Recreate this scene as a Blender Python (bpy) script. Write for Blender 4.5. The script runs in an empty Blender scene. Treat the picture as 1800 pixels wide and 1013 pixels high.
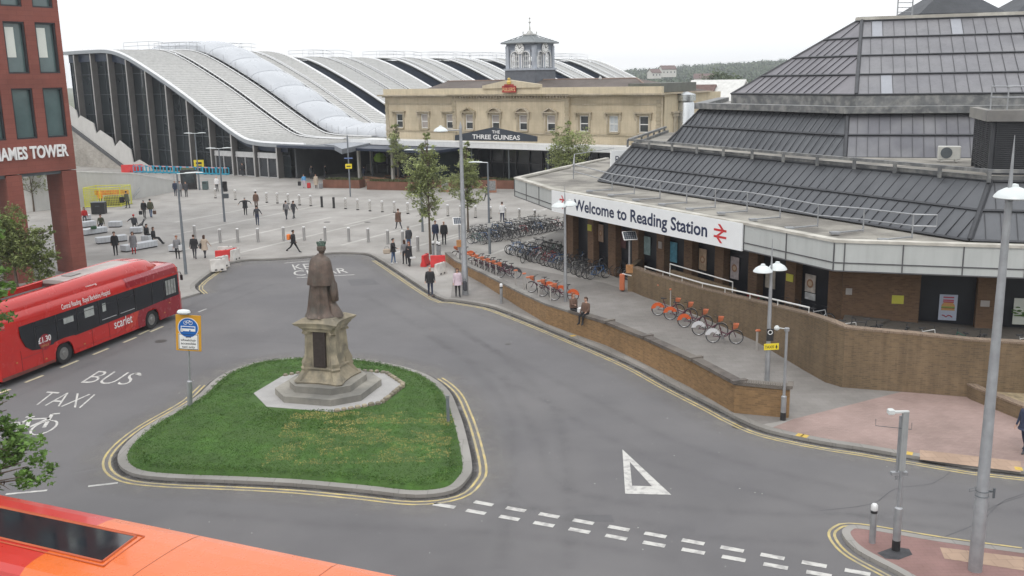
import bpy, bmesh, math, random
from mathutils import Vector, Matrix, noise as mnoise
random.seed(7)
S = bpy.context.scene
R_ = math.radians
# ------------------------------------------------------------------ camera
CAM_H = 12.5; FPX = 1700.0; CX, CY = 900.0, 506.5
PITCH = math.atan(371 / 1700); ROLL = R_(1.06)
cp, sp, cr, sr = math.cos(PITCH), math.sin(PITCH), math.cos(ROLL), math.sin(ROLL)
FW = Vector((0, cp, -sp)); U0 = Vector((0, sp, cp)); X0 = Vector((1, 0, 0))
RT = X0 * cr - U0 * sr; UP = U0 * cr + X0 * sr
cam_d = bpy.data.cameras.new('camera'); cam = bpy.data.objects.new('camera', cam_d)
S.collection.objects.link(cam); S.camera = cam
cam.matrix_world = Matrix(((RT.x, UP.x, -FW.x, 0), (RT.y, UP.y, -FW.y, 0), (RT.z, UP.z, -FW.z, CAM_H), (0, 0, 0, 1)))
cam_d.sensor_width = 36; cam_d.lens = 36 * FPX / 1800; cam_d.clip_end = 9000; cam_d.clip_start = .1
# ------------------------------------------------------------------ world, sun, exposure
SUN_EL, SUN_AZ = R_(52), R_(200)          # high sun behind thin overcast, from behind and left of the viewer
W = bpy.data.worlds.new('World'); S.world = W; W.use_nodes = True
wn = W.node_tree.nodes; wl = W.node_tree.links; wn.clear()
sky = wn.new('ShaderNodeTexSky'); sky.sky_type = 'NISHITA'; sky.sun_disc = False
sky.sun_elevation = SUN_EL; sky.sun_rotation = SUN_AZ; sky.dust_density = 4; sky.air_density = 1.2
bgc = wn.new('ShaderNodeBackground'); bgc.inputs[1].default_value = .12
wo = wn.new('ShaderNodeOutputWorld')
tc = wn.new('ShaderNodeTexCoord'); mpn = wn.new('ShaderNodeMapping'); mpn.inputs['Scale'].default_value = (1, 1, 3)
nz = wn.new('ShaderNodeTexNoise'); nz.inputs['Scale'].default_value = 1.6; nz.inputs['Detail'].default_value = 5
rmp = wn.new('ShaderNodeValToRGB')
rmp.color_ramp.elements[0].position = .3; rmp.color_ramp.elements[0].color = (8.3, 8.6, 8.9, 1)
rmp.color_ramp.elements[1].position = .75; rmp.color_ramp.elements[1].color = (9.6, 9.6, 9.6, 1)
mx = wn.new('ShaderNodeMix'); mx.data_type = 'RGBA'; mx.inputs[0].default_value = .93      # cloud cover
wl.new(tc.outputs['Generated'], mpn.inputs[0]); wl.new(mpn.outputs[0], nz.inputs['Vector'])
wl.new(nz.outputs[0], rmp.inputs[0]); wl.new(sky.outputs[0], mx.inputs[6]); wl.new(rmp.outputs[0], mx.inputs[7])
sxyz = wn.new('ShaderNodeSeparateXYZ'); zg = wn.new('ShaderNodeMapRange'); zg.inputs[1].default_value = .15; zg.inputs[2].default_value = 1; zg.inputs[3].default_value = 1.5; zg.inputs[4].default_value = 2.1
vm = wn.new('ShaderNodeVectorMath'); vm.operation = 'SCALE'      # an overcast sky is brighter overhead than at the horizon
wl.new(tc.outputs['Generated'], sxyz.inputs[0]); wl.new(sxyz.outputs[2], zg.inputs[0]); wl.new(mx.outputs[2], vm.inputs[0]); wl.new(zg.outputs[0], vm.inputs['Scale'])
wl.new(vm.outputs[0], bgc.inputs[0]); wl.new(bgc.outputs[0], wo.inputs[0])
sd = bpy.data.lights.new('sun', 'SUN'); sd.energy = 1.2; sd.angle = R_(11); sd.color = (1, .96, .9)
so = bpy.data.objects.new('sun', sd); S.collection.objects.link(so)
sdir = Vector((math.sin(SUN_AZ) * math.cos(SUN_EL), math.cos(SUN_AZ) * math.cos(SUN_EL), math.sin(SUN_EL)))
so.rotation_euler = sdir.to_track_quat('Z', 'Y').to_euler(); so.location = (0, 0, 60)
S.view_settings.view_transform = 'Standard'; S.view_settings.look = 'None'
S.view_settings.exposure = -0.45; S.view_settings.gamma = 1
# ------------------------------------------------------------------ geometry of the site (metres, y = away from the viewer)
def ray(px, py): return FW + RT * ((px - CX) / FPX) + UP * ((CY - py) / FPX)
def G(px, py, z=0):
    d = ray(px, py); t = (z - CAM_H) / d.z; return Vector((d.x * t, d.y * t, z))
def YD(px, py, Y):
    d = ray(px, py); t = Y / d.y; return Vector((d.x * t, Y, CAM_H + d.z * t))
def PLN(px, py, p, n):
    d = ray(px, py); nx, ny = -n[1], n[0]
    t = (nx * p[0] + ny * p[1]) / (nx * d.x + ny * d.y); return Vector((d.x * t, d.y * t, CAM_H + d.z * t))
def V(*a): return Vector(a)
PV = .12                                       # pavement level above the road
# ------------------------------------------------------------------ materials
MATS = {}
def mat(name, c, rough=.7, metal=0, var=.12, vs=2.0, bump=0, bs=30, kind=None, c2=None, spec=None, tw=0, emit=0, bw=.225, bh=.075, mort=.012, coat=0, alpha=1, vs2=None, streak=0, leaf=0, fall=0):
    if name in MATS: return MATS[name]
    m = bpy.data.materials.new(name); m.use_nodes = True; MATS[name] = m
    n = m.node_tree.nodes; l = m.node_tree.links; b = n['Principled BSDF']
    b.inputs['Roughness'].default_value = rough; b.inputs['Metallic'].default_value = metal
    if spec is not None: b.inputs['Specular IOR Level'].default_value = spec
    if coat: b.inputs['Coat Weight'].default_value = coat; b.inputs['Coat Roughness'].default_value = .05
    if alpha < 1: b.inputs['Alpha'].default_value = alpha
    if emit:
        b.inputs['Emission Color'].default_value = (*c, 1); b.inputs['Emission Strength'].default_value = emit
    t = n.new('ShaderNodeTexCoord'); co = t.outputs['UV'] if kind in ('brick', 'tile') else t.outputs['Object']
    def nt(scale, det=4, ro=.55, vec=None):
        q = n.new('ShaderNodeTexNoise'); q.inputs['Scale'].default_value = scale; q.inputs['Detail'].default_value = det
        q.inputs['Roughness'].default_value = ro; l.new(vec or t.outputs['Object'], q.inputs['Vector']); return q.outputs[0]
    def mixc(f, a, bb, bt='MIX'):
        q = n.new('ShaderNodeMix'); q.data_type = 'RGBA'; q.blend_type = bt
        for s, v in ((0, f), (6, a), (7, bb)):
            if hasattr(v, 'node'): l.new(v, q.inputs[s])
            elif s == 0: q.inputs[s].default_value = v
            else: q.inputs[s].default_value = (*v, 1)
        return q.outputs[2]
    def rng(v, a, bb, c0=0., c1=1.):
        q = n.new('ShaderNodeMapRange'); q.inputs[1].default_value = a; q.inputs[2].default_value = bb
        q.inputs[3].default_value = c0; q.inputs[4].default_value = c1; l.new(v, q.inputs[0]); return q.outputs[0]
    lo = tuple(x * (1 - var) for x in c); hi = tuple(min(1, x * (1 + var)) for x in c)
    f1 = rng(nt(vs, 6), .3, .7)
    col = mixc(f1, lo, hi)
    bh_src = None
    if kind in ('brick', 'tile'):
        br = n.new('ShaderNodeTexBrick'); br.inputs['Scale'].default_value = 1
        br.inputs['Brick Width'].default_value = bw; br.inputs['Row Height'].default_value = bh
        br.inputs['Mortar Size'].default_value = mort; br.inputs['Mortar Smooth'].default_value = .3
        br.inputs['Color1'].default_value = (*lo, 1); br.inputs['Color2'].default_value = (*(c2 or hi), 1)
        mc = tuple(x * (.55 if kind == 'tile' else 1.25) for x in c); br.inputs['Mortar'].default_value = (*mc, 1)
        if kind == 'tile': br.offset = .5
        l.new(t.outputs['UV'], br.inputs['Vector'])
        col = mixc(.55, br.outputs[0], mixc(f1, lo, hi)) if kind == 'tile' else mixc(.15, br.outputs[0], mixc(f1, lo, hi))
        bh_src = br.outputs['Fac']
    if kind in ('brick', 'tile'):
        q = n.new('ShaderNodeMix'); q.data_type = 'RGBA'; q.blend_type = 'MULTIPLY'; q.inputs[0].default_value = 1; l.new(col, q.inputs[6])
        l.new(mixc(rng(nt(.22, 6, .62), .38, .62), (.8, .79, .77), (1.08, 1.07, 1.06)), q.inputs[7]); col = q.outputs[2]
    elif c2: col = mixc(rng(nt(vs2 or vs * .35, 5), .42, .62), col, c2)
    if streak:
        mp = n.new('ShaderNodeMapping'); mp.inputs['Scale'].default_value = (3, 3, .25); l.new(t.outputs['Object'], mp.inputs[0])
        col = mixc(rng(nt(1.5, 5, .6, mp.outputs[0]), .45, .75, 0, streak), col, tuple(x * .45 for x in c))
    if tw: # fine speckle
        col = mixc(rng(nt(bs * 2, 2), .35, .65, 0, 1), mixc(tw, col, (0, 0, 0)), mixc(tw * .6, col, (1, 1, 1)))
    l.new(col, b.inputs['Base Color'])
    rr = rng(nt(vs * 1.7, 3), .2, .8, max(0.02, rough - .08), min(1, rough + .08)); l.new(rr, b.inputs['Roughness'])
    if fall:
        at = n.new('ShaderNodeAttribute'); at.attribute_name = 'fall'; q = n.new('ShaderNodeMath'); q.operation = 'MULTIPLY'; l.new(at.outputs['Fac'], q.inputs[0]); l.new(rng(nt(1.3, 6, .65), .3, .75, 0, fall), q.inputs[1]); l.new(q.outputs[0], b.inputs['Alpha'])
    if leaf:
        tr = n.new('ShaderNodeBsdfTranslucent'); l.new(col, tr.inputs[0]); ms = n.new('ShaderNodeMixShader'); ms.inputs[0].default_value = leaf; l.new(b.outputs[0], ms.inputs[1]); l.new(tr.outputs[0], ms.inputs[2]); l.new(ms.outputs[0], n['Material Output'].inputs[0])
    if bump or bh_src is not None:
        bp = n.new('ShaderNodeBump'); bp.inputs['Strength'].default_value = bump or .3; bp.inputs['Distance'].default_value = .02
        src = nt(bs, 4)
        if bh_src is not None:
            q = n.new('ShaderNodeMath'); q.operation = 'SUBTRACT'; l.new(src, q.inputs[0]); l.new(bh_src, q.inputs[1]); src = q.outputs[0]
        l.new(src, bp.inputs['Height']); l.new(bp.outputs[0], b.inputs['Normal'])
    return m
# ------------------------------------------------------------------ mesh building
def frame(d):
    d = d.normalized(); a = V(0, 0, 1) if abs(d.z) < .95 else V(1, 0, 0)
    x = d.cross(a).normalized(); return x, x.cross(d).normalized()
class MB:
    def __init__(s): s.v = []; s.f = []; s.m = []; s.cur = 0
    def mi(s, i): s.cur = i; return s
    def add(s, vs, fs):
        o = len(s.v); s.v += [tuple(v) for v in vs]
        for f in fs: s.f.append([o + i for i in f]); s.m.append(s.cur)
        return s
    def box(s, c, d, rz=0, axes=None, bev=0):
        c = Vector(c); hx, hy, hz = d[0] / 2, d[1] / 2, d[2] / 2
        ax = axes or (V(math.cos(rz), math.sin(rz), 0), V(-math.sin(rz), math.cos(rz), 0), V(0, 0, 1))
        def P(x, y, z): return c + ax[0] * x + ax[1] * y + ax[2] * z
        if bev:
            b = bev; rings = []
            for z, k in ((-hz, b), (-hz + b, 0), (hz - b, 0), (hz, b)):
                a, e = hx - k, hy - k
                rings.append([P(a - b, -e, z), P(a, -e + b, z), P(a, e - b, z), P(a - b, e, z), P(-a + b, e, z), P(-a, e - b, z), P(-a, -e + b, z), P(-a + b, -e, z)])
            return s.loft(rings)
        vs = [P(x, y, z) for z in (-hz, hz) for x, y in ((-hx, -hy), (hx, -hy), (hx, hy), (-hx, hy))]
        return s.add(vs, [(0, 3, 2, 1), (4, 5, 6, 7), (0, 1, 5, 4), (1, 2, 6, 5), (2, 3, 7, 6), (3, 0, 4, 7)])
    def loft(s, rings, cap=True, close=True):
        n = len(rings[0]); vs = [p for r in rings for p in r]; fs = []
        for i in range(len(rings) - 1):
            for j in range(n if close else n - 1):
                k = (j + 1) % n; fs.append((i * n + j, i * n + k, (i + 1) * n + k, (i + 1) * n + j))
        if cap and close: fs.append(tuple(range(n))[::-1]); fs.append(tuple((len(rings) - 1) * n + i for i in range(n)))
        return s.add(vs, fs)
    def tube(s, pts, r, n=8, r2=None, cap=True):
        pts = [Vector(p) for p in pts]; N = len(pts); rings = []; px = None
        for i, p in enumerate(pts):
            d = (pts[min(i + 1, N - 1)] - pts[max(i - 1, 0)])
            if d.length < 1e-6: d = V(0, 0, 1)
            if px is None: x, y = frame(d)
            else:
                d = d.normalized(); x = px - d * px.dot(d)
                x = x.normalized() if x.length > 1e-4 else frame(d)[0]; y = d.cross(x)
                x, y = x, y
            px = x
            if i == 0: y = d.normalized().cross(x)
            rr = r[i] if isinstance(r, (list, tuple)) else (r + ((r2 or r) - r) * i / max(1, N - 1))
            rings.append([p + x * (rr * math.cos(a * 2 * math.pi / n)) + y * (rr * math.sin(a * 2 * math.pi / n)) for a in range(n)])
        return s.loft(rings, cap)
    def lathe(s, prof, c=(0, 0, 0), n=16, sx=1, sy=1):
        c = Vector(c)
        return s.loft([[c + V(r * sx * math.cos(a * 2 * math.pi / n), r * sy * math.sin(a * 2 * math.pi / n), z) for a in range(n)] for r, z in prof])
    def prism(s, poly, z0, z1):
        n = len(poly)
        def z(i, q): return q[i] if isinstance(q, (list, tuple)) else q
        vs = [(p[0], p[1], z(i, z0)) for i, p in enumerate(poly)] + [(p[0], p[1], z(i, z1)) for i, p in enumerate(poly)]
        return s.add(vs, [tuple(range(n))[::-1], tuple(n + i for i in range(n))] + [(i, (i + 1) % n, n + (i + 1) % n, n + i) for i in range(n)])
    def wall(s, path, z0, z1, t, closed=False):
        """strip wall of thickness t along a polyline, to the left of its direction"""
        path = [Vector((p[0], p[1], 0)) for p in path]; N = len(path); off = offset(path, t, closed)
        g = lambda q, i: q[i] if isinstance(q, (list, tuple)) else q
        rings = [[(path[i].x, path[i].y, g(z0, i)), (off[i].x, off[i].y, g(z0, i)), (off[i].x, off[i].y, g(z1, i)), (path[i].x, path[i].y, g(z1, i))] for i in range(N)]
        if closed: rings.append(rings[0]); return s.loft(rings, cap=False)
        return s.loft(rings)
    def sheet(s, poly, z):
        return s.add([(p[0], p[1], z) for p in poly], [tuple(range(len(poly)))])
    def text(s, body, o, xv, yv, w=None, h=1., ext=0., off=0., nv=None, align='l'):
        """lettering in the plane o + xv*u + yv*v ; w = total width, h = cap height; ext = thickness"""
        c = bpy.data.curves.new('t', 'FONT'); c.body = body; c.size = 1; c.offset = off; c.resolution_u = 3
        ob = bpy.data.objects.new('t', c); me = bpy.data.meshes.new_from_object(ob)
        xs = [v.co.x for v in me.vertices]; ys = [v.co.y for v in me.vertices]
        if not xs: return s
        x0, x1 = min(xs), max(xs); y0, y1 = 0, .73
        sx = (w / (x1 - x0)) if w else h / (y1 - y0); sy = h / (y1 - y0)
        o = Vector(o); xv = Vector(xv); yv = Vector(yv); nn = nv or xv.cross(yv).normalized()
        sh = -(x1 - x0) * sx / 2 if align == 'c' else 0
        pts = [o + xv * ((v.co.x - x0) * sx + sh) + yv * ((v.co.y - y0) * sy) + nn * ext for v in me.vertices]
        s.add(pts, [tuple(p.vertices) for p in me.polygons])
        if ext > .01:
            cnt = {}
            for p in me.polygons:
                vv = list(p.vertices)
                for a, b in zip(vv, vv[1:] + vv[:1]): cnt[(a, b)] = 1
            bo = [e for e in cnt if (e[1], e[0]) not in cnt]
            for a, b in bo: s.add([pts[a], pts[b], pts[b] - nn * ext, pts[a] - nn * ext], [(0, 3, 2, 1)])
        bpy.data.curves.remove(c); bpy.data.meshes.remove(me)
        return s
    def build(s, name, mats, parent=None, smooth=False, ang=40):
        me = bpy.data.meshes.new(name); me.from_pydata([tuple(v) for v in s.v], [], s.f)
        if not isinstance(mats, (list, tuple)): mats = [mats]
        for m in mats: me.materials.append(m)
        me.polygons.foreach_set('material_index', s.m)
        uv = me.uv_layers.new(name='UVMap'); zup = V(0, 0, 1); co = [Vector(v) for v in s.v]
        data = [0.] * (2 * len(me.loops))
        for p in me.polygons:
            nn = p.normal
            if abs(nn.z) > .9: tx, ty = V(1, 0, 0), V(0, 1, 0)
            else: tx = zup.cross(nn).normalized(); ty = nn.cross(tx)
            for li in p.loop_indices:
                c = co[me.loops[li].vertex_index]; data[2 * li] = c.dot(tx); data[2 * li + 1] = c.dot(ty)
        uv.data.foreach_set('uv', data)
        if smooth:
            me.polygons.foreach_set('use_smooth', [True] * len(me.polygons))
            if ang < 180: me.set_sharp_from_angle(angle=R_(ang))
        me.update()
        o = bpy.data.objects.new(name, me); S.collection.objects.link(o)
        if parent: o.parent = parent
        return o
def offset(path, t, closed=False):
    N = len(path); out = []
    for i in range(N):
        a = path[i - 1] if (i > 0 or closed) else None; b = path[(i + 1) % N] if (i < N - 1 or closed) else None
        p = path[i]; ns = []
        if a is not None: d = (p - a); d.z = 0; d.normalize(); ns.append(V(-d.y, d.x, 0))
        if b is not None: d = (b - p); d.z = 0; d.normalize(); ns.append(V(-d.y, d.x, 0))
        n = sum(ns, V(0, 0, 0)); n.normalize(); k = 1 / max(.4, n.dot(ns[0])); out.append(p + n * t * k)
    return out
def smooth_path(pts, k=4, closed=False):
    pts = [Vector(p) for p in pts]; N = len(pts); out = []
    rng_ = range(N) if closed else range(N - 1)
    for i in rng_:
        p0 = pts[(i - 1) % N] if (closed or i > 0) else pts[i]; p1 = pts[i]; p2 = pts[(i + 1) % N]
        p3 = pts[(i + 2) % N] if (closed or i < N - 2) else p2
        for j in range(k):
            t = j / k
            out.append(.5 * ((2 * p1) + (p2 - p0) * t + (2 * p0 - 5 * p1 + 4 * p2 - p3) * t * t + (3 * p1 - p0 - 3 * p2 + p3) * t ** 3))
    if not closed: out.append(pts[-1])
    return out
def tag(o, label=None, cat=None, group=None, kind=None):
    if label: o['label'] = label
    if cat: o['category'] = cat
    if group: o['group'] = group
    if kind: o['kind'] = kind
    return o
def thing(name, label, cat, loc=(0, 0, 0), rz=0, group=None):
    o = bpy.data.objects.new(name, None); S.collection.objects.link(o); o.location = loc; o.rotation_euler = (0, 0, rz)
    o.empty_display_size = .2
    return tag(o, label, cat, group)
KIDS = {}
def dup(root, loc, rz, label=None, group=None, scale=None):
    r = root.copy(); S.collection.objects.link(r); r.location = loc; r.rotation_euler = (0, 0, rz)
    if scale: r.scale = scale
    if label: r['label'] = label
    if group: r['group'] = group
    for ch in list(root.children):
        c = ch.copy(); S.collection.objects.link(c); c.parent = r
        for g in ch.children: d = g.copy(); S.collection.objects.link(d); d.parent = c
    return r
ORD = ['first', 'second', 'third', 'fourth', 'fifth', 'sixth', 'seventh', 'eighth', 'ninth', 'tenth', 'eleventh', 'twelfth', 'thirteenth', 'fourteenth', 'fifteenth', 'sixteenth', 'seventeenth', 'eighteenth', 'nineteenth', 'twentieth', 'twenty-first', 'twenty-second', 'twenty-third', 'twenty-fourth', 'twenty-fifth', 'twenty-sixth', 'twenty-seventh', 'twenty-eighth', 'twenty-ninth', 'thirtieth', 'thirty-first', 'thirty-second']
# palette
asphalt = mat('asphalt', (.092, .0875, .092), .85, var=.12, vs=.35, bump=.3, bs=45, tw=.14, c2=(.122, .116, .118), vs2=.13)
slab = mat('slab', (.32, .307, .292), .8, kind='tile', var=.07, vs=.5, bw=.9, bh=.45, mort=.008, bump=.08, bs=20)
slab_pale = mat('slab_pale', (.44, .43, .41), .8, kind='tile', var=.05, vs=.6, bw=.9, bh=.45, mort=.008, bump=.06)
slab_near = mat('slab_near', (.225, .213, .203), .85, kind='tile', var=.12, vs=.7, bw=.45, bh=.3, mort=.008, bump=.1)
redpave = mat('red_pavers', (.31, .225, .205), .85, kind='tile', var=.16, vs=.8, c2=(.34, .255, .23), bw=.21, bh=.105, mort=.006, bump=.15)
redpave2 = mat('red_blocks', (.26, .155, .14), .85, kind='tile', var=.25, vs=.9, c2=(.21, .12, .12), bw=.3, bh=.15, mort=.01, bump=.15)
buff = mat('tactile_buff', (.38, .27, .2), .85, kind='tile', var=.12, vs=1, bw=.4, bh=.4, mort=.015, bump=.15)
kerbm = mat('kerb_stone', (.27, .26, .245), .8, kind='tile', var=.14, vs=.6, bw=.9, bh=2, mort=.02, bump=.12)
yellow = mat('yellow_line', (.5, .4, .17), .8, var=.2, vs=1.5, c2=(.33, .29, .2), vs2=2.5)
white_l = mat('white_line', (.58, .57, .54), .85, var=.15, vs=4, c2=(.36, .35, .34), vs2=4)
grassm = mat('lawn', (.045, .105, .015), .9, var=.35, vs=1.5, bump=.6, bs=25, c2=(.05, .1, .02), vs2=.6)
steel = mat('brushed_steel', (.55, .55, .55), .32, 1, var=.06, vs=6)
galv = mat('galvanised', (.36, .37, .385), .5, .6, var=.14, vs=3, streak=.2)
dgrey = mat('dark_grey_paint', (.1, .115, .125), .5, .2, var=.1, vs=3)
pole_grey = mat('pole_grey', (.17, .19, .21), .5, .2, var=.1, vs=3)
white_p = mat('white_paint', (.78, .78, .77), .45, var=.05, vs=4)
offw = mat('off_white', (.62, .62, .6), .6, var=.08, vs=2, streak=.15)
black = mat('black_plastic', (.02, .02, .022), .5, var=.2)
rubber = mat('rubber', (.022, .022, .024), .8, var=.2)
glass_d = mat('dark_glass', (.02, .024, .03), .06, var=.3, vs=.4, spec=.6)
navy = mat('navy_panel', (.02, .032, .06), .35, var=.1)
# ------------------------------------------------------------------ GROUND, ROAD, PAVEMENTS
def struct(o, name=None): o['kind'] = 'structure'; return o
struct(MB().sheet([(-4000, -4000), (4000, -4000), (4000, 4000), (-4000, 4000)], -.03).build('ground', mat('earth', (.12, .13, .08), .95, var=.3, vs=.02)))
struct(MB().sheet([(-70, -25), (70, -25), (70, 75), (-70, 75)], 0).build('road', asphalt))
KP = [(-31.7, 14.7), (-23.5, 43.5), (-21.6, 50)] + [tuple(G(*p)[:2]) for p in [(324.6, 525.6), (352, 518), (343, 504), (374.6, 479), (397, 466.5), (429, 459.6), (478, 457.6), (547, 452.7), (583, 446.8), (642, 447.8), (666, 457.6), (700, 479.4), (769, 524), (800, 530), (859, 540), (899, 553.7), (958, 577), (1100, 637), (1177, 678), (1254, 717), (1300, 741), (1350, 761), (1443, 781), (1511, 791.6), (1608, 807.7), (1800, 834.6)]] + [(24, 26.5), (45, 22)]
KP = [V(a, b, 0) for a, b in KP]; KPs = KP[:4] + smooth_path(KP[4:], 3)
pave_poly = offset(KPs, .14) + [V(80, 20, 0), V(80, 175, 0), V(-150, 175, 0), V(-150, 14, 0)]
struct(MB().sheet(pave_poly, PV - .006).build('plaza_paving', slab))
struct(MB().wall(KPs, -.02, PV, .30).build('kerb', kerbm))
def strip(path, w, z):
    o = offset([V(p[0], p[1], 0) for p in path], w); m = MB(); n = len(path)
    return m.loft([[(path[i][0], path[i][1], z), (o[i].x, o[i].y, z)] for i in range(n)], cap=False, close=False)
def curve_part(a, b): return [p for p in KPs if a <= (p.x) <= b]
# double yellow lines follow the kerb on the carriageway side
def yel(name, path, d1, d2, closed=False):
    m = MB()
    for d in (d1, d2):
        q = offset(path, -d, closed); q2 = offset(path, -d - .075, closed)
        r = list(zip(q, q2)); r = r + [r[0]] if closed else r
        m.loft([[(a.x, a.y, .008), (b.x, b.y, .008)] for a, b in r], cap=False, close=False)
    return struct(m.build(name, yellow))
i0 = min(range(len(KPs)), key=lambda i: (KPs[i] - G(666, 457.6)).length)
i1 = len(KPs) - 3
yel('yellow_line', KPs[i0:i1], .28, .45)
j0 = min(range(len(KPs)), key=lambda i: (KPs[i] - G(352, 518)).length); j1 = min(range(len(KPs)), key=lambda i: (KPs[i] - G(397, 466)).length)
yel('yellow_line', KPs[j0:j1], .22, .4)
# pavement beside the low wall, red pavers, tactile strip (sheets laid 4 mm apart)
kin = offset(KPs, .31)
def kin_from(px, py): return min(range(len(kin)), key=lambda i: (kin[i] - G(px, py)).length)
a, b = kin_from(790, 528), kin_from(1352, 762)
near = [p for p in kin[a:b]] + [G(*q) for q in [(1395, 742), (1600, 690), (1480, 682), (1413, 652), (1330, 601), (1110, 516), (1060, 500), (900, 470), (800, 462)]]
struct(MB().sheet(near, PV - .002).build('footpath', slab_near))
b2 = kin_from(1352, 762); e2 = kin_from(1800, 834)
redp = [p for p in kin[b2:]] + [V(45, 24, 0), V(45, 34.5, 0), G(1700, 697), G(1600, 690), G(1395, 742)]
struct(MB().sheet(redp, PV).build('red_paving', redpave))
tp = [G(1617, 791, PV), G(1800, 812, PV), G(1800, 831, PV), G(1617, 808, PV)]
tp[1] = tp[0] + (tp[1] - tp[0]) * .97; tp[2] = tp[3] + (tp[2] - tp[3]) * .97
struct(MB().sheet(tp, PV + .004).build('tactile_paving', buff))
m = MB()                                            # yellow kerb marks
for px, py in ((1398, 771.5), (1596, 803), (1793, 831), (1408, 772.5), (1010, 590)):
    c = G(px, py, PV); k = min(range(1, len(KPs)), key=lambda i: (KPs[i] - c).length); d = (KPs[k] - KPs[k - 1]).normalized()
    cc = KPs[k] + V(-d.y, d.x, 0) * .15; cc = cc + d * (c - cc).dot(d)
    m.box((cc.x, cc.y, PV + .002), (.22, .28, .008), math.atan2(d.y, d.x))
struct(m.build('kerb_mark', mat('kerb_yellow', (.55, .38, .08), .8, var=.2, vs=8)))
# pale bands across the plaza
m = MB(); dv = (G(699, 380) - G(419, 447.8)).normalized(); nv = V(-dv.y, dv.x, 0)
for px, py in ((419, 447.8), (600, 434), (690, 449), (350, 406), (350, 385), (800, 420), (850, 455), (345, 437), (640, 390), (860, 400)):
    c = G(px, py); L = 17
    a_ = c - dv * (3 if px < 500 or py < 430 else 0); b_ = c + dv * L
    m.add([(a_ + nv * .16).xy.to_3d() + V(0, 0, PV - .002), (a_ - nv * .16).xy.to_3d() + V(0, 0, PV - .002), (b_ - nv * .16).xy.to_3d() + V(0, 0, PV - .002), (b_ + nv * .16).xy.to_3d() + V(0, 0, PV - .002)], [(0, 1, 2, 3)])
struct(m.build('paving_band', slab_pale))
# ------------------------------------------------------------------ the green island
IS = [G(*p) for p in [(208, 818), (217, 790), (262, 752), (340, 706), (380, 670), (420, 650), (465, 638), (520, 633), (575, 631), (620, 634), (672, 641), (720, 652), (760, 668), (790, 693), (806, 727), (818, 764), (830, 822), (822, 846), (795, 868), (730, 876), (640, 867), (520, 856), (400, 850), (300, 846), (235, 838)]]
ISs = smooth_path(IS, 4, True); ISs = [V(p.x, p.y, 0) for p in ISs]
if sum(a.x * b.y - b.x * a.y for a, b in zip(ISs, ISs[1:] + ISs[:1])) > 0: ISs.reverse()
# path is clockwise now: left side of travel is outside
def inset(p, t): return offset(p, -t, True)
i30 = inset(ISs, .31)
struct(MB().wall(ISs[::-1], -.02, PV, .31, True).build('kerb', kerbm))
m = MB(); C0 = sum(i30, V(0, 0, 0)) / len(i30); rings = []
for k, (f, h) in enumerate(((1, .06), (.985, .13), (.9, .19), (.7, .25), (.4, .29), (.02, .3))):
    rings.append([V(C0.x + (p.x - C0.x) * f, C0.y + (p.y - C0.y) * f, PV + h - .06) for p in i30])
m.loft(rings, cap=False)
struct(m.build('lawn', grassm, smooth=True))
def yout(name, seg, d1, d2):
    m = MB()
    for d in (d1, d2):
        q = offset(ISs, d, True); q2 = offset(ISs, d + .08, True)
        r = [(q[i], q2[i]) for i in range(len(ISs))]
        r = r + [r[0]]; run = []
        for i, (a_, b_) in enumerate(r):
            if seg(a_): run.append([(a_.x, a_.y, .008), (b_.x, b_.y, .008)])
            else:
                if len(run) > 1: m.loft(run, cap=False, close=False)
                run = []
        if len(run) > 1: m.loft(run, cap=False, close=False)
    return struct(m.build(name, yellow))
yout('yellow_line', lambda p: p.y < 39.6, .22, .42)
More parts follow.
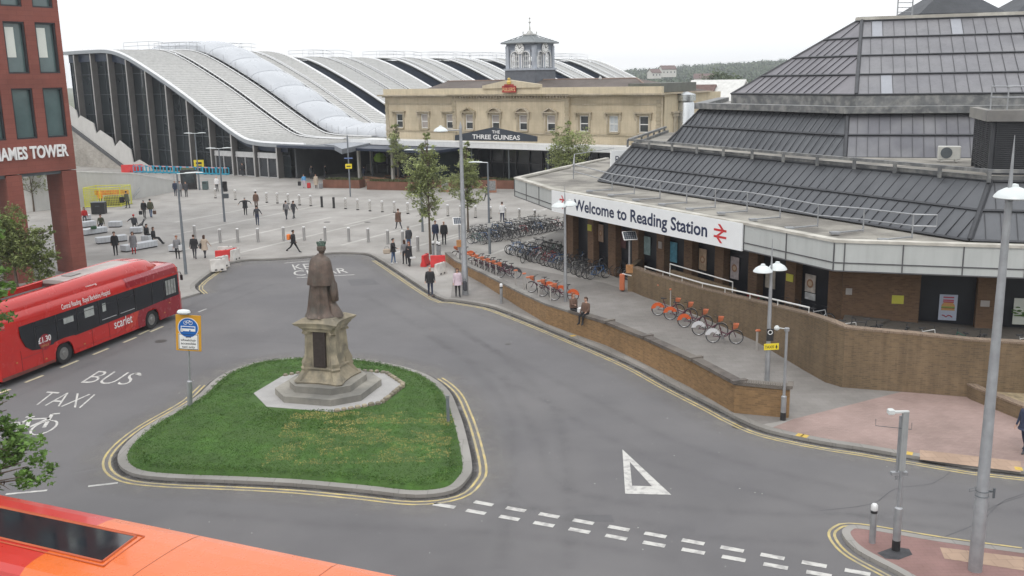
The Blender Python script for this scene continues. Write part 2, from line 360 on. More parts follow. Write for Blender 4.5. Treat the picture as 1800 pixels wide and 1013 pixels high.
# worn grass patches + blades
def blades():
    from mathutils.geometry import intersect_point_tri_2d
    m = MB(); rnd = random.Random(3); xs = [p.x for p in i30]; ys = [p.y for p in i30]; n = len(i30)
    mon = V(-7.42, 37.2, 0)
    def inside(x, y):
        c = False
        for i in range(n):
            a_, b_ = i30[i], i30[i - 1]
            if (a_.y > y) != (b_.y > y) and x < (b_.x - a_.x) * (y - a_.y) / (b_.y - a_.y) + a_.x: c = not c
        return c
    cnt = 0
    while cnt < 36000:
        x = rnd.uniform(min(xs), max(xs)); y = rnd.uniform(min(ys), max(ys))
        if not inside(x, y): continue
        dx, dy = x - mon.x, y - mon.y
        if abs(dx) < 2.95 and abs(dy) < 2.55 and abs(dx) + abs(dy) < 4.1: continue
        r = max(.02, min(1, 1 - max(0, 0)))
        # mound height
        f = 0
        d = V(x - C0.x, y - C0.y, 0); ang = math.atan2(d.y, d.x)
        z = PV + .02
        best = 1e9
        q = min(i30, key=lambda p: abs(math.atan2(p.y - C0.y, p.x - C0.x) - ang)); f = d.length / max(.1, (q.xy.to_3d() - C0.xy.to_3d()).length)
        z = PV + (.0 if f > 1 else .07 * (1 - (f - .985) / .015) if f > .985 else .13 if f > .9 else .13 + .06 * (.9 - f) / .2 if f > .7 else .19 + .04 * (.7 - f) / .3)
        nzv = mnoise.noise(V(x * .9, y * .9, 1)) + .5 * mnoise.noise(V(x * 3, y * 3, 5))
        strip_ = mnoise.noise(V(x * .9, y * 1.6, 9)) + .4 * mnoise.noise(V(x * 4, y * 4, 2)) > -.02 and 29.6 < y < 34.4 and -8.3 < x < -2.2
        m.mi(2 if (strip_ and rnd.random() < .7) else (1 if nzv > .12 else 0) if rnd.random() < .85 else 3)
        for k in range(2):
            a_ = rnd.uniform(0, 6.28); h = rnd.uniform(.012, .03); w = rnd.uniform(.012, .024); ox, oy = rnd.uniform(-.05, .05), rnd.uniform(-.05, .05)
            bx, by = math.cos(a_) * w, math.sin(a_) * w; lx, ly = rnd.uniform(-.03, .03), rnd.uniform(-.03, .03)
            m.add([(x + ox - bx, y + oy - by, z - .01), (x + ox + bx, y + oy + by, z - .01), (x + ox + lx, y + oy + ly, z + h)], [(0, 1, 2)])
        cnt += 1
    g1 = mat('grass_a', (.055, .128, .018), .75, var=.25, vs=3); g2 = mat('grass_b', (.075, .155, .024), .75, var=.25, vs=3)
    g3 = mat('grass_dry', (.42, .36, .13), .85, var=.2, vs=3); g4 = mat('grass_c', (.1, .17, .032), .8, var=.2, vs=3)
    return m.build('grass', [g1, g2, g3, g4])
tag(blades(), 'short mown green grass with worn dry patches on the island', 'grass', kind='stuff')
# monument surround
MO = V(-7.42, 37.1, 0)
def octo(cx, cy, a, b, c, rz=0):
    pts = [(-a, -b + c), (-a + c, -b), (a - c, -b), (a, -b + c), (a, b - c), (a - c, b), (-a + c, b), (-a, b - c)]
    return [V(cx + x * math.cos(rz) - y * math.sin(rz), cy + x * math.sin(rz) + y * math.cos(rz), 0) for x, y in pts]
MRZ = R_(-16)
o1 = octo(MO.x + .0, MO.y + .1, 2.75, 2.5, 1.35, MRZ)
struct(MB().prism(o1, .02, PV + .245).build('gravel_bed', mat('grey_gravel', (.36, .35, .34), .9, var=.12, vs=2, bump=.4, bs=60, tw=.15)))
# road markings ------------------------------------------------------------
def mark(name, quads, z=.008, mt=None):
    m = MB()
    for q in quads: m.add([G(*p, z) for p in q], [tuple(range(len(q)))])
    return struct(m.build(name, mt or white_l))
def dash(pa, pb, w, z=.008):
    a_, b_ = G(*pa, z), G(*pb, z); d = (b_ - a_).normalized(); n = V(-d.y, d.x, 0) * w / 2
    return [a_ + n, a_ - n, b_ - n, b_ + n]
def dashes(name, ds, mt):
    m = MB()
    for q in ds: m.add(q, [(0, 1, 2, 3)])
    return struct(m.build(name, mt))
pale_y = mat('pale_yellow_line', (.6, .53, .36), .8, var=.15, vs=3)
dashes('bus_lane_line', [dash(a_, b_, .15) for a_, b_ in [((106.7, 646.6), (137.3, 633.9)), ((163.5, 623.6), (190.7, 612.5)), ((216.8, 602.3), (239.5, 593)), ((244, 588.5), (262, 580.3)), ((264, 583.5), (286.5, 573.9)), ((44, 672.5), (76, 660)), ((-4, 692), (18.4, 684.4))]], pale_y)
dashes('lane_line', [dash((348.5, 548.7), (363, 543), .12), dash((155, 855), (207, 849), .12), dash((10, 869), (83, 862), .12), dash((762, 886), (800, 892), .2)], white_l)
def lerp(a, b, t): return a + (b - a) * t
gw = []
for (pa, pb, n) in (((834, 882), (1530, 1010), 11), ((820, 897), (1462, 1013), 10)):
    a_, b_ = G(*pa, .008), G(*pb, .008); d = b_ - a_; L = d.length; d.normalize(); nn = V(-d.y, d.x, 0) * .1; pitch = (L - .62) / (n - 1)
    if n == 10: pitch = (L - .62) / 9.0
    for k in range(n): q = a_ + d * (pitch * k); e = q + d * .62; gw.append([q + nn, q - nn, e - nn, e + nn])
dashes('give_way_line', gw, white_l)
m = MB(); o_ = [G(1094, 790, .008), G(1099, 868, .008), G(1180, 870, .008)]; c_ = sum(o_, V(0, 0, 0)) / 3
i_ = [G(1107, 812, .008), G(1111, 854, .008), G(1146, 855, .008)]
m.add(o_ + i_, [(0, 1, 4, 3), (1, 2, 5, 4), (2, 0, 3, 5)]); struct(m.build('give_way_triangle', white_l))
def road_text(name, body, bl, br, tl, off=.0):
    o = G(*bl, .008); xv = G(*br, .008) - o; yv = G(*tl, .008) - o
    m = MB().text(body, o, xv.normalized(), yv.normalized(), w=xv.length, h=yv.length, off=off, nv=V(0, 0, 1))
    return struct(m.build(name, white_l))
road_text('road_lettering', 'BUS', (141, 673), (222, 677), (176, 650.5), -.012)
road_text('road_lettering', 'TAXI', (53.3, 711.6), (141, 717.5), (86, 686.4), -.012)
road_text('road_lettering', 'KEEP', (517.4, 474.5), (578, 471), (512.5, 464.8), -.0)
road_text('road_lettering', 'CLEAR', (517.5, 485), (613, 479.5), (514, 476), -.0)
dashes('keep_clear_line', [dash((521.5, 488.3), (623, 483), .15), dash((499, 462.7), (544, 458.9), .12)], white_l)
def bike_symbol(px0, py0, s, rot, sh=1.9):
    o = G(px0, py0, .008); m = MB()
    X = V(math.cos(rot), math.sin(rot), 0); Y_ = V(-math.sin(rot), math.cos(rot), 0) * sh
    P = lambda x, y: o + X * x * s + Y_ * y * s
    def seg(a_, b_, w=.07):
        a_, b_ = P(*a_), P(*b_); d = (b_ - a_).normalized(); n = V(-d.y, d.x, 0) * w * s; m.add([a_ + n, a_ - n, b_ - n, b_ + n], [(0, 1, 2, 3)])
    for cx in (-.62, .62):
        c = [(cx + .4 * math.cos(t * .3927), .4 + .4 * math.sin(t * .3927)) for t in range(17)]
        for a_, b_ in zip(c, c[1:]): seg(a_, b_, .045)
    for a_, b_ in (((-.62, .4), (-.3, .95)), ((-.3, .95), (.45, .95)), ((.45, .95), (0, .4)), ((0, .4), (-.62, .4)), ((0, .4), (-.35, 1.1)), ((.62, .4), (.4, 1.2)), ((.4, 1.2), (.68, 1.22)), ((-.52, 1.1), (-.18, 1.1))): seg(a_, b_)
    return struct(m.build('cycle_symbol', white_l))
bike_symbol(33, 766, 1.0, R_(6))
dashes('bus_arrow', [dash((237, 656.5), (248, 660), .12)], white_l)
# repair seams in the asphalt
def seam(pts, w=.05, z=.004):
    p = smooth_path([G(*q) for q in pts], 4); r = random.Random(5); m = strip([(v.x + r.uniform(-.02, .02), v.y + r.uniform(-.02, .02)) for v in p], w, z)
    return struct(m.build('tar_seam', mat('tar', (.088, .085, .09), .8, var=.2)))
seam([(1440, 899), (1530, 887), (1575, 860), (1640, 850), (1672, 830)], .03); seam([(1655, 947), (1720, 920), (1760, 885), (1800, 868)], .035); seam([(1720, 918), (1748, 890), (1800, 873)], .025)
seam([(430, 600), (520, 604), (620, 618)], .02)
m = MB()
for pts in ([(610, 492), (655, 490), (668, 500), (618, 503)], [(1010, 905), (1075, 905), (1080, 918), (1012, 917)]):
    m.add([G(*q, .003) for q in pts], [tuple(range(len(pts)))])
struct(m.build('asphalt_patch', mat('asphalt_new', (.085, .082, .087), .85, var=.1, vs=.8, bump=.25, bs=45, tw=.12)))
# dust and grime gathered along the kerbs, tyre-polished tracks
def fallstrip(name, path, d0, d1, dm, mt, z):
    a_, b_, c_ = offset(path, d0), offset(path, dm), offset(path, d1); m = MB(); m.loft([[(p.x, p.y, z), (q.x, q.y, z), (r.x, r.y, z)] for p, q, r in zip(a_, b_, c_)], cap=False, close=False)
    o = m.build(name, mt); at = o.data.attributes.new('fall', 'FLOAT', 'POINT'); v = []
    for i in range(len(path)): v += [(1 if d0 in (-.01, .01) else 0), (.85 if d0 in (-.01, .01) else 1), 0]
    at.data.foreach_set('value', v); return struct(o)
dustm = mat('kerb_dust', (.27, .255, .235), .95, var=.15, vs=3, fall=.85); grime = mat('kerb_grime', (.05, .047, .045), .9, var=.3, vs=4, fall=1.6); tyrem = mat('tyre_track', (.08, .077, .082), .7, var=.1, vs=1, fall=.14)
isl = ISs + [ISs[0]]
fallstrip('road_dust', KPs[4:], -.01, -1.6, -.5, dustm, .0045); fallstrip('road_grime', KPs[4:], -.01, -.22, -.1, grime, .0065)
fallstrip('road_dust', isl, .01, 1.5, .5, dustm, .005); fallstrip('road_grime', isl, .01, .22, .1, grime, .007)
def pth(pts): return [V(q.x, q.y, 0) for q in smooth_path([G(*p) for p in pts], 6)]
for pts in ([(20, 700), (200, 622), (380, 540), (480, 500)], [(330, 900), (600, 925), (900, 940), (1200, 985)], [(640, 520), (760, 590), (880, 700), (900, 820), (880, 1000)], [(1800, 900), (1500, 862), (1200, 780), (1000, 680), (800, 580)], [(1700, 905), (1300, 900), (1000, 860), (940, 760), (880, 660)]):
    p_ = pth(pts)
    for dd in (0, 1.75): fallstrip('tyre_track', offset(p_, dd), -.35, .35, 0, tyrem, .0032 + .0003 * dd)
# manholes
mhm = mat('iron_cover', (.1, .095, .09), .6, .5, var=.2, vs=6, bump=.4)
for px, py, r in ((283, 600, .3), (1300, 750, .28), (893, 605, .15), (575, 393, .3), (646, 393, .3)):
    c = G(px, py); struct(MB().lathe([(0, 0), (r, 0), (r, .007 + (PV if py < 400 else 0)), (0, .007 + (PV if py < 400 else 0))], (c.x, c.y, 0), 16).build('manhole_cover', mhm))
# bottom right traffic island
TI = smooth_path([G(*q) for q in [(1800, 974), (1655, 954), (1515, 931), (1484, 935), (1482, 949), (1508, 975), (1579, 1013), (1640, 1050)]], 4)
TI = [V(p.x, p.y, 0) for p in TI]; far_ = [V(13.5, 17.5, 0), V(20, 17.5, 0), V(20, TI[0].y - .8, 0)]
tipoly = TI + far_
struct(MB().sheet(offset(TI, .2) + far_, PV).build('traffic_island', redpave2))
struct(MB().wall(TI, -.02, PV + .006, .22).build('kerb', kerbm))
yel('yellow_line', TI, .15, .3)
q = [G(*p, PV + .004) for p in [(1652, 962), (1800, 980), (1800, 1003), (1660, 982)]]
struct(MB().add(q, [(0, 1, 2, 3)]).build('tactile_paving', buff))
bpv = [G(*p, PV + .004) for p in [(1542, 972), (1572, 961), (1598, 965), (1604, 975), (1580, 984), (1556, 982)]]
struct(MB().add(bpv, [tuple(range(6))]).build('black_paving_patch', mat('tar_patch', (.05, .05, .055), .8, var=.3, vs=6)))
# ------------------------------------------------------------------ HILLS
def hills():
    m = MB(); prof = [(-900, -6), (-200, -4), (60, -2), (110, 4), (170, 9), (250, 14), (330, 18), (430, 22), (560, 24), (900, 24), (1500, 16)]
    prof = smooth_path([V(x, 0, z) for x, z in prof], 8); rows = []
    for j, (f, y) in enumerate(((0, 900), (.25, 1000), (.55, 1150), (.85, 1350), (1, 1500), (.9, 1700))):
        rows.append([V(p.x * (y / 1400), y, -6 + (p.z + 6) * f + mnoise.noise(V(p.x * .01, y * .01, 0)) * 2 * f) for p in prof])
    m.loft(rows, cap=False, close=False); return m.build('hill', mat('hill_green', (.05, .08, .035), .95, var=.3, vs=.01, c2=(.08, .1, .04)), smooth=True)
struct(hills())
# ------------------------------------------------------------------ THREE-STOREY GRID directions of the station
A_ = V(-math.sin(R_(54)), math.cos(R_(54)), 0); B_ = V(math.cos(R_(54)), math.sin(R_(54)), 0); GRZ = R_(-36)
# ---------------------------------------------------------------- old stone station building used as a pub
P0 = G(690, 312)
stone = mat('bath_stone', (.53, .455, .33), .85, kind='tile', var=.09, vs=.8, c2=(.45, .39, .29), bw=.9, bh=.35, mort=.006, bump=.1, streak=.3)
stone2 = mat('stone_trim', (.42, .365, .28), .85, var=.15, vs=1.2, c2=(.34, .29, .2), bump=.1, streak=.45)
stone_l = mat('stone_parapet', (.56, .49, .36), .85, var=.1, vs=1, bump=.1, streak=.3)
sash = mat('sash_white', (.72, .72, .7), .5, var=.04)
wglass = mat('window_glass', (.05, .055, .06), .06, var=.3, vs=1, spec=.6)
blind = mat('roller_blind', (.33, .30, .28), .8, var=.06); curt = mat('net_curtain', (.45, .48, .5), .8, var=.12, vs=6)
slate = mat('brown_tile_roof', (.125, .105, .095), .85, kind='tile', var=.18, vs=1, bw=.3, bh=.2, mort=.01)
def uz(px, py, w=0):
    q = PLN(px, py, (P0.x + B_.x * w, P0.y + B_.y * w), (A_.x, A_.y)); d = q - P0; return (-(d.x * A_.x + d.y * A_.y), q.z)
pub = thing('pub_building', 'long two-storey buff stone Italianate pub with clock turret behind the plaza trees', 'building', P0, GRZ)
uL = uz(676, 159)[0]; uR = uz(1163, 152)[0]; uc0 = uz(798, 200)[0]; uc1 = uz(1003, 200)[0]; ZT = 11.15; DEP = 15
wins = [uz(px, 215)[0] for px in (702, 745.6, 790, 827, 873, 921.5, 970.5, 1026, 1078, 1131)]
zw1 = uz(873, 202)[1]; zw0 = uz(1078, 233)[1]; ww = 1.15
def wall_with_windows(m, u0, u1, z0, z1, y, ws, wz0, wz1, wd, th=.35):
    """front wall made of piers, spandrels and reveals (butted)"""
    x = u0
    for u in [w for w in ws if u0 < w < u1]:
        m.box(((x + u - wd / 2) / 2, y + th / 2, (z0 + z1) / 2), (u - wd / 2 - x, th, z1 - z0))
        m.box((u, y + th / 2, (wz1 + z1) / 2), (wd, th, z1 - wz1)); m.box((u, y + th / 2, (wz0 + z0) / 2), (wd, th, wz0 - z0)); x = u + wd / 2
    m.box(((x + u1) / 2, y + th / 2, (z0 + z1) / 2), (u1 - x, th, z1 - z0))
m = MB()
wall_with_windows(m, uL, uc0, 4.2, ZT - .75, 0, wins, zw0, zw1, ww); wall_with_windows(m, uc0, uc1, 4.2, ZT - .75, -.3, wins, zw0, zw1, ww, .65); wall_with_windows(m, uc1, uR, 4.2, ZT - .75, 0, wins, zw0, zw1, ww)
m.box(((uL + .17), DEP / 2 + .35, 5.2), (.35, DEP - .7, 10.4)); m.box(((uL + uR) / 2, DEP - .17, 5.2), (uR - uL - .01, .35, 10.4))
wall = m.build('wall', stone, pub)
m = MB()                                               # side wall, cream render
sl = 11; m.box((uR - .17, .35 + DEP / 2, 5.2), (.35, DEP - .75, 10.4)); m.build('side_wall', mat('cream_render', (.55, .47, .33), .85, var=.08, streak=.3), pub)
m = MB()                                               # cornice and parapet
m.box(((uL + uR) / 2, .1, ZT - .25), (uR - uL + .2, .5, .72)).build('parapet', stone_l, pub)
m = MB()
m.box(((uL + uR) / 2, -.25, ZT - .68), (uR - uL + 1.2, 1.2, .16)); m.box(((uL + uR) / 2, -.0, ZT - .86), (uR - uL + .5, .62, .16)); m.box(((uL + uR) / 2, .02, ZT - 1.75), (uR - uL + .12, .2, .12))
m.box((uR + .02, 6, ZT - .68), (.7, 12, .13)); m.box(((uc0 + uc1) / 2, -.5, ZT - .70), (uc1 - uc0 + .6, .7, .17))
n = int((uc1 - uc0) / .42)
for i in range(n): m.box((uc0 + .2 + i * .42, -.42, ZT - .93), (.16, .3, .28))
m.box(((uc0 + uc1) / 2, -.34, ZT - 1.35), (uc1 - uc0, .1, .1))
for u in (uL + .3, uc0 + .3, uc1 - .3, uR - .3):       # quoins
    for k in range(15): m.box((u, (-.32 if uc0 < u < uc1 else -.02), 4.5 + k * .37), (.62 if k % 2 else .5, .1, .33))
m.box(((uL + uR) / 2, -.06, zw0 - .28), (uR - uL, .16, .14)); m.box(((uc0 + uc1) / 2, -.36, zw0 - .28), (uc1 - uc0, .16, .14))
m.build('cornice', stone2, pub)
m = MB(); pu = [uz(px, py, -.3) for px, py in ((848, 156), (848, 151), (893, 140.5), (948, 148.5), (948, 154))]
m.loft([[(u, yy, z) for u, z in pu] for yy in (-.35, .3)]); ped = m.build('pediment', stone_l, pub)
e0 = uz(883, 162, -.4); e1 = uz(907, 152, -.4)
m = MB().box(((e0[0] + e1[0]) / 2, -.42, (e0[1] + e1[1]) / 2), (e1[0] - e0[0], .1, .75)); m.box(((e0[0] + e1[0]) / 2, -.42, e1[1] + .1), (1.3, .1, .3))
eb = m.build('wall_emblem', mat('emblem_red', (.35, .03, .03), .5, var=.1), pub)
MB().text("FULLER'S", (e0[0] + .1, -.48, (e0[1] + e1[1]) / 2 - .22), (1, 0, 0), (0, 0, 1), w=e1[0] - e0[0] - .2, h=.42, nv=V(0, -1, 0)).build('emblem_lettering', mat('gold_leaf', (.7, .55, .25), .4, var=.1), eb)
MB().lathe([(0, 0), (.22, .05), (.3, .3), (.12, .5), (.2, .7), (0, .8)], ((e0[0] + e1[0]) / 2, -.42, e1[1] + .2), 8).build('emblem_crest', mat('gold_paint', (.6, .42, .1), .4), eb)
for i, u in enumerate(wins):
    y = -.3 if uc0 < u < uc1 else 0; H_ = zw1 - zw0
    m = MB(); f = .09
    m.box((u - ww / 2 + f / 2, y + .2, (zw0 + zw1) / 2), (f, .08, H_)); m.box((u + ww / 2 - f / 2, y + .2, (zw0 + zw1) / 2), (f, .08, H_))
    for z in (zw0 + .08, zw1 - .04, (zw0 + zw1) / 2): m.box((u, y + .2, z), (ww - 2 * f, .07, .09))
    if i == 8:
        m.box((u, y + .2, (zw0 + zw1) / 2), (.05, .06, H_ - .2))
    wf = m.build('window', sash, pub)
    MB().box((u, y + .245, (zw0 + zw1) / 2), (ww - .1, .015, H_ - .08)).build('pane', [wglass, curt][i == 8], wf)
    if i in (1, 2, 4, 5, 6, 3): MB().box((u, y + .225, (zw1 - H_ * (.24 if i != 1 else .48))), (ww - .2, .01, H_ * (.48 if i != 1 else .93))).build('blind', blind, wf)
    m = MB(); m.box((u, y - .08, zw0 - .08), (ww + .3, .3, .14))
    for s in (-1, 1):
        m.box((u + s * (ww / 2 + .18), y - .04, (zw0 + zw1) / 2 + .1), (.2, .12, H_ + .3))
        m.loft([[(u + s * (ww / 2 + .36) + a * .1, y - d, z) for a, d in ((-1, 0), (1, 0), (1, e), (-1, e))] for z, e in ((zw1 - .45, .08), (zw1 - .1, .22), (zw1 + .25, .32))])
    m.box((u, y - .16, zw1 + .32), (ww + 1.05, .42, .13)); m.box((u, y - .05, zw1 + .14), (ww + .5, .14, .22))
    if uc0 < u < uc1:
        seg_ = i in (4, 5)
        arc = [(-1, 0), (-.75, .26), (-.4, .44), (0, .5), (.4, .44), (.75, .26), (1, 0)] if seg_ else [(-1, 0), (0, .52), (1, 0)]
        W_ = ww / 2 + .5; out = [(u + a * W_, zw1 + .39 + b) for a, b in arc]; inn = [(u + a * (W_ - .3), zw1 + .39 + max(0, b - .14)) for a, b in arc]
        for k in range(len(arc) - 1):
            q = [out[k], out[k + 1], inn[k + 1], inn[k]]; m.loft([[(a, yy, b) for a, b in q] for yy in (y - .34, y)])
    m.build('window_surround', stone2, wf)
# roof
m = MB(); r0 = uz(775, 144, 5); r1 = uz(1100, 138, 5)
ua, ub = uL + 3.5, uR - 1.2; zr = ZT - .6; zq = min(12.45, (r0[1] + r1[1]) / 2)
m.add([(ua, 1, zr), (ub, 1, zr), (ub, DEP - 1, zr), (ua, DEP - 1, zr), (r0[0] - 1, DEP / 2, zq), (r1[0], DEP / 2, zq)], [(0, 1, 5, 4), (1, 2, 5), (2, 3, 4, 5), (3, 0, 4)])
rf = m.build('roof', slate, pub)
MB().tube([(r0[0] - 1, DEP / 2, zq + .03), (r1[0], DEP / 2, zq + .03)], .09, 6).tube([(r1[0], DEP / 2, zq + .03), (ub, 1, zr + .05)], .09, 6).build('ridge', mat('ridge_tile', (.25, .18, .15), .8), rf)
MB().box((uR - 2.2, 4.6, ZT - .05), (3.9, 8.6, .95)).build('roof_enclosure', mat('lead_grey', (.12, .125, .11), .7, var=.2, vs=1), pub)
MB().box((uR + .05, 3.2, (zw0 + zw1) / 2 - .1), (.08, .9, 2.3)).box((uR + .14, 3.2, zw1 + .3), (.3, 1.8, .2)).box((uR + .1, 3.2, zw1), (.2, 1.3, .3)).build('side_window', stone2, pub)
# canopy, ground floor
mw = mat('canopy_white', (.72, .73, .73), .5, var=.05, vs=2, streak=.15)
m = MB(); cz = 4.85; m.box(((uL + uR) / 2 - .5, -2.2, cz), (uR - uL + 4, 4.3, .34)); m.box(((uL + uR) / 2 - .5, -4.43, cz + .02), (uR - uL + 4, .14, .62))
m.build('canopy', mw, pub)
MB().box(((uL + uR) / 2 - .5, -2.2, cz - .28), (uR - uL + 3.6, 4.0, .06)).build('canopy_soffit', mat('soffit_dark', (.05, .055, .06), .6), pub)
m = MB()
for k in range(22): m.box((uL + .3 + k * (uR - uL - .6) / 21, -.1, 2.15), (.12, .16, 4.3))
for z in (.25, 2.6, 4.1): m.box(((uL + uR) / 2, -.1, z), (uR - uL, .1, .1))
m.build('shopfront_frame', mat('frame_black', (.035, .035, .04), .4), pub)
MB().box(((uL + uR) / 2, .1, 2.1), (uR - uL - .1, .06, 4.2)).build('shopfront_glass', glass_d, pub)
for k in range(8): MB().tube([(uL + 1 + k * (uR - uL - 2) / 7, -4.0, 0), (uL + 1 + k * (uR - uL - 2) / 7, -4.0, cz - .3)], .09, 8).build('canopy_column', dgrey, pub)
# gable sign
m = MB(); sg = [uz(px, py, -4.6) for px, py in ((801, 247), (801, 238), (868, 223.7), (945, 240), (945, 249))]
m.loft([[(u, yy, z) for u, z in sg] for yy in (-4.75, -4.6)]); gs = m.build('pub_sign', mat('sign_navy', (.035, .045, .06), .5, var=.08), pub)
t0 = uz(830.5, 244, -4.76); t1 = uz(914, 245, -4.76)
m = MB().text('THREE GUINEAS', (t0[0], -4.77, t0[1]), (1, 0, 0), (0, 0, 1), w=t1[0] - t0[0], h=.52, off=.018, nv=V(0, -1, 0))
t2 = uz(865, 234.5, -4.76); m.text('THE', (t2[0], -4.77, t2[1]), (1, 0, 0), (0, 0, 1), w=1.1, h=.34, off=.015, nv=V(0, -1, 0)); m.build('sign_lettering', white_p, gs)
# clock turret
tw = uz(932, 110, 8)[0]; ty = 8.; hw = 2.15
lead = mat('turret_grey', (.38, .41, .46), .55, var=.15, vs=2, streak=.3); leadd = mat('turret_dark', (.12, .13, .15), .6, var=.15)
z0 = uz(920, 124, 8)[1]; zE = uz(920, 78, 8)[1]; zA = uz(932, 62, 8)[1]; zF = uz(932, 36, 8)[1]
MB().box((tw, ty, (11.2 + z0) / 2), (4.5, 4.5, z0 - 11.2)).build('turret_base', leadd, pub); print('turret', z0, zE, zA)
m = MB(); m.box((tw, ty, z0 + .12), (4.75, 4.75, .24)); Hh = zE - z0
for sx in (-1, 1):
    for sy in (-1, 1): m.box((tw + sx * (hw - .2), ty + sy * (hw - .2), (z0 + zE) / 2 - .1), (.46, .46, Hh - .3))
zq_ = zE - .75
for rz in range(4):
    a = rz * math.pi / 2; ax = (V(math.cos(a), math.sin(a), 0), V(-math.sin(a), math.cos(a), 0), V(0, 0, 1)); c = V(tw, ty, 0)
    P = lambda x, y, z: c + ax[0] * x + ax[1] * y + V(0, 0, z)
    m.box(P(0, -hw + .18, (z0 + .24 + zq_) / 2), (.3, .3, zq_ - z0 - .3), axes=ax)
    for s in (-1, 1):                       # arched heads
        cx = s * .82
        for k in range(6):
            t0_, t1_ = math.pi * k / 6, math.pi * (k + 1) / 6; zz = zq_ - .75
            q = [(cx + .66 * math.cos(t0_), zz + .62 * math.sin(t0_)), (cx + .66 * math.cos(t1_), zz + .62 * math.sin(t1_)), (cx + .66 * math.cos(t1_), zq_ + .02), (cx + .66 * math.cos(t0_), zq_ + .02)]
            m.loft([[P(x, yy, z) for x, z in q] for yy in (-hw + .05, -hw + .3)])
m.build('turret_body', lead, pub)
m = MB().box((tw, ty, (zq_ + zE) / 2), (2 * hw - .1, 2 * hw - .1, zE - zq_)); m.build('turret_frieze', mat('turret_frieze', (.2, .225, .27), .6, var=.1), pub)
m = MB()
for rz in range(4):
    a = rz * math.pi / 2; ax = (V(math.cos(a), math.sin(a), 0), V(-math.sin(a), math.cos(a), 0), V(0, 0, 1)); c = V(tw, ty, 0); P = lambda x, y, z: c + ax[0] * x + ax[1] * y + V(0, 0, z)
    for s in (-1, 1):
        for dx in (-.45, -.15, .15, .45): m.box(P(s * .82 + dx, -hw + .26, (z0 + .3 + zq_ - .4) / 2), (.07, .06, zq_ - z0 - .7 + (.25 if abs(dx) < .3 else 0)), axes=ax)
        for z in (.5, 1.1, 1.7): m.box(P(s * .82, -hw + .27, z0 + z), (1.1, .05, .07), axes=ax)
        pts = [P(s * .82 + .6 * math.cos(t * math.pi / 8), -hw + .03, zq_ - .75 + .58 * math.sin(t * math.pi / 8)) for t in range(9)]
        m.tube([P(s * .82 + .6, -hw + .03, z0 + .3)] + pts + [P(s * .82 - .6, -hw + .03, z0 + .3)], .06, 5)
m.build('turret_tracery', white_p, pub)
for rz, y_ in ((0, 0), (1, 0)):
    a = rz * math.pi / 2; ax = (V(math.cos(a), math.sin(a), 0), V(-math.sin(a), math.cos(a), 0)); c = V(tw, ty, zE - .58)
    P = lambda x, y, z: c + ax[0] * x + ax[1] * y + V(0, 0, z)
    m = MB(); ring = lambda r, yy: [P(r * math.cos(t * math.pi / 12), yy, r * math.sin(t * math.pi / 12)) for t in range(24)]
    m.loft([ring(.66, -hw - .02), ring(.66, -hw - .14), ring(.58, -hw - .17)]); ck = m.build('clock_face', white_p, pub)
    m = MB().tube([P(0, -hw - .2, 0), P(.3, -hw - .2, .2)], .045, 4).tube([P(0, -hw - .2, 0), P(-.25, -hw - .2, .5)], .035, 4)
    for t in range(12): m.tube([P(.42 * math.sin(t * math.pi / 6), -hw - .19, .42 * math.cos(t * math.pi / 6)), P(.54 * math.sin(t * math.pi / 6), -hw - .19, .54 * math.cos(t * math.pi / 6))], .028, 4)
    m.build('clock_hands', black, ck)
m = MB(); ev = hw + .42; sq = lambda r, z: [(tw + x * r, ty + y * r, z) for x, y in ((-1, -1), (1, -1), (1, 1), (-1, 1))]
m.loft([sq(ev, zE), sq(ev + .05, zE + .14), sq(.75, zA - .25), sq(.5, zA)])
for x, y in ((-1, -1), (1, -1), (1, 1), (-1, 1)): m.tube([(tw + x * ev, ty + y * ev, zE + .15), (tw + x * .5, ty + y * .5, zA + .02)], .05, 5)
for k in range(-4, 5):
    for rz in range(4):
        a = rz * math.pi / 2; ax = (V(math.cos(a), math.sin(a), 0), V(-math.sin(a), math.cos(a), 0)); c = V(tw, ty, 0)
        lo = c + ax[0] * (k * .5) - ax[1] * ev + V(0, 0, zE + .16); tt = abs(k * .5) / ev; hi = c + ax[0] * (k * .5) - ax[1] * (ev * tt + .5 * (1 - tt)) + V(0, 0, zE + .16 + (zA - zE - .1) * (1 - tt)); m.tube([lo, hi], .025, 4)
m.build('turret_roof', mat('turret_lead', (.22, .24, .25), .6, var=.12, vs=3), pub)
m = MB(); m.box((tw, ty, zA + .08), (1.2, 1.2, .16))
for x, y in ((-1, -1), (1, -1), (1, 1), (-1, 1)): m.lathe([(0, 0), (.1, .05), (.04, .15), (.12, .28), (0, .4)], (tw + x * .6, ty + y * .6, zA + .1), 6)
m.lathe([(.5, 0), (.35, .3), (.12, .5), (.1, .9), (.05, 1.0), (.06, 1.3), (.2, 1.45), (.04, 1.6), (.04, 1.8), (.16, 1.9), (.03, 2.05), (.02, zF - zA)], (tw, ty, zA + .1), 8)
m.build('finial', mat('finial_white', (.5, .5, .48), .5), pub)
# stainless flue beside the pub
fp = PLN(1200, 215, P0 + B_ * 10 , (A_.x, A_.y))
fl = V(17.6, 107.5, 0); fl = YD(1205, 200, 107)
m = MB().lathe([(.95, 0), (.95, 9.3), (.8, 9.6), (1.1, 9.65), (1.1, 10.3), (.2, 10.6)], (0, 0, 0), 16); m.tube([(-1.3, 0, 0), (-1.3, 0, 9.5), (-1.3, 0, 10.5)], .14, 8)
fo = m.build('extract_duct', mat('duct_steel', (.6, .62, .63), .3, .9, var=.1, vs=1), smooth=True); fo.location = (fl.x, fl.y, 0); tag(fo, 'fat round stainless steel extract duct beside the pub side wall', 'duct')

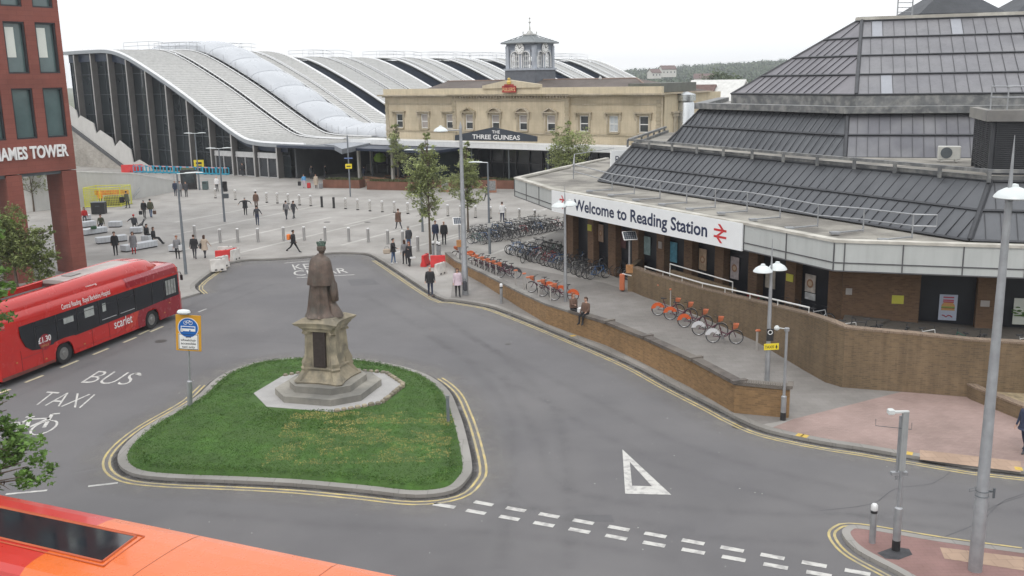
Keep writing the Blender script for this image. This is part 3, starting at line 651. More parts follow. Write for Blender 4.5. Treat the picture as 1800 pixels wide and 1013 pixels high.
# ---------------------------------------------------------------- wave-roofed station
P1 = G(430, 311)
SR = thing('station_transfer_deck', 'huge wave-roofed modern station with slatted white roof and finned glass gable', 'station', P1, GRZ)
# local frame: x = -s (towards the right), y = w (away)
prof = smooth_path([V(41, 0, 17.6), V(34, 0, 17.65), V(28.5, 0, 17.5), V(24, 0, 16.45), V(17.7, 0, 13.9), V(11.4, 0, 11.0), V(5, 0, 7.75), V(0, 0, 5.45), V(-3, 0, 4.85), V(-8, 0, 4.7), V(-18, 0, 4.7)], 12)
def resample(p, step):
    out = [p[0]]; acc = 0
    for a, b in zip(p, p[1:]):
        L = (b - a).length; t = step - acc
        while t <= L: out.append(a + (b - a) * (t / L)); t += step
        acc = L - (t - step)
    return out
pr_ = resample(prof, .62)
louv = mat('roof_slats', (.54, .53, .51), .5, .1, var=.08, vs=.5, streak=.15)
louv2 = mat('roof_slats_far', (.44, .44, .43), .5, .1, var=.08, vs=.5)
gut = mat('roof_gutter', (.16, .16, .165), .8, var=.35, vs=1.5, c2=(.3, .3, .29), vs2=3); trim = mat('roof_trim', (.72, .73, .74), .4, var=.05)
def panel(m, w0, w1, dz=0, s1=-18, s0=41):
    rows = []
    for i, p in enumerate(pr_):
        if not (s1 <= p.x <= s0): continue
        rows.append([(-p.x, w0, p.z + dz + .0), (-p.x, w1, p.z + dz)])
        rows.append([(-p.x + .15, w0, p.z + dz - .2), (-p.x + .15, w1, p.z + dz - .2)])
    n0 = len(m.m); m.loft(rows, cap=False, close=False)
    for i in range(n0, len(m.m), 2): m.m[i] = 1  # riser faces take a darker tone: shade between slats put into the colour
def bay(k, w0, w1, dz, chans, s1, mt):
    x = w0; m = MB()
    for a, b in chans + [(w1, w1)]:
        if a > x: panel(m, x, a, dz, s1)
        x = b
    m.build('roof_panel', [mt, mat('slat_shade', (.4, .4, .39), .7, var=.15)], SR)
    m = MB()
    for a, b in chans:
        if b - a > 3: continue
        m.loft([[(-p.x, a + .02, p.z + dz - .3), (-p.x, b - .02, p.z + dz - .3)] for p in prof if p.x >= s1], cap=False, close=False)
        for p in pr_[::2]:
            if p.x >= s1: m.box((-p.x, (a + b) / 2, p.z + dz - .12), (.2, (b - a) * .6, .14))
    if chans: m.build('roof_walkway', gut, SR)
    m = MB(); m.loft([[(-p.x, w0, p.z + dz - .62), (-p.x, w1, p.z + dz - .62)] for p in prof if p.x >= s1], cap=False, close=False); m.build('roof_underside', navy, SR)
    if k: m = MB(); m.loft([[(-p.x, w0 + .3, 0), (-p.x, w0 + .3, p.z + dz - .5)] for p in prof if p.x >= s1 - 6], cap=False, close=False); m.build('gable_wall', navy, SR)
    m = MB()
    for w in (w0 - .1, w1 + .1): m.tube([(-p.x, w, p.z + dz - .05) for p in prof if p.x >= s1], .2, 6)
    for a, b in chans:
        for w in (a, b): m.tube([(-p.x, w, p.z + dz + .1) for p in prof[::3] if p.x >= s1], .07, 4)
    m.build('roof_edge', trim, SR)
bay(0, 0, 31, 0, [(8.6, 9.6), (14, 15.1), (15.1, 22.6), (22.6, 23.8), (26, 26.5)], -13, louv)
bays = [(37, 54.5), (60.5, 70.5), (77, 86), (91.5, 100), (107, 116), (123, 136)]
for k, (a, b) in enumerate(bays): bay(k + 1, a, b, -.9, [((a + b) / 2 - 3.4, (a + b) / 2 - 2.6), ((a + b) / 2 + 1.6, (a + b) / 2 + 2.4)], -9, louv2)
# front eave fascia + soffit
m = MB(); eb_ = [(-40, 17.3), (40, 3)]
m.loft([[(-p.x, -.35, p.z - .55), (-p.x, .05, p.z - .55), (-p.x, .05, p.z - .06), (-p.x, -.35, p.z - .06)] for p in prof if p.x > -18.3]); m.build('gable_fascia', mat('fascia_grey', (.3, .32, .34), .45, .3, var=.08), SR)
m = MB(); m.prism([(16, -.2), (18.3, -.8), (24.2, -5.3), (19.9, 3.8), (16.6, 6.6)], 4.15, 4.75); m.build('canopy_prow', mat('prow_grey', (.25, .27, .3), .45, .3, var=.08), SR)
# cushions
etfe = mat('etfe_film', (.46, .48, .51), .3, var=.05, vs=.4, spec=.5)
path = [p for p in prof]; cl = 5.2; pts = resample(path, cl / 8)
m = MB(); wc = (15.2 + 22.5) / 2; hwid = 3.62; rows = []
for i, p in enumerate(pts):
    if p.x < -16.5: break
    ph = (i % 8) / 8; bul = 1.75 * (.72 + .28 * math.sin(math.pi * ph) ** .6)
    a_, b_ = pts[max(0, i - 1)], pts[min(len(pts) - 1, i + 1)]; t = (b_ - a_).normalized(); n = V(t.z, 0, -t.x); n = -n if n.z < 0 else n
    rows.append([(-(p.x + n.x * bul * math.sin(a) ** .8), wc - hwid * math.cos(a), p.z + n.z * bul * math.sin(a) ** .8 - .1) for a in [math.pi * j / 12 for j in range(13)]])
m.loft(rows, cap=False, close=False); m.build('cushion_roof', etfe, SR, smooth=True, ang=180)
m = MB()
for i in range(0, len(rows), 8): m.tube([Vector(q) + V(0, 0, .02) for q in rows[i]], .07, 4)
m.build('cushion_clamp', mat('clamp_grey', (.45, .47, .5), .5), SR)
# handrails on the roof
def rail(m, pts, h=1.1, step=1, n=2, r=.03):
    pts = [Vector(p) for p in pts]
    for k in range(n): m.tube([p + V(0, 0, h * (1 - k * .45)) for p in pts], r, 4)
    for p in pts[::step]: m.tube([p, p + V(0, 0, h)], r, 4)
for w in (8.4, 14, 15.3, 23.8, 26.3): m = MB(); rail(m, [(-p.x, w, p.z) for p in prof[6:30:3]], 1.3, 2); m.build('roof_handrail', galv, SR)
for a, b in bays:
    for w in ((a + b) / 2 - 3, (a + b) / 2 + 2): m = MB(); rail(m, [(-p.x, w, p.z - .9) for p in prof[6:32:3]], 1.3, 2); m.build('roof_handrail', galv, SR)
for p in prof[26::5]: MB().tube([(-p.x, 14.9, p.z), (-p.x, 14.9, p.z + 1.2)], .035, 4).build('roof_stanchion', galv, SR)
# gable glazing, navy soffit band, fins
glz = mat('gable_glass', (.02, .026, .03), .3, var=.35, vs=.15, spec=.25, alpha=.84)
def zroof(x):  # x local (=-s)
    s = -x
    for a, b in zip(prof, prof[1:]):
        if b.x <= s <= a.x: return a.z + (b.z - a.z) * ((s - a.x) / (b.x - a.x))
    return prof[0].z if s > prof[0].x else prof[-1].z
m = MB(); xs = [-40.5 + i * 1.0 for i in range(50)]
m.loft([[(x, .75, 0), (x, .75, zroof(x) - .5)] for x in xs], cap=False, close=False); m.build('gable_glass', glz, SR)
m = MB(); m.loft([[(x, .4, zroof(x) - 1.75 if x < -24 else zroof(x) - 1.2), (x, .4, zroof(x) - .5)] for x in xs if x < 9], cap=False, close=False); m.build('gable_soffit', navy, SR)
m = MB()
for x in xs[::1]:
    pass
for z in (3.0, 5.2, 8, 11, 14): 
    x1 = max([x for x in xs if zroof(x) - 1 > z] or [-40]); m.box(((-40.5 + x1) / 2, .66, z), (x1 + 40.5, .1, .08))
for i in range(18):   # mullions
    x = -40 + i * 2.2
    if zroof(x) > 5.4: m.box((x, .68, (zroof(x) - .6) / 2), (.06, .1, zroof(x) - .6))
m.build('mullion', mat('mullion_grey', (.07, .08, .09), .4), SR)
for i in range(9):   # interior stair seen dimly through the glass: bright handrail lines on the pane plane
    pass
finm = mat('fin_grey', (.15, .145, .14), .55, .2, var=.12, vs=1)
fine = mat('fin_edge', (.38, .37, .36), .5, .3)
for k in range(-2, 9):
    x = -(1.9 + 4.5 * k); zt = zroof(x) - .6; zb = 0 if k < 4 else (.67, 1.3, 3.15, 5.27, 7.2)[k - 4]
    m = MB().box((x, .2, (zt + zb) / 2), (.2, .95, zt - zb)); f = m.build('fin', finm, SR)
    MB().box((x, -.3, (zt + zb) / 2), (.22, .06, zt - zb)).build('fin_edge', fine, f)
# door pairs in the gable
dm = mat('door_frame', (.5, .5, .5), .4, .4)
for k in range(-1, 2):
    x = -(1.9 + 4.5 * k) + 2.25
    m = MB(); m.box((x, .1, 2.75), (3.7, .3, .2)); m.box((x, .1, .1), (3.7, .2, .2))
    for dx in (-1.75, -.0, 1.75): m.box((x + dx, .1, 1.4), (.12, .2, 2.8))
    m.box((x, .1, 3.1), (3.7, .2, .5)) 
    d = m.build('door', dm, SR); MB().box((x, .16, 1.4), (3.4, .05, 2.5)).build('door_glass', glass_d, d)
# concourse under the eave
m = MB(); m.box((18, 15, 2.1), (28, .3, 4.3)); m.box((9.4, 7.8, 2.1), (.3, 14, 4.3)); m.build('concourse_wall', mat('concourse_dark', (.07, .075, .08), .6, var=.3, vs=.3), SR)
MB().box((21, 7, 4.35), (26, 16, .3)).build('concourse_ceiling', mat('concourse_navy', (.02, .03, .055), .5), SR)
m = MB()
for k in range(9): m.box((12 + k * 1.9, 12, .6), (.2, 1.8, 1.1)); m.box((12.9 + k * 1.9, 14.7, 1.9), (1.2, .1, 1.9))
m.build('ticket_gates', mat('gate_metal', (.28, .28, .28), .4, .4), SR)
for x, y in ((20.6, 1.0), (27.5, 5.5), (14, 10), (26, 1.2)): MB().box((x, y, 2.1), (.32, .32, 4.2)).build('column', mat('column_pale', (.42, .41, .37), .6), SR)
m = MB(); m.box((31, 9, 2.2), (.1, 13, 4)); m.box((27.5, 6.1, 2.2), (6, .1, 4)); m.build('side_glass', mat('green_glass', (.05, .07, .07), .1, var=.3, vs=.3), SR)
m = MB(); m.lathe([(0, 0), (.7, .2), (.85, .7), (.5, 1.2), (0, 1.4)], (18, 7.5, 1.9), 8); m.build('green_display', mat('lime', (.3, .5, .05), .6), SR)
# escalator enclosure climbing left outside the glass
st = mat('stair_panel', (.5, .49, .47), .6, var=.06, vs=1, streak=.15); y0 = -1.1
def slabpoly(m, pts, ya, yb): return m.loft([[(x, y, z) for x, z in pts] for y in (ya, yb)])
m = MB(); slabpoly(m, [(-41, 7.35), (-38, 6.0), (-25.2, .42), (-23.3, 0), (-19, 0), (-19.37, .73), (-21.97, 1.63), (-23.47, 1.16), (-23.86, 3.07), (-26.44, 4.34), (-27.88, 3.38), (-28.33, 4.58), (-31.33, 5.76), (-32.41, 5.23), (-32.86, 6.76), (-36.24, 7.9), (-36.9, 7.4), (-37.3, 8.7), (-41, 10.3)], y0, y0 - .15); m.build('stair_cladding', st, SR)
m = MB(); slabpoly(m, [(-41, 6.75), (-25.2, .0), (-24.2, 0), (-25.2, .4), (-41, 7.3)], y0 - .16, y0 - .5); m.build('stair_stringer', mat('stringer_dark', (.07, .07, .075), .6), SR)
m = MB(); slabpoly(m, [(-50, 0), (-25.4, 0), (-25.4, .15), (-41, 6.7), (-50, 6.7)], y0 - .2, y0 - .45); m.build('stair_wall', mat('textured_wall', (.36, .34, .31), .9, kind='tile', var=.2, vs=2, bw=.5, bh=.2, c2=(.45, .42, .38)), SR)
m = MB()
for a, b in (((-40, 9.3), (-13, -.1)), ((-38, 11.5), (-8, .9)), ((-33, 13), (-5, 2.6))):
    for dz in (0, .9): m.tube([(a[0], 3.5, a[1] + dz), (b[0], 3.5, b[1] + dz)], .09, 5)
    for k in range(26): q = lerp(V(*a, 0), V(*b, 0), k / 25); m.box((q.x, 4.2, q.y + .1), (.5, 1.4, .07))
MB().loft([[(-41, y, 0), (-41, y, 17)] for y in (.8, 13)], cap=False, close=False).build('hall_end_wall', navy, SR); m.build('escalator', mat('escalator_grey', (.4, .41, .42), .4, .3), SR)
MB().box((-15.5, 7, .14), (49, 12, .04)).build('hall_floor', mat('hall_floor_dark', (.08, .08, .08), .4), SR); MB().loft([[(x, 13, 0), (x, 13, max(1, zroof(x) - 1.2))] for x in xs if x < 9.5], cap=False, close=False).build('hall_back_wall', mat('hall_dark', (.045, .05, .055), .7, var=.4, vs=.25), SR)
# ---------------------------------------------------------------- red clad office tower on columns (left)
TT = V(-28.8, 64.59, 0)
tower = thing('office_tower', 'red terracotta clad office tower standing on square columns at the left edge', 'building', TT, R_(54))
terra = mat('terracotta', (.235, .07, .052), .6, kind='tile', var=.1, vs=.8, c2=(.26, .085, .062), bw=1.1, bh=.3, mort=.012, bump=.05)
tglass = mat('tower_glass', (.1, .15, .15), .05, var=.2, vs=.5, spec=.8); tfr = mat('tower_frame', (.03, .03, .035), .4)
TH = 34; XL = -12.4; Z7 = 7.05
def tl(px, py, x0=0, n=None):
    q = PLN(px, py, TT + B_ * x0, n or B_) - TT; return (q.dot(B_), q.dot(A_), q.z)
wx = [-1.0 - 2.02 * k for k in range(6)]; wz = [(9.2 + 4.06 * k, 12.36 + 4.06 * k) for k in range(6)]
m = MB(); th = .4; ww2 = 1.36
xs_ = [XL] + sum([[x - ww2 / 2, x + ww2 / 2] for x in wx[::-1]], []) + [0]
for i in range(0, len(xs_), 2): m.box(((xs_[i] + xs_[i + 1]) / 2, th / 2, (Z7 + TH) / 2), (xs_[i + 1] - xs_[i], th, TH - Z7))
for x in wx:
    zz = Z7
    for a, b in wz: m.box((x, th / 2, (zz + a) / 2), (ww2, th, a - zz)); zz = b
    m.box((x, th / 2, (zz + TH) / 2), (ww2, th, TH - zz))
m.box((-.2, 9, (Z7 + TH) / 2), (.4, 17.2, TH - Z7)); m.box((XL / 2, 17.8, (Z7 + TH) / 2), (-XL, .4, TH - Z7)); m.box((XL + .2, 9, (Z7 + TH) / 2), (.4, 17.2, TH - Z7))
m.build('wall', terra, tower)
MB().box((XL / 2, 9.0, TH + .1), (-XL, 18, .2)).build('roof', dgrey, tower)
MB().box((XL / 2, 9.2, Z7 + .1), (-XL - .9, 17, .2)).build('soffit', mat('soffit_grey', (.2, .2, .2), .7), tower)
cold = -tl(92, 395, -1.02, A_)[1] if False else abs(tl(92, 395, -1.02, A_)[1])
for x in (-.52, -4.2, -7.9, -11.6): MB().box((x, cold / 2, Z7 / 2 - .03), (1.0, cold, Z7 - .06)).build('column', terra, tower)
m = MB()
for x in (-2.35, -6.05, -9.75): m.box((x, .2, Z7 - .1), (2.7, .12, .22))
m.build('opening_trim', dgrey, tower)
for i, x in enumerate(wx[:4]):
    for j, (a, b) in enumerate(wz):
        m = MB()
        for s in (-1, 1): m.box((x + s * (ww2 / 2 - .05), .22, (a + b) / 2), (.1, .3, b - a))
        m.box((x, .22, a + .05), (ww2 - .2, .3, .1)); m.box((x, .22, b - .05), (ww2 - .2, .3, .1))
        w_ = m.build('window', tfr, tower)
        MB().box((x, .3, (a + b) / 2), (ww2 - .2, .02, b - a - .2)).build('pane', tglass, w_)
        if j >= 1 and i < 2: MB().box((x - (.22 if i else .2), .282, b - .3 - (b - a) * .3), (.6, .012, (b - a) * .58)).build('blind', mat('white_blind', (.75, .78, .72), .6, var=.03), w_)
te = tl(118, 258.5); ts = tl(0, 271)
xr = te[0]; hl = .78
MB().text('THAMES TOWER', (xr - 5.35, -.02, 7.98), (1, 0, 0), (0, 0, 1), w=5.35, h=hl, off=.03, ext=.09, nv=V(0, -1, 0)).build('lettering', white_p, tower)

# ---------------------------------------------------------------- old station building with the long white welcome sign
OS = thing('station_building', 'low brick station building with grey fascia, welcome sign and stepped dark metal roofs', 'station', (0, 0, 0))
ZF0, ZF1 = 4.0, 5.36
panelm = mat('fascia_panel', (.47, .49, .48), .45, var=.06, vs=.8, streak=.18); seamm = mat('seam_dark', (.09, .09, .095), .6)
coping = mat('coping_stone', (.52, .5, .45), .8, var=.2, vs=1.5, c2=(.36, .34, .3), bump=.1)
conc = mat('roof_concrete', (.16, .148, .13), .9, var=.3, vs=.5, c2=(.33, .31, .27), vs2=.45, bump=.3, bs=12, tw=.08)
F = [V(8.5, 86, 0), V(4.31, 78.3, 0), V(.33, 70.36, 0), V(2.75, 62.33, 0), V(11.38, 46.63, 0), V(13.98, 41.2, 0), V(14.38, 41.05, 0), V(21.1, 38.93, 0), V(40, 33.3, 0)]
m = MB().wall(F, ZF0, ZF1 - .1, .22); m.build('fascia', panelm, OS)
m = MB().wall(offset(F, -.06), ZF1 - .1, ZF1 + .02, .42); m.build('coping', coping, OS)
m = MB(); o_ = offset(F, -.004)
for (a, b) in zip(o_, o_[1:]):
    d = (b - a); L = d.length; d.normalize(); an = math.atan2(d.y, d.x); n = V(-d.y, d.x, 0)
    m.box(((a + b) / 2 - n * .012 + V(0, 0, ZF0 + .38)), (L, .03, .05), an); m.box(((a + b) / 2 - n * .012 + V(0, 0, ZF0 + .02)), (L, .05, .05), an)
    k = max(1, round(L / 2.45)) 
    for i in range(k + 1): m.box(a + d * (L * i / k) - n * .014 + V(0, 0, (ZF0 + ZF1) / 2 - .05), (.05, .035, ZF1 - ZF0 - .1), an)
m.build('fascia_seam', seamm, OS)
# flat roof slab
back = [V(55, 60, 0), V(40, 95, 0), V(14, 95, 0)]
fin = offset(F, .23)
m = MB().prism(fin + back, ZF0 + .05, ZF1 - .12); m.build('flat_roof', conc, OS)
m = MB().wall(offset(F, .36)[1:8], ZF1 - .12, ZF1 - .02, .3); m.build('roof_kerb', mat('roof_edge_felt', (.3, .29, .25), .9, var=.3, vs=1, c2=(.18, .17, .15)), OS)
# sign
sa, sb = F[3], F[4]; d = (sb - sa).normalized(); n = V(d.y, -d.x, 0); an = math.atan2(d.y, d.x); L = (sb - sa).length
m = MB().box((sa + sb) / 2 + n * .06 + V(0, 0, 4.64), (L - .05, .1, 1.36), an); sgn = m.build('welcome_sign', mat('sign_white', (.8, .82, .83), .35, var=.02), OS)
txt = mat('sign_navy_letters', (.015, .025, .07), .4)
c1 = PLN(1009, 358, sa + n * .12, d); c2 = PLN(1243, 408, sa + n * .12, d)
q0 = sa + d * ((c1 - sa).dot(d)) + n * .118; wdt = (c2 - c1).dot(d)
MB().text('Welcome to Reading Station', q0 + V(0, 0, 4.33), d, V(0, 0, 1), w=wdt, h=.72, off=.022, nv=n).build('sign_lettering', txt, sgn)
redr = mat('rail_red', (.55, .03, .035), .4)
def arrows(cx, zc, w, h):
    m = MB(); P = lambda x, z: sa + d * cx + n * .12 + d * (x * w) + V(0, 0, zc + z * h)
    def q(*pts): m.add([P(*p) for p in pts], [tuple(range(len(pts)))])
    t = .09
    q((-.5, .13), (.5, .13), (.5, .28), (-.5, .28)); q((-.5, -.28), (.5, -.28), (.5, -.13), (-.5, -.13))
    q((-.38, .5), (-.16, .5), (.16, .285), (-.06, .285)) ; q((-.1, -.125), (.12, -.125), (.02 - .3 + .5, .125), (-.0, .125)) if False else None
    q((-.02, .125), (.18, .125), (-.16, -.125), (-.36, -.125)) if False else None
    q((.0, .125), (.22, .125), (-.12, -.125 + .0), (-.34, -.125)); q((.16, -.285), (-.06, -.285), (-.38 + .2, -.5), (-.16 + .2, -.5)) if False else q((-.02, -.285), (.2, -.285), (.02 + .3, -.5), (.1, -.5)) 
    return m
def rail_logo(cx, zc, w, h, name='double_arrow_emblem'):
    """two parallel bars, arrow barbs pointing right (upper) and left (lower)"""
    m = MB(); P = lambda x, z: sa + d * cx + n * .12 + d * ((x - .5) * w) + V(0, 0, zc + (z - .5) * h)
    def q(*pts): m.add([P(*p) for p in pts], [tuple(range(len(pts)))])
    q((0, .62), (1, .62), (1, .74), (0, .74)); q((0, .26), (1, .26), (1, .38), (0, .38))
    q((.3, 1), (.5, 1), (.78, .745), (.58, .745)); q((.58, .615), (.78, .615), (.42, .385), (.22, .385)); q((.22, .255), (.42, .255), (.7, 0), (.5, 0))
    return m.build(name, redr, sgn)
l1 = (PLN(991, 350, sa, d) - sa).dot(d); l2 = (PLN(1269, 405, sa, d) - sa).dot(d)
rail_logo(l1, 4.68, .62, .84); rail_logo(l2, 4.62, .95, .95)
# second sign seen end-on beyond the roof corner
pb = G(1085, 292, 5.36)
m = MB().box((pb.x + 1.4, pb.y + 1.2, 5.9), (4.2, .15, 1.3), R_(25)); s2 = m.build('roof_sign', mat('sign_white', (.8,) * 3), OS)
e = V(math.cos(R_(25)), math.sin(R_(25)), 0); MB().text('Re', V(pb.x + 1.4, pb.y + 1.2, 5.55) - e * 1.7 + V(math.sin(R_(25)), -math.cos(R_(25)), 0) * .08, e, V(0, 0, 1), h=.62, nv=V(0, -1, 0)).build('sign_lettering', txt, s2)
# ---- stepped roofs
zinc = mat('zinc_roof', (.085, .09, .1), .42, .35, var=.12, vs=.6, c2=(.11, .115, .125), vs2=.3, streak=.12)
zinc_u = mat('zinc_roof_upper', (.17, .168, .182), .4, .3, var=.14, vs=.6, c2=(.2, .197, .208), vs2=.4, streak=.25)
zinc_p = mat('zinc_pale', (.30, .31, .34), .4, .3, var=.05)
rib = mat('roof_rib', (.05, .052, .058), .5, .3); flash = mat('flashing', (.15, .155, .16), .6, .3, var=.25, vs=1.5, c2=(.27, .27, .26), vs2=2, streak=.2)
nL, nR = V(.891, .454, 0), V(.309, .951, 0); dL, dR = V(-.454, .891, 0), V(.951, -.309, 0)
def ext(c, l, extra=20, Lr=24, bk=16):
    """ring: left back, left end, corner, right end, right back"""
    return [l + nR * bk, l, c, c + dR * Lr, c + dR * Lr + nR * bk * 1.6]
def W3(p, z): return V(p.x, p.y, z)
def tier(name, b, t, zb, zt, nb, mt, mtf, pitch=.62, pale=(), fl=True):
    """b,t = rings (5 plan points); nb = bands; left face slanted seams, right face upright seams"""
    m = MB(); me_ = MB()
    for k in range(nb):
        f0, f1 = k / nb, (k + 1) / nb; f1b = f1 - (.04 if nb > 1 else 0)
        for j in range(len(b) - 1):
            q = [W3(lerp(b[j], t[j], f0), lerp(zb, zt, f0)), W3(lerp(b[j + 1], t[j + 1], f0), lerp(zb, zt, f0)), W3(lerp(b[j + 1], t[j + 1], f1), lerp(zb, zt, f1)), W3(lerp(b[j], t[j], f1), lerp(zb, zt, f1))]
            m.mi(0 if j < 2 else 1); m.add(q, [(0, 1, 2, 3)])
    top = [W3(p, zt) for p in t]; m.mi(0).add(top, [(0, 1, 2, 3, 4)])
    o = m.build(name, [mt, mtf], OS)
    r = MB(); pl = MB()
    for j in (1, 2):
        P00, P10, P01, P11 = W3(b[j], zb), W3(b[j + 1], zb), W3(t[j], zt), W3(t[j + 1], zt)
        e = (P10 - P00).normalized(); up = (P01 - P00) - e * (P01 - P00).dot(e); hgt = up.length; upn = up.normalized(); nn = e.cross(upn).normalized(); 
        if nn.z < 0: nn = -nn
        sl = (P01 - P00).dot(e); sr_ = (P11 - P00).dot(e); Lb = (P10 - P00).length
        def edges(v):     # extent along e at height fraction v
            return (sl * v, Lb + (sr_ - Lb) * v)
        for k in range(nb + 1):
            v = k / nb; x0, x1 = edges(v); c0 = P00 + e * x0 + up * v; c1_ = P00 + e * x1 + up * v
            r.box((c0 + c1_) / 2 + nn * .05, ((c1_ - c0).length, .1, .09), axes=(e, upn, nn))
        for k in range(nb):
            v0, v1 = (k + .03) / nb, (k + .97) / nb
            dxs = 0 if j == 2 else hgt / nb * .0
            x = min(edges(v0)[0], edges(v1)[0]); xe = max(edges(v0)[1], edges(v1)[1]); i = 0
            lean = 0 if j == 2 else hgt / nb * .94 * .12
            while x < xe:
                i += 1; xa, xb = x, x + lean
                e0, e1 = edges(v0), edges(v1)
                if xa > e0[0] + .05 and xa < e0[1] - .03 and xb > e1[0] + .02 and xb < e1[1] - .02:
                    a_ = P00 + e * xa + up * v0 + nn * .03; b_ = P00 + e * xb + up * v1 + nn * .03
                    r.box((a_ + b_) / 2, ((b_ - a_).length, .022, .045), axes=((b_ - a_).normalized(), nn.cross((b_ - a_).normalized()), nn))
                    if (j, k, i) in pale: pl = MB().add([a_ + e * .03 - nn * .015, a_ + e * (pitch - .03) - nn * .015, b_ + e * (pitch - .03) - nn * .015, b_ + e * .03 - nn * .015], [(0, 1, 2, 3)]); pl.build('pale_roof_panel', zinc_p, OS)
                x += pitch
    r.tube([W3(b[2], zb) + V(0, 0, .05), W3(t[2], zt) + V(0, 0, .05)], .13, 6); r.tube([W3(b[1], zb), W3(t[1], zt)], .1, 6)
    r.build('roof_seam', rib, OS)
    return o
c1b = G(1705, 418, 5.45); l1b = G(1052, 315, 5.45); c1b = V(c1b.x, c1b.y, 0); l1b = V(l1b.x, l1b.y, 0)
c1t = V(21.0, 42.3, 0); c1t = c1b + V(.703, .823, 0) * 2.25; l1t = G(1110, 257, 7.65); l1t = V(l1t.x, l1t.y, 0)
tier('roof_tier', ext(c1b, l1b), ext(c1t, l1t), 5.3, 7.6, 2, zinc, zinc, .62)
b1 = ext(c1t, l1t); m = MB().prism([p for p in b1], 7.6, 7.66); m.build('roof_terrace', conc, OS)
m = MB().wall([b1[0], b1[1], b1[2], b1[3]], 7.6, 7.86, .12); m.build('roof_upstand', flash, OS)
m = MB(); g = offset(b1[:4], -.25)
m.wall(g, 8.02, 8.17, .2)
for a, b in zip(g, g[1:]):
    L_ = (b - a).length; k = int(L_ / 2.4)
    for i in range(k): q = a + (b - a) * (i / k); m.box((q.x, q.y, 7.85), (.14, .14, .5))
m.build('gutter_rail', flash, OS)
c2b = V(19.2, 55.63, 0); l2b = G(1172, 250, 7.65); l2b = V(l2b.x, l2b.y, 0)
c2t = V(20.25, 57.6, 0); q = YD(1490, 200, 58.2); c2t = V(q.x, q.y, 0); ZT2 = q.z; l2t = G(1232, 190, ZT2 + .05); l2t = PLN(1232, 190, c2t, dL)
tier('roof_tier', ext(c2b, l2b), ext(c2t, V(l2t.x, l2t.y, 0), Lr=24.5), 7.6, ZT2, 2, zinc, mat('zinc_mid', (.125, .125, .14), .4, .3, var=.12, vs=.5, c2=(.18, .18, .19), vs2=.4), .6)
b2 = ext(c2t, V(l2t.x, l2t.y, 0)); g = offset(b2[:4], -.45)
m = MB().wall(g, ZT2 + .02, ZT2 + .42, .9); m.build('roof_gutter', flash, OS)
m = MB().prism(b2, ZT2 - .02, ZT2 + .1); m.build('roof_ledge', mat('ledge_lead', (.2, .2, .195), .7, var=.3, vs=1, c2=(.3, .29, .27)), OS)
q = YD(1505, 168, 61.5); c3b = V(q.x, q.y, 0); z3b = q.z; q = PLN(1285, 170, c3b, dL); l3b = V(q.x, q.y, 0)
q = YD(1515, 38, 70.5); c3t = V(q.x, q.y, 0); z3t = q.z; q = PLN(1504, 42, c3t, dL); l3t = V(q.x, q.y, 0)
R3 = ext(c3b, l3b, Lr=26); m = MB().prism([R3[0], R3[1], R3[2], R3[3], R3[4]], ZT2, z3b - .01); m.build('roof_upstand', flash, OS)
T3 = ext(c3t, l3t, Lr=24, bk=2.5)
tier('roof_tier', R3, T3, z3b, z3t, 4, mat('zinc_left', (.165, .158, .175), .42, .3, var=.12, vs=.5, c2=(.2, .19, .205), streak=.25), zinc_u, .72, pale=((2, 3, 2), (2, 0, 3), (2, 3, 9)))
m = MB(); g = [l3t + nR * 2, l3t, c3t, c3t + dR * 24]; m.wall(g, z3t + .05, z3t + .32, 1.6); m.build('roof_capping', coping, OS)
# tiled cupola roofs and ladder on top
tilem = mat('dark_tiles', (.05, .055, .065), .6, kind='tile', var=.2, vs=1, bw=.4, bh=.3, mort=.02)
for (pxa, pxb, yb, ya) in ((1620, 1773, 26, 0), (1790, 1950, 24, -2)):
    a_, b_ = YD(pxa, yb, 76), YD(pxb, yb, 76); cx = (a_.x + b_.x) / 2; hw_ = (b_.x - a_.x) / 2; zz = YD(pxa, ya, 79).z
    m = MB(); m.loft([[(cx + x * hw_ * f, 79 + y * hw_ * f, z) for x, y in ((-1, -.8), (1, -.8), (1, .8), (-1, .8))] for f, z in ((1, a_.z - .3), (1, a_.z + .1), (.52, a_.z + 1.25), (.04, a_.z + 2.5))]); m.build('cupola_roof', tilem, OS)
m = MB(); la, lb = YD(1577, 29, 73), YD(1603, 29, 73)
for p in (la, lb): m.tube([p, p + V(0, 0, 1.9)], .05, 6)
for k in range(5): m.tube([la + V(0, 0, .3 + k * .33), lb + V(0, 0, .3 + k * .33)], .03, 5)
m.build('roof_ladder', galv, OS)
# louvred plant enclosure
lv = mat('louvre_dark', (.035, .037, .045), .5, .2, var=.15); pc = YD(1737, 320, 45.0); pc = V(pc.x, pc.y, 0); lf = V(.28, .96, 0).normalized()
pe = pc + lf * 4.4; qq = [pc, pc + dR * 10, pe + dR * 10, pe]
ztop = YD(1737, 196, 45).z
MB().prism(qq, 7.3, ztop - .3).build('plant_enclosure', lv, OS)
m = MB(); 
for i in range(24):
    z = 7.9 + i * (ztop - 8.3) / 24
    for a, b in ((qq[0], qq[1]), (qq[3], qq[0])): e = (b - a); m.box((a + b) / 2 + V(0, 0, z) - V(-e.y, e.x, 0).normalized() * .03, (e.length - .3, .1, .05), math.atan2(e.y, e.x))
for i in range(5): p = lerp(qq[3], qq[0], i / 4); m.box((p.x, p.y, (7.6 + ztop - .5) / 2), (.16, .16, ztop - 8.1), math.atan2(lf.y, lf.x))
m.build('louvre_blade', rib, OS)
m = MB().wall([qq[3] , qq[0] , qq[1]], ztop - .45, ztop + .05, -.35); m.build('enclosure_parapet', mat('lead_parapet', (.17, .165, .16), .8, var=.25, vs=1, c2=(.25, .24, .22)), OS)
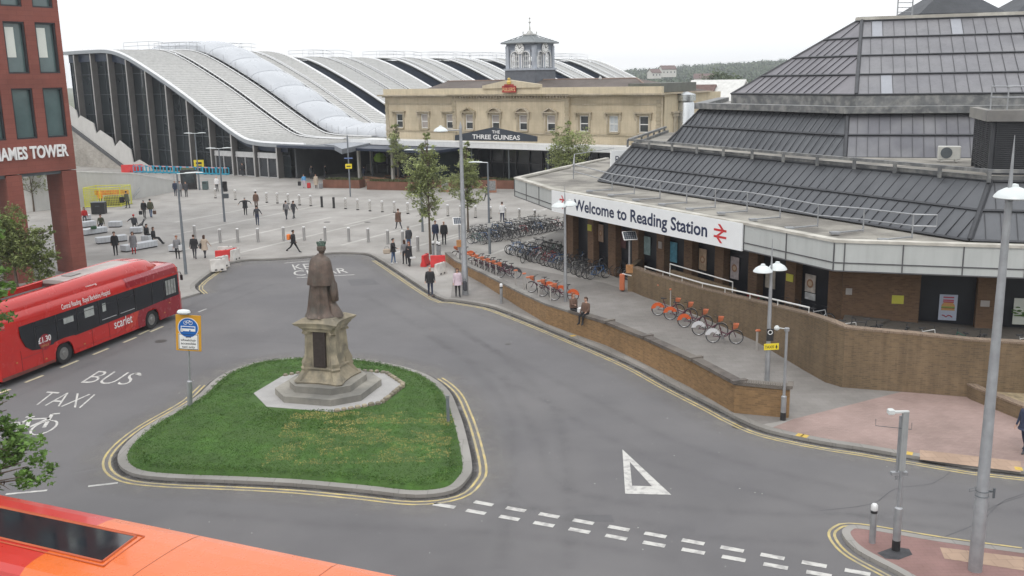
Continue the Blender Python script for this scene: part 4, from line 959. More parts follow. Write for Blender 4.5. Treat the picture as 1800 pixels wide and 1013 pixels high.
MB().prism(qq, ztop - .3, ztop - .1).build('enclosure_roof', conc, OS)
m = MB(); rail(m, [pc + lf * 1 + V(0, 0, ztop), pc + lf * .4 + dR * .6 + V(0, 0, ztop), pc + dR * 2.2 + V(.3, .4, ztop), pc + dR * 4 + V(.3, .4, ztop), pc + dR * 6 + V(.3, .4, ztop)], 1.1, 1, 2, .035); m.build('enclosure_railing', galv, OS)
# flat roof guard rail
def on(px, py, z): return G(px, py, z)
ra = on(1004, 303, 5.4); rb = on(1632, 412, 5.4)
m = MB(); N = 13; dd = rb - ra
gp = [lerp(on(1008, 315, 5.35), on(1622, 407, 5.35), k / N) for k in range(N + 1)]
gp = [on(1008, 315, 5.3)] + [on(px, py, 5.3) for px, py in ((1076, 335), (1115, 342), (1160, 350), (1207, 358), (1257, 366), (1313, 373), (1371, 384), (1437, 399), (1517, 407), (1603, 419))]
m.tube([p + V(0, 0, 1.05) for p in gp] + [gp[-1] + V(.9, -.3, 1.05), gp[-1] + V(.9, -.3, .55), gp[-1] + V(0, 0, .55)], .035, 6); m.tube([p + V(0, 0, .55) for p in gp], .03, 6)
for p in gp: m.tube([p, p + V(0, 0, 1.05)], .035, 6)
for p in gp[1::1]: m.tube([p + V(0, 0, .06), p + V(-1.5, -.6, .06)], .04, 5); m.box(p + V(-1.5, -.6, .06), (.4, .3, .1))
m.tube([gp[0] + V(0, 0, 1.05), V(5.2, 78, 6.35), V(9, 84, 6.35)], .035, 6); m.tube([gp[0] + V(0, 0, .55), V(5.2, 78, 5.9)], .03, 6)
for f in (.25, .5, .75, 1): p = lerp(gp[0], V(5.2, 78, 5.3), f); m.tube([p, p + V(0, 0, 1.05)], .03, 5)
m.build('guard_rail', galv, OS)
# ---- brick wall with dark openings
brk = mat('brown_brick', (.14, .085, .052), .85, kind='brick', var=.22, vs=1, c2=(.19, .115, .065), bump=.3)
dark = mat('boarded_opening', (.014, .016, .022), .35, var=.25, vs=1)
fi = offset(F, 2.0); wa, wb, wc_ = fi[3] + V(-.8, 1.5, 0), fi[5], fi[8]
d1 = (wb - wa).normalized(); n1 = V(-d1.y, d1.x, 0)      # inwards
d2 = (wc_ - fi[6]).normalized(); n2 = V(-d2.y, d2.x, 0)
wb = fi[6]
def su(px, py, p, dd): q = PLN(px, py, p, dd); return (q - p).xy.to_3d().dot(dd), q.z
ZC = ZF0 + .03
ops1 = [(1007, 1033, 415), (1043, 1069, 420), (1082, 1111, 430), (1122, 1154, 440), (1167, 1202, 450), (1216, 1256, 465), (1271, 1315, 480), (1330, 1380, 495), (1397, 1455, 520)]
L1 = (wb - wa).length; x = 0; m = MB(); a1 = math.atan2(d1.y, d1.x); a2 = math.atan2(d2.y, d2.x); edges1 = []
def seg_box(m, p, dd, nn_, s0, s1, z0, z1, t, off_=0):
    c = p + dd * ((s0 + s1) / 2) + nn_ * (t / 2 + off_); m.box((c.x, c.y, (z0 + z1) / 2), (s1 - s0, t, z1 - z0), math.atan2(dd.y, dd.x))
for pa, pb_, py in ops1:
    s0 = su(pa, py, wa, d1)[0]; s1 = su(pb_, py, wa, d1)[0]; edges1.append((s0, s1)); seg_box(m, wa, d1, n1, x, s0, 0, ZC, .45); x = s1
seg_box(m, wa, d1, n1, x, L1, 0, ZC, .45)
x = 0; ops2 = [(1617, 1718, 520), (1758, 1840, 530)]; L2 = 26; edges2 = []
for pa, pb_, py in ops2:
    s0 = su(pa, py, wb, d2)[0]; s1 = su(pb_, py, wb, d2)[0]; edges2.append((s0, s1)); seg_box(m, wb, d2, n2, x, s0, 0, ZC, .45); x = s1
    zs = ZC - .75; w_ = s1 - s0; r = .55       # rounded upper corners
    for sg_, xc in ((-1, s0), (1, s1)):
        pr2 = [(xc, ZC)] + [(xc - sg_ * r + sg_ * r * math.cos(t * math.pi / 12), ZC - .02 - r + r * math.sin(t * math.pi / 12)) for t in range(7)]
        m.loft([[wb + d2 * a_ + n2 * yy + V(0, 0, z) for a_, z in pr2] for yy in (.002, .44)])
seg_box(m, wb, d2, n2, x, L2, 0, ZC, .45)
m.build('brick_wall', brk, OS)
m = MB(); seg_box(m, wa, d1, n1, 0, L1, 0, ZC, .1, .46); seg_box(m, wb, d2, n2, 0, L2, 0, ZC, .1, .46); m.build('boarded_window', dark, OS)
m = MB(); seg_box(m, wa, V(.88, .46, 0), V(-.46, .88, 0), 0, 12, 0, ZC, .4); m.build('end_wall', brk, OS)
def plate(name, pxa, pxb, ya, yb, p, dd, nn_, mt, off_, parent=OS, t=.04):
    s0, z1 = su(pxa, ya, p - nn_ * 0 + nn_ * off_, dd); s1, _ = su(pxb, ya, p + nn_ * off_, dd); _, z0 = su((pxa + pxb) / 2, yb, p + nn_ * off_, dd); _, z1 = su((pxa + pxb) / 2, ya, p + nn_ * off_, dd)
    m = MB(); seg_box(m, p, dd, nn_, s0, s1, z0, z1, t, off_ - t); o = m.build(name, mt, parent); return o, s0, s1, z0, z1
pm = lambda c, nme: mat(nme, c, .35, var=.25, vs=2.5, c2=tuple(x * .75 for x in c), vs2=4)
po = [(1052.5, 1061, 395, 425, (.38, .27, .2), 'poster_tan'), (1091, 1101, 405, 436, (.12, .06, .06), 'poster_dark'), (1133, 1144, 416, 448, (.3, .42, .42), 'poster_pale'), (1179, 1191, 426, 461, (.1, .3, .4), 'poster_blue'), (1230, 1243, 438, 475, (.42, .3, .2), 'poster_beige'), (1285.5, 1300, 452, 491, (.45, .4, .4), 'poster_greywhite'), (1347, 1364, 475, 507, (.4, .36, .3), 'poster_cream'), (1417, 1435, 483, 514, (.5, .45, .4), 'poster_coffee'), (1416, 1434, 515.5, 527, (.6, .6, .6), 'poster_label')]
for i, (a, b, c, e, col, nm) in enumerate(po):
    o, s0, s1, z0, z1 = plate('poster', a, b, c, e, wa, d1, n1, pm(col, nm), .42)
    if nm in ('poster_coffee', 'poster_beige', 'poster_tan', 'poster_greywhite'):
        cc = wa + d1 * ((s0 + s1) / 2) + n1 * .37; r = (s1 - s0) * .33; zc = (z0 + z1) / 2 
        m = MB(); m.mi(0).add([cc + d1 * (r * math.cos(t * .524)) + V(0, 0, zc + r * math.sin(t * .524)) for t in range(12)], [tuple(range(12))]); m.mi(1).add([cc - n1 * .004 + d1 * (r * .6 * math.cos(t * .524)) + V(0, 0, zc + r * .6 * math.sin(t * .524)) for t in range(12)], [tuple(range(12))])
        m.build('poster_picture', [mat('picture_tan', (.3, .16, .09), .5), mat('picture_cream', (.5, .38, .26), .5)], o)
yel_n = mat('notice_yellow', (.5, .47, .06), .6, var=.06)
plate('yellow_notice', 1033.5, 1040, 395, 406, wa, d1, n1, yel_n, -.01); plate('yellow_notice', 1383, 1395, 482, 495, wa, d1, n1, yel_n, -.01)
plate('yellow_notice', 1568, 1589, 519.5, 534, wb, d2, n2, yel_n, -.01); plate('grey_notice', 1487, 1498, 507, 518, wb, d2, n2, mat('notice_grey', (.36, .33, .31), .6), -.01); plate('grey_notice', 1724, 1740, 528.5, 539, wb, d2, n2, mat('notice_grey', (.3,) * 3), -.01)
plate('grey_notice', 1158, 1164, 425, 437, wa, d1, n1, mat('notice_grey', (.3,) * 3), -.01)
o, s0, s1, z0, z1 = plate('poster', 1652, 1684, 518, 563, wb, d2, n2, mat('poster_lilac', (.42, .46, .56), .4, var=.05), .42)
cc = wb + d2 * ((s0 + s1) / 2) + n2 * .372; r = (s1 - s0) * .38; zc = (z0 + z1) / 2 + .05
m = MB()
for k, (za, zb_, mi_) in enumerate(((.0, 1, 0), (-.25, .0, 2), (-.4, -.25, 1), (-.8, -.4, 0))):
    pts = []
    for t in range(9): a_ = math.pi * t / 8; pts.append((math.cos(a_), za + (zb_ - za) * (math.sin(a_) if k == 0 else (1 if 0 < t < 8 else .5))))
    pts += [(-1, za), (1, za)]
    m.mi(mi_).add([cc - n2 * .001 * k + d2 * (r * x) + V(0, 0, zc + r * .8 * z) for x, z in pts], [tuple(range(len(pts)))])
m.build('poster_picture', [mat('bun', (.5, .27, .1), .6), mat('filling', (.2, .07, .04), .6), mat('salad', (.2, .33, .07), .6)], o)
m = MB()
for zz in (z1 - .12, z1 - .25, z1 - .33): seg_box(m, wb, d2, n2, s0 + .15, s1 - .15, zz - .03, zz + .03, .01, .36)
m.tube([cc + d2 * (x * r) + V(0, 0, z0 - zc + .2 + .05 * math.sin(x * 7) + zc - cc.z) for x in (-.8, -.5, -.2, .1, .4, .7)], .025, 4)
m.build('poster_lettering', mat('print_red', (.4, .05, .08), .5), o)
o, s0, s1, z0, z1 = plate('poster', 1783, 1830, 525, 571, wb, d2, n2, mat('poster_white', (.6, .62, .56), .4, var=.05), .42)
m = MB(); rr = random.Random(4)
for k in range(26): m.lathe([(0, 0), (.12, .02), (0, .05)], wb + d2 * ((s0 + s1) / 2 + rr.uniform(-.55, .3)) + n2 * .36 + V(0, 0, (z0 + z1) / 2 + rr.uniform(-.25, .2)), 5)
m.build('poster_picture', mat('salad_green', (.1, .2, .04), .6), o)
# air conditioner, lamp blob on the roof
ac = G(1667, 284, 7.7)
aco = thing('air_conditioner', 'small white air conditioning unit on the dark roof terrace', 'air conditioner', ac, R_(-18))
m = MB().box((0, 0, .45), (1.1, .45, .72), bev=.03); m.box((-.35, 0, .05), (.12, .4, .1)); m.box((.35, 0, .05), (.12, .4, .1)); m.build('casing', mat('ac_white', (.5, .5, .47), .5, var=.1), aco)
MB().lathe([(.0, 0), (.29, 0), (.29, .02), (0, .02)], (0, 0, 0), 16).build('fan_grille', dgrey, aco); g_ = aco.children[-1]; g_.rotation_euler = (R_(90), 0, 0); g_.location = (-.15, -.235, .47)
rl = G(1106, 309, 5.35)
ro = MB().lathe([(0, 0), (.2, .02), (.38, .12), (.4, .2), (.25, .34), (0, .38)], (0, 0, 0), 12).build('roof_vent', mat('vent_grey', (.42, .41, .38), .6)); ro.location = rl; tag(ro, 'small domed grey vent on the flat roof at the foot of the slope', 'vent')
m = MB(); rr = random.Random(8)
for px, py, z in ((1245, 306, 7.0), (1470, 310, 6.9), (1535, 312, 6.9), (1700, 225, 0)):
    pass

# ---------------------------------------------------------------- WALLS
brk2 = mat('tan_brick', (.24, .15, .075), .85, kind='brick', var=.2, vs=.8, c2=(.34, .21, .1), bump=.3, streak=.3)
brk3 = mat('dull_brick', (.155, .113, .07), .88, kind='brick', var=.22, vs=.7, c2=(.2, .14, .08), bump=.3, streak=.5)
# low wall between footway and cycle parking
lw = [(783, 459), (800, 472), (850, 500), (915, 542), (960, 569), (1000, 584), (1065, 607), (1130, 638), (1215, 682), (1290, 726), (1386, 735)]
lp = [G(*p, PV) for p in lw]; tz = []
tops = [(783, 447), (800, 459), (850, 481), (915, 511), (960, 532), (1000, 547), (1065, 566), (1130, 592), (1215, 631), (1290, 670), (1386, 682)]
for i, (p, t) in enumerate(zip(lp, tops)): tz.append(PLN(t[0], t[1], p, (1, 0)).z)
tz = [.75] + [min(1.35, max(.7, (tz[max(0, i - 1)] + tz[i] + tz[min(len(tz) - 1, i + 1)]) / 3)) for i in range(1, len(tz))]
print('low wall', [round(z, 2) for z in tz])
lwall = thing('low_brick_wall', 'long low tan brick wall along the kerb with dark brick-on-edge coping', 'wall', (0, 0, 0))
MB().wall(lp, 0, [z - .1 for z in tz], .34).build('brickwork', brk2, lwall)
cop = mat('blue_brick_coping', (.11, .095, .085), .8, var=.3, vs=3, bump=.3, c2=(.16, .14, .12)); copc = mat('concrete_coping', (.21, .2, .185), .85, var=.2, vs=2, c2=(.15, .14, .13))
co_ = offset(lp, -.03); MB().wall(co_[:6], [z - .1 for z in tz[:6]], tz[:6], .4).build('coping', copc, lwall)
m = MB()
for i in range(5, len(co_) - 1):
    a, b = W3(co_[i], tz[i]), W3(co_[i + 1], tz[i + 1]); L = (b - a).length; e = (b - a).normalized(); nn = V(-e.y, e.x, 0).normalized(); up_ = e.cross(nn); k = int(L / .085)
    up_ = up_ if up_.z > 0 else -up_
    m.box((a + b) / 2 + nn * .2 - up_ * .07, (L, .38, .1), axes=(e, nn, up_))
    for j in range(k): m.box(a + e * (j + .5) * L / k + nn * .2 - up_ * .04, (L / k * .8, .42, .13), axes=(e, nn, up_))
    m.box(b + nn * .2 + V(0, 0, .02), (.2, .62, .12), math.atan2(e.y, e.x))
m.build('coping', cop, lwall)
# raised terrace retaining wall
rw = [(1112, 513), (1130, 521), (1230, 556), (1330, 601), (1413, 651), (1450, 672), (1480, 681), (1530, 685), (1600, 690), (1700, 698)]
rp = [G(*p, PV) for p in rw]; rp.append(rp[-1] + d2 * 22)
rt = [(1128, 478), (1128, 476), (1240, 506), (1330, 530), (1413, 551), (1450, 563), (1480, 575), (1530, 580), (1600, 586), (1700, 597)]
rz_ = [PLN(t[0], t[1], p, (1, 0)).z for p, t in zip(rp, rt)]; rz_ = rz_[:1] + rz_[1:]; rz_.append(rz_[-1]); rz_[0] = rz_[1]
print('ret wall', [round(z, 2) for z in rz_])
rwall = thing('retaining_wall', 'tall curved brown brick retaining wall below the station terrace', 'wall', (0, 0, 0))
MB().wall(rp, 0, [z - .08 for z in rz_], .34).build('brickwork', brk3, rwall)
MB().wall(offset(rp, -.02), [z - .08 for z in rz_], rz_, .38).build('coping', mat('brick_coping', (.2, .15, .11), .85, kind='brick', var=.3, bw=.075, bh=.3), rwall)
MB().wall([rp[0], rp[0] + V(.9, 2.4, 0)], 0, rz_[0] - .01, .3).build('end_pier', brk3, rwall)
# terrace floor rises behind it
inn_ = offset(rp, .33); tin = [W3(p, 0) for p in inn_]
flz = [max(.14, z - 1.12) for z in rz_]
m = MB(); m.loft([[(p.x, p.y, z), ((p + nn_).x, (p + nn_).y, z)] for p, z, nn_ in zip(tin, flz, [V(3.2, 1.6, 0)] * 3 + [V(4.5, 3, 0)] * 2 + [V(3, 7, 0)] * 6)], cap=False, close=False)
struct(m.build('terrace', mat('terrace_paving', (.1, .09, .08), .9, kind='tile', var=.15, bw=.45, bh=.3)))
hr = [W3(p, z + .22) + V(.12, .1, 0) for p, z in zip(rp[1:5], rz_[1:5])]
m = MB(); m.tube(hr, .04, 8)
for k in range(8): p = hr[0] + (hr[1] - hr[0]) * (k / 3.) if k < 3 else lerp(hr[1], hr[3], (k - 3) / 4); m.tube([p, p - V(0, 0, .22)], .02, 5)
m.build('handrail', mat('white_rail', (.7, .7, .68), .35, .2), rwall)
ih = PLN(1178, 464, wa - n1 * 1.3, d1), PLN(1288, 496, wa - n1 * 1.3, d1)
m = MB(); m.tube([ih[0] + V(0, 0, -.8), ih[0], ih[1], ih[1] + V(0, 0, -.8)], .035, 8); o = m.build('ramp_handrail', MATS['white_rail']); tag(o, 'white tubular handrail on the inner ramp in front of the boarded windows', 'handrail')
ib = MB().wall([W3(ih[0], 0), W3(ih[1], 0)], [.1, .4], [ih[0].z - .35, ih[1].z - .35], .25).build('ramp_wall', brk3); tag(ib, 'short brick ramp wall under the inner white handrail', 'wall')
# low planter wall at the right
pw = [G(1707, 703, PV), G(1800, 741, PV), G(1900, 780, PV)]; zt_ = PLN(1708, 679, pw[0], (1, 0)).z
plw = thing('planter_wall', 'low dark brick planter wall running off the right edge', 'wall', (0, 0, 0)); MB().wall([pw[0] + V(-.1, 1.6, 0)] + pw, 0, zt_ - .07, .3).build('brickwork', brk3, plw); MB().wall(offset([pw[0] + V(-.1, 1.6, 0)] + pw, -.02), zt_ - .07, zt_, .34).build('coping', mat('brick_coping', (.2, .15, .1)), plw)
struct(MB().prism([pw[0] + V(.4, .2, 0), pw[1] + V(.4, .3, 0), pw[2] + V(.4, .3, 0), pw[2] + V(2, 9, 0), pw[0] + V(.3, 1.2, 0)], .1, zt_ - .25).build('planter_soil', mat('dry_bark', (.3, .24, .15), .95, var=.35, vs=5, bump=.5)))
# concrete stair wall left of the plaza
cw = [G(60, 372, PV), G(145, 362, PV), G(238, 350, PV), G(312, 336, PV)]; ct = [(60, 300), (145, 303), (228, 306), (312, 319)]
cz_ = [PLN(t[0], t[1], p, (1, 0)).z for p, t in zip(cw, ct)]; print('conc wall', [round(z, 2) for z in cz_])
cwall = thing('concrete_wall', 'pale concrete stair wall tapering down to the plaza beyond the benches', 'wall', (0, 0, 0))
pc_ = mat('pale_concrete', (.5, .5, .48), .8, var=.07, vs=.8, streak=.15)
MB().wall([cw[0] + V(-12, -3, 0)] + cw, 0, [cz_[0]] + cz_, .4).build('wall', pc_, cwall); MB().wall(offset([cw[0] + V(-12, -3, 0)] + cw, -.04), [z + .0 for z in [cz_[0]] + cz_], [z + .12 for z in [cz_[0]] + cz_], .48).build('coping', mat('pale_coping', (.6, .6, .58), .7), cwall)
hp = [G(236, 351, PV), G(260, 345, PV), G(280, 341, PV), G(308, 334, PV)]
m = MB()
for (a, b) in ((hp[0], hp[1]), (hp[2], hp[3])):
    h0, h1 = 1.0, 1.9
    m.tube([W3(a, PV + .0), W3(a, PV + .5), W3(lerp(a, b, .2), .9), W3(b, 2.0), W3(b, .12)], .04, 6); m.tube([W3(a, .4), W3(b, 1.5)], .03, 6); m.tube([W3(lerp(a, b, .5), PV), W3(lerp(a, b, .5), 1.5)], .035, 6)
o = m.build('stair_handrail', galv); tag(o, 'grey tubular stair handrails against the pale concrete wall', 'handrail')
# ---------------------------------------------------------------- MONUMENT
mon = thing('monument', 'weathered bronze statue of a crowned robed figure on a tall stone pedestal', 'monument', (MO.x, MO.y, PV + .24), R_(-16))
sst = mat('pedestal_stone', (.33, .285, .205), .88, var=.22, vs=1.6, bump=.35, bs=14, c2=(.19, .17, .13), vs2=1.8, streak=.55)
stp = mat('step_stone', (.3, .285, .25), .88, var=.2, vs=1.2, bump=.3, bs=14, c2=(.17, .165, .15), streak=.3)
bz = mat('bronze', (.135, .098, .08), .55, .3, var=.35, vs=3.5, bump=.4, bs=18, c2=(.1, .088, .075), vs2=2, streak=.45)
bzg = mat('bronze_green', (.08, .1, .085), .6, .3, var=.35, vs=6, c2=(.13, .2, .16), vs2=8)
z = 0
MB().prism(octo(0, 0, 1.85, 1.85, .85), 0, .26).build('step', stp, mon)
MB().prism(octo(0, 0, 1.32, 1.32, .55), .26, .52).build('step', stp, mon)
def star(a, inset_, ch, z, n=6):
    """square plan, half side a, concave sides, chamfered corners"""
    pts = []
    for k in range(4):
        an = k * math.pi / 2; c, s_ = math.cos(an), math.sin(an)
        for i in range(n + 1):
            t = -1 + 2 * i / n; x = t * (a - ch); y = -(a - inset_ * (1 - t * t) ** 1.0)
            pts.append((x * c - y * s_, x * s_ + y * c, z))
    return pts
m = MB(); m.loft([star(1.02, .12, .16, .52), star(1.05, .12, .16, .58), star(1.0, .14, .16, .64), star(.86, .15, .15, .8), star(.76, .15, .14, .96), star(.72, .14, .12, 1.0), star(.78, .12, .12, 1.04), star(.78, .12, .12, 1.1), star(.68, .11, .11, 1.13)]); m.build('pedestal_base', sst, mon, smooth=True, ang=35)
m = MB(); m.loft([star(.64, .08, .1, 1.13), star(.61, .08, .1, 1.5), star(.56, .08, .1, 2.3), star(.54, .08, .1, 2.62)])
for k in range(4):
    an = math.pi / 4 + k * math.pi / 2; c, s_ = math.cos(an), math.sin(an)
    P = lambda r, t, z: V(r * c - t * s_, r * s_ + t * c, z)
    m.loft([[P(r, -w, z), P(r, w, z), P(r - .28, w, z), P(r - .28, -w, z)] for r, w, z in ((1.2, .2, .66), (1.12, .18, .8), (1.0, .16, .98), (1.04, .17, 1.08), (.98, .16, 1.14), (1.0, .16, 1.3), (.92, .14, 1.46), (.86, .12, 1.62), (.82, .11, 2.3), (.81, .11, 2.42), (.88, .14, 2.48), (.85, .13, 2.56))])
    for s2_ in (-.1, .1): m.tube([P(.86, s2_ - .03, 2.49), P(.86, s2_ + .03, 2.49)], .065, 8)
m.build('pedestal_shaft', sst, mon)
m = MB(); m.loft([star(.68, .04, .1, 2.56), star(.73, .07, .1, 2.67), star(.78, .08, .08, 2.71), star(.8, .11, .07, 2.77), star(.92, .2, .04, 2.86), star(.95, .21, .03, 2.92), star(.76, .15, .04, 3.02), star(.66, .07, .05, 3.08)]); m.build('pedestal_cornice', sst, mon, smooth=True, ang=30)
MB().box((-.0, -.585, 1.84), (.52, .08, 1.42), axes=(V(1, 0, 0), V(0, 1, -.06).normalized(), V(0, .06, 1).normalized())).build('plaque', mat('plaque_bronze', (.05, .038, .035), .5, .4, var=.2, vs=8, bump=.3, bs=50), mon)
# robed figure (local z from 3.06)
def figure():
    m = MB(); N = 64; Z = 3.05
    def ring(z, rx, ry, ox, oy, fold, k, ph, amp2=0):
        r = []
        for j in range(N):
            a = j * 2 * math.pi / N
            f = 1 + fold * (math.sin(k * a + ph) * .6 + math.sin((k * 1.7 // 1) * a + ph * 1.7 + 1) * .4) + amp2 * math.sin(3 * a + 1)
            r.append((ox - .05 + rx * .93 * f * math.cos(a), oy + ry * f * math.sin(a), Z + z))
        return r
    R = [(.0, .62, .6, -.06, 0, .06, 9, 0, .05), (.04, .70, .66, -.06, 0, .08, 9, .1, .05), (.10, .66, .6, -.07, 0, .09, 9, .3, .04), (.22, .58, .52, -.08, 0, .13, 9, .6, .03), (.45, .53, .47, -.07, 0, .12, 9, .9, .02), (.8, .49, .44, -.06, 0, .1, 9, 1.1, .02), (1.2, .44, .4, -.04, 0, .08, 9, 1.2, 0), (1.45, .45, .38, -.03, 0, .04, 10, 1.2, 0), (1.5, .44, .37, -.02, 0, .03, 10, 1.2, 0)]
    m.loft([ring(*r) for r in R])
    # cape to the hips with front edge, arms beneath
    C = [(1.30, .5, .4, .0, 0, .05, 7, .4), (1.30, .61, .48, .0, 0, .055, 7, .4), (1.35, .61, .48, .0, 0, .055, 7, .4), (1.6, .565, .44, .0, 0, .045, 7, .5), (1.95, .50, .39, .0, 0, .022, 7, .6), (2.2, .455, .335, .01, 0, .015, 7, .7), (2.33, .40, .27, .01, 0, .008, 7, .7), (2.40, .29, .2, .01, .01, 0, 7, .7), (2.46, .17, .15, .02, .02, 0, 7, 0), (2.52, .115, .12, .02, .02, 0, 7, 0)]
    m.loft([ring(*r) for r in C])
    # right sleeve hanging lower at the right side, holding an orb forward
    m.loft([[(.42 + rx * math.cos(a * math.pi / 6) + ox, .04 + ry * math.sin(a * math.pi / 6), Z + zz) for a in range(12)] for zz, rx, ry, ox in ((.62, .11, .17, .05), (.66, .14, .2, .05), (.95, .15, .22, .03), (1.3, .15, .22, 0), (1.5, .1, .16, -.04))])
    m.loft([[(-.42 + .1 * math.cos(a * math.pi / 6), .3 + .1 * math.sin(a * math.pi / 6) + oy, Z + zz) for a in range(12)] for zz, oy in ((1.3, .14), (1.5, .05), (1.8, -.1))])
    # head, ears, beard, nose
    m.lathe([(.05, 2.5), (.105, 2.52), (.115, 2.58), (.14, 2.62), (.155, 2.68), (.16, 2.75), (.155, 2.8), (.12, 2.86), (0, 2.88)], (.03, .03, Z), 20, 1, 1.12)
    for s in (-1, 1): m.lathe([(0, -.035), (.03, -.01), (.03, .02), (0, .04)], (.03 + s * .158, .04, Z + 2.71), 6)
    m.lathe([(0, -.05), (.03, -.02), (.015, .03), (0, .04)], (.03, .215, Z + 2.7), 6)
    # hair at the nape
    m.lathe([(.1, 2.6), (.17, 2.64), (.172, 2.78), (.1, 2.82)], (.03, .015, Z), 16, 1, 1.05)
    # train folding at the foot on the right
    m.loft([[(.25 + rx * math.cos(a * math.pi / 6) + ox, .1 + ry * math.sin(a * math.pi / 6), Z + zz) for a in range(12)] for zz, rx, ry, ox in ((0, .4, .35, .1), (.15, .36, .3, .1), (.4, .22, .22, .08), (.6, .12, .15, .06))])
    return m.build('figure', bz, mon, smooth=True, ang=50)
fg_ = figure()
m = MB(); m.loft([[(.03 + r * math.cos(a * math.pi / 10), .03 + r * math.sin(a * math.pi / 10), 5.82 + z) for a in range(20)] for r, z in ((.165, 0), (.185, .0), (.19, .06), (.2, .07), (.205, .14), (.16, .14))])
for k in range(8):
    a = k * math.pi / 4; m.box((.03 + .2 * math.cos(a), .03 + .2 * math.sin(a), 5.82 + .19), (.05, .06, .1), a); m.box((.03 + .2 * math.cos(a), .03 + .2 * math.sin(a), 5.82 + .2), (.04, .11, .035), a)
m.tube([(-.14, .03, 5.98), (-.08, .03, 6.05), (.03, .03, 6.02), (.14, .03, 6.05), (.2, .03, 5.98)], .022, 6); m.tube([(.03, -.14, 5.98), (.03, -.08, 6.05), (.03, .03, 6.02), (.03, .14, 6.05), (.03, .2, 5.98)], .022, 6)
m.lathe([(0, 0), (.04, .03), (.04, .05), (0, .08)], (.03, .03, 6.03), 8); m.box((.03, .03, 6.15), (.022, .022, .1)); m.box((.03, .03, 6.155), (.07, .022, .025))
m.v = [(.03 + (x - .03) * .82 - .0, .03 + (y - .03) * .82, 5.82 + (z - 5.82) * .85) for x, y, z in m.v]; m.build('crown', bzg, mon)
# rough edging stones round the gravel
es = thing('edging_stones', 'low rough stone edging around the grey gravel at the monument', 'edging', (0, 0, 0)); m = MB(); rr = random.Random(2)
for i in (2, 3, 4, 5, 6):
    a, b = o1[i], o1[(i + 1) % 8]; L = (b - a).length; k = int(L / .26); e = (b - a).normalized()
    for j in range(k): m.box(a + e * ((j + .5) * L / k) + V(0, 0, PV + .26), (.2 * rr.uniform(.8, 1.1), .17, .13 + rr.uniform(0, .06)), math.atan2(e.y, e.x) + rr.uniform(-.15, .15), bev=.03)
m.build('stone_border', sst, es)
# ---------------------------------------------------------------- RED SINGLE-DECK BUS
bd = V(.273, .962, 0).normalized(); bn = V(bd.y, -bd.x, 0); brz = math.atan2(bd.y, bd.x); BO = G(117, 640)
bus = thing('bus', 'red single-deck gas bus with roof fairing heading along the left lane', 'bus', BO, brz)
red = mat('bus_red', (.5, .018, .014), .25, var=.05, vs=1, coat=.6); crim = mat('bus_crimson', (.27, .012, .022), .25, var=.05, coat=.6); swirl = mat('bus_swirl', (.55, .05, .03), .25, coat=.5)
bg = mat('bus_glass', (.012, .014, .018), .05, var=.4, vs=1.2, spec=.7); bfr = mat('bus_trim', (.02, .02, .022), .4)
def bl(px, py, side=0):
    q = PLN(px, py, BO - bn * side, bd) - BO; return (q.dot(bd), q.z)
def blz(px, py, z): q = G(px, py, z) - BO; return (q.dot(bd), -q.dot(bn), z)
X0_, X1_ = -3.9, 9.3; WB = 6.48
print('bus', bl(322, 545), bl(268, 444), bl(95, 557), blz(120, 477, 3.3), blz(245, 446, 3.4), blz(288, 454, 3.3))
def busec(x, zt, fy=0, cr_=.18, zb=.32, w=2.5):
    i = fy; return [(x, i, zb), (x, i - .0, 1.0), (x, i, zt - .5), (x, i + .04, zt - .22), (x, i + .16, zt - .05), (x, i + .45, zt), (x, w / 2, zt + .05), (x, w - .45 - i, zt), (x, w - .16 - i, zt - .05), (x, w - .04 - i, zt - .22), (x, w - i, zt - .5), (x, w - i, 1.0), (x, w - i, zb)]
ZR = 3.05; ARC = (WB - .62, WB + .62)
m = MB()
# body sides are built as panels around the wheel arches
secs = [(X0_, .12), (X0_ + .12, 0)]
def sidep(m, y, t):
    xs = [X0_ + .1, -.62, .62, WB - .62, WB + .62, X1_ - .35]
    for a, b in ((xs[0], xs[1]), (xs[2], xs[3]), (xs[4], xs[5])): m.box(((a + b) / 2, y, .87), (b - a, t, 1.1))
    for c in (0, WB):
        for k in range(8):
            a0, a1 = math.pi * k / 8, math.pi * (k + 1) / 8; q = [(c + .62 * math.cos(a0), .45 + .66 * math.sin(a0)), (c + .62 * math.cos(a1), .45 + .66 * math.sin(a1)), (c + .62 * math.cos(a1), 1.42), (c + .62 * math.cos(a0), 1.42)]
            m.loft([[(x, yy, z) for x, z in q] for yy in (y - t / 2, y + t / 2)])
sidep(m, .03, .06); sidep(m, 2.47, .06)
body = m
m.loft([[(x, y, z) for x, y, z in busec(x_, ZR + dz, i, zb=1.42)] for x_, i, dz in ((X0_ + .02, .1, -.12), (X0_ + .12, .02, 0), (X1_ - .9, .0, 0), (X1_ - .35, .02, -.02), (X1_ - .12, .12, -.14))])
m.loft([[(x_, i, zb), (x_, 2.5 - i, zb), (x_, 2.5 - i, 1.42), (x_, i, 1.42)] for x_, i, zb in ((X1_ - .35, .005, .32), (X1_ - .1, .1, .34), (X1_, .3, .4))]); m.loft([[(x_, i, .34), (x_, 2.5 - i, .34), (x_, 2.5 - i, 1.42), (x_, i, 1.42)] for x_, i in ((X0_, .1), (X0_ + .1, .01))])
ba = m.build('body', red, bus, smooth=True, ang=35)
m = MB(); xs_c = bl(250, 560)[0]
for y in (-.006, 2.506):     # darker front end wrap
    for a, b, z0, z1 in ((xs_c - .35, WB - .64, .33, 1.42), (WB + .64, X1_ - .36, .33, 1.42)): m.box(((a + b) / 2, y, (z0 + z1) / 2), (b - a, .006, z1 - z0))
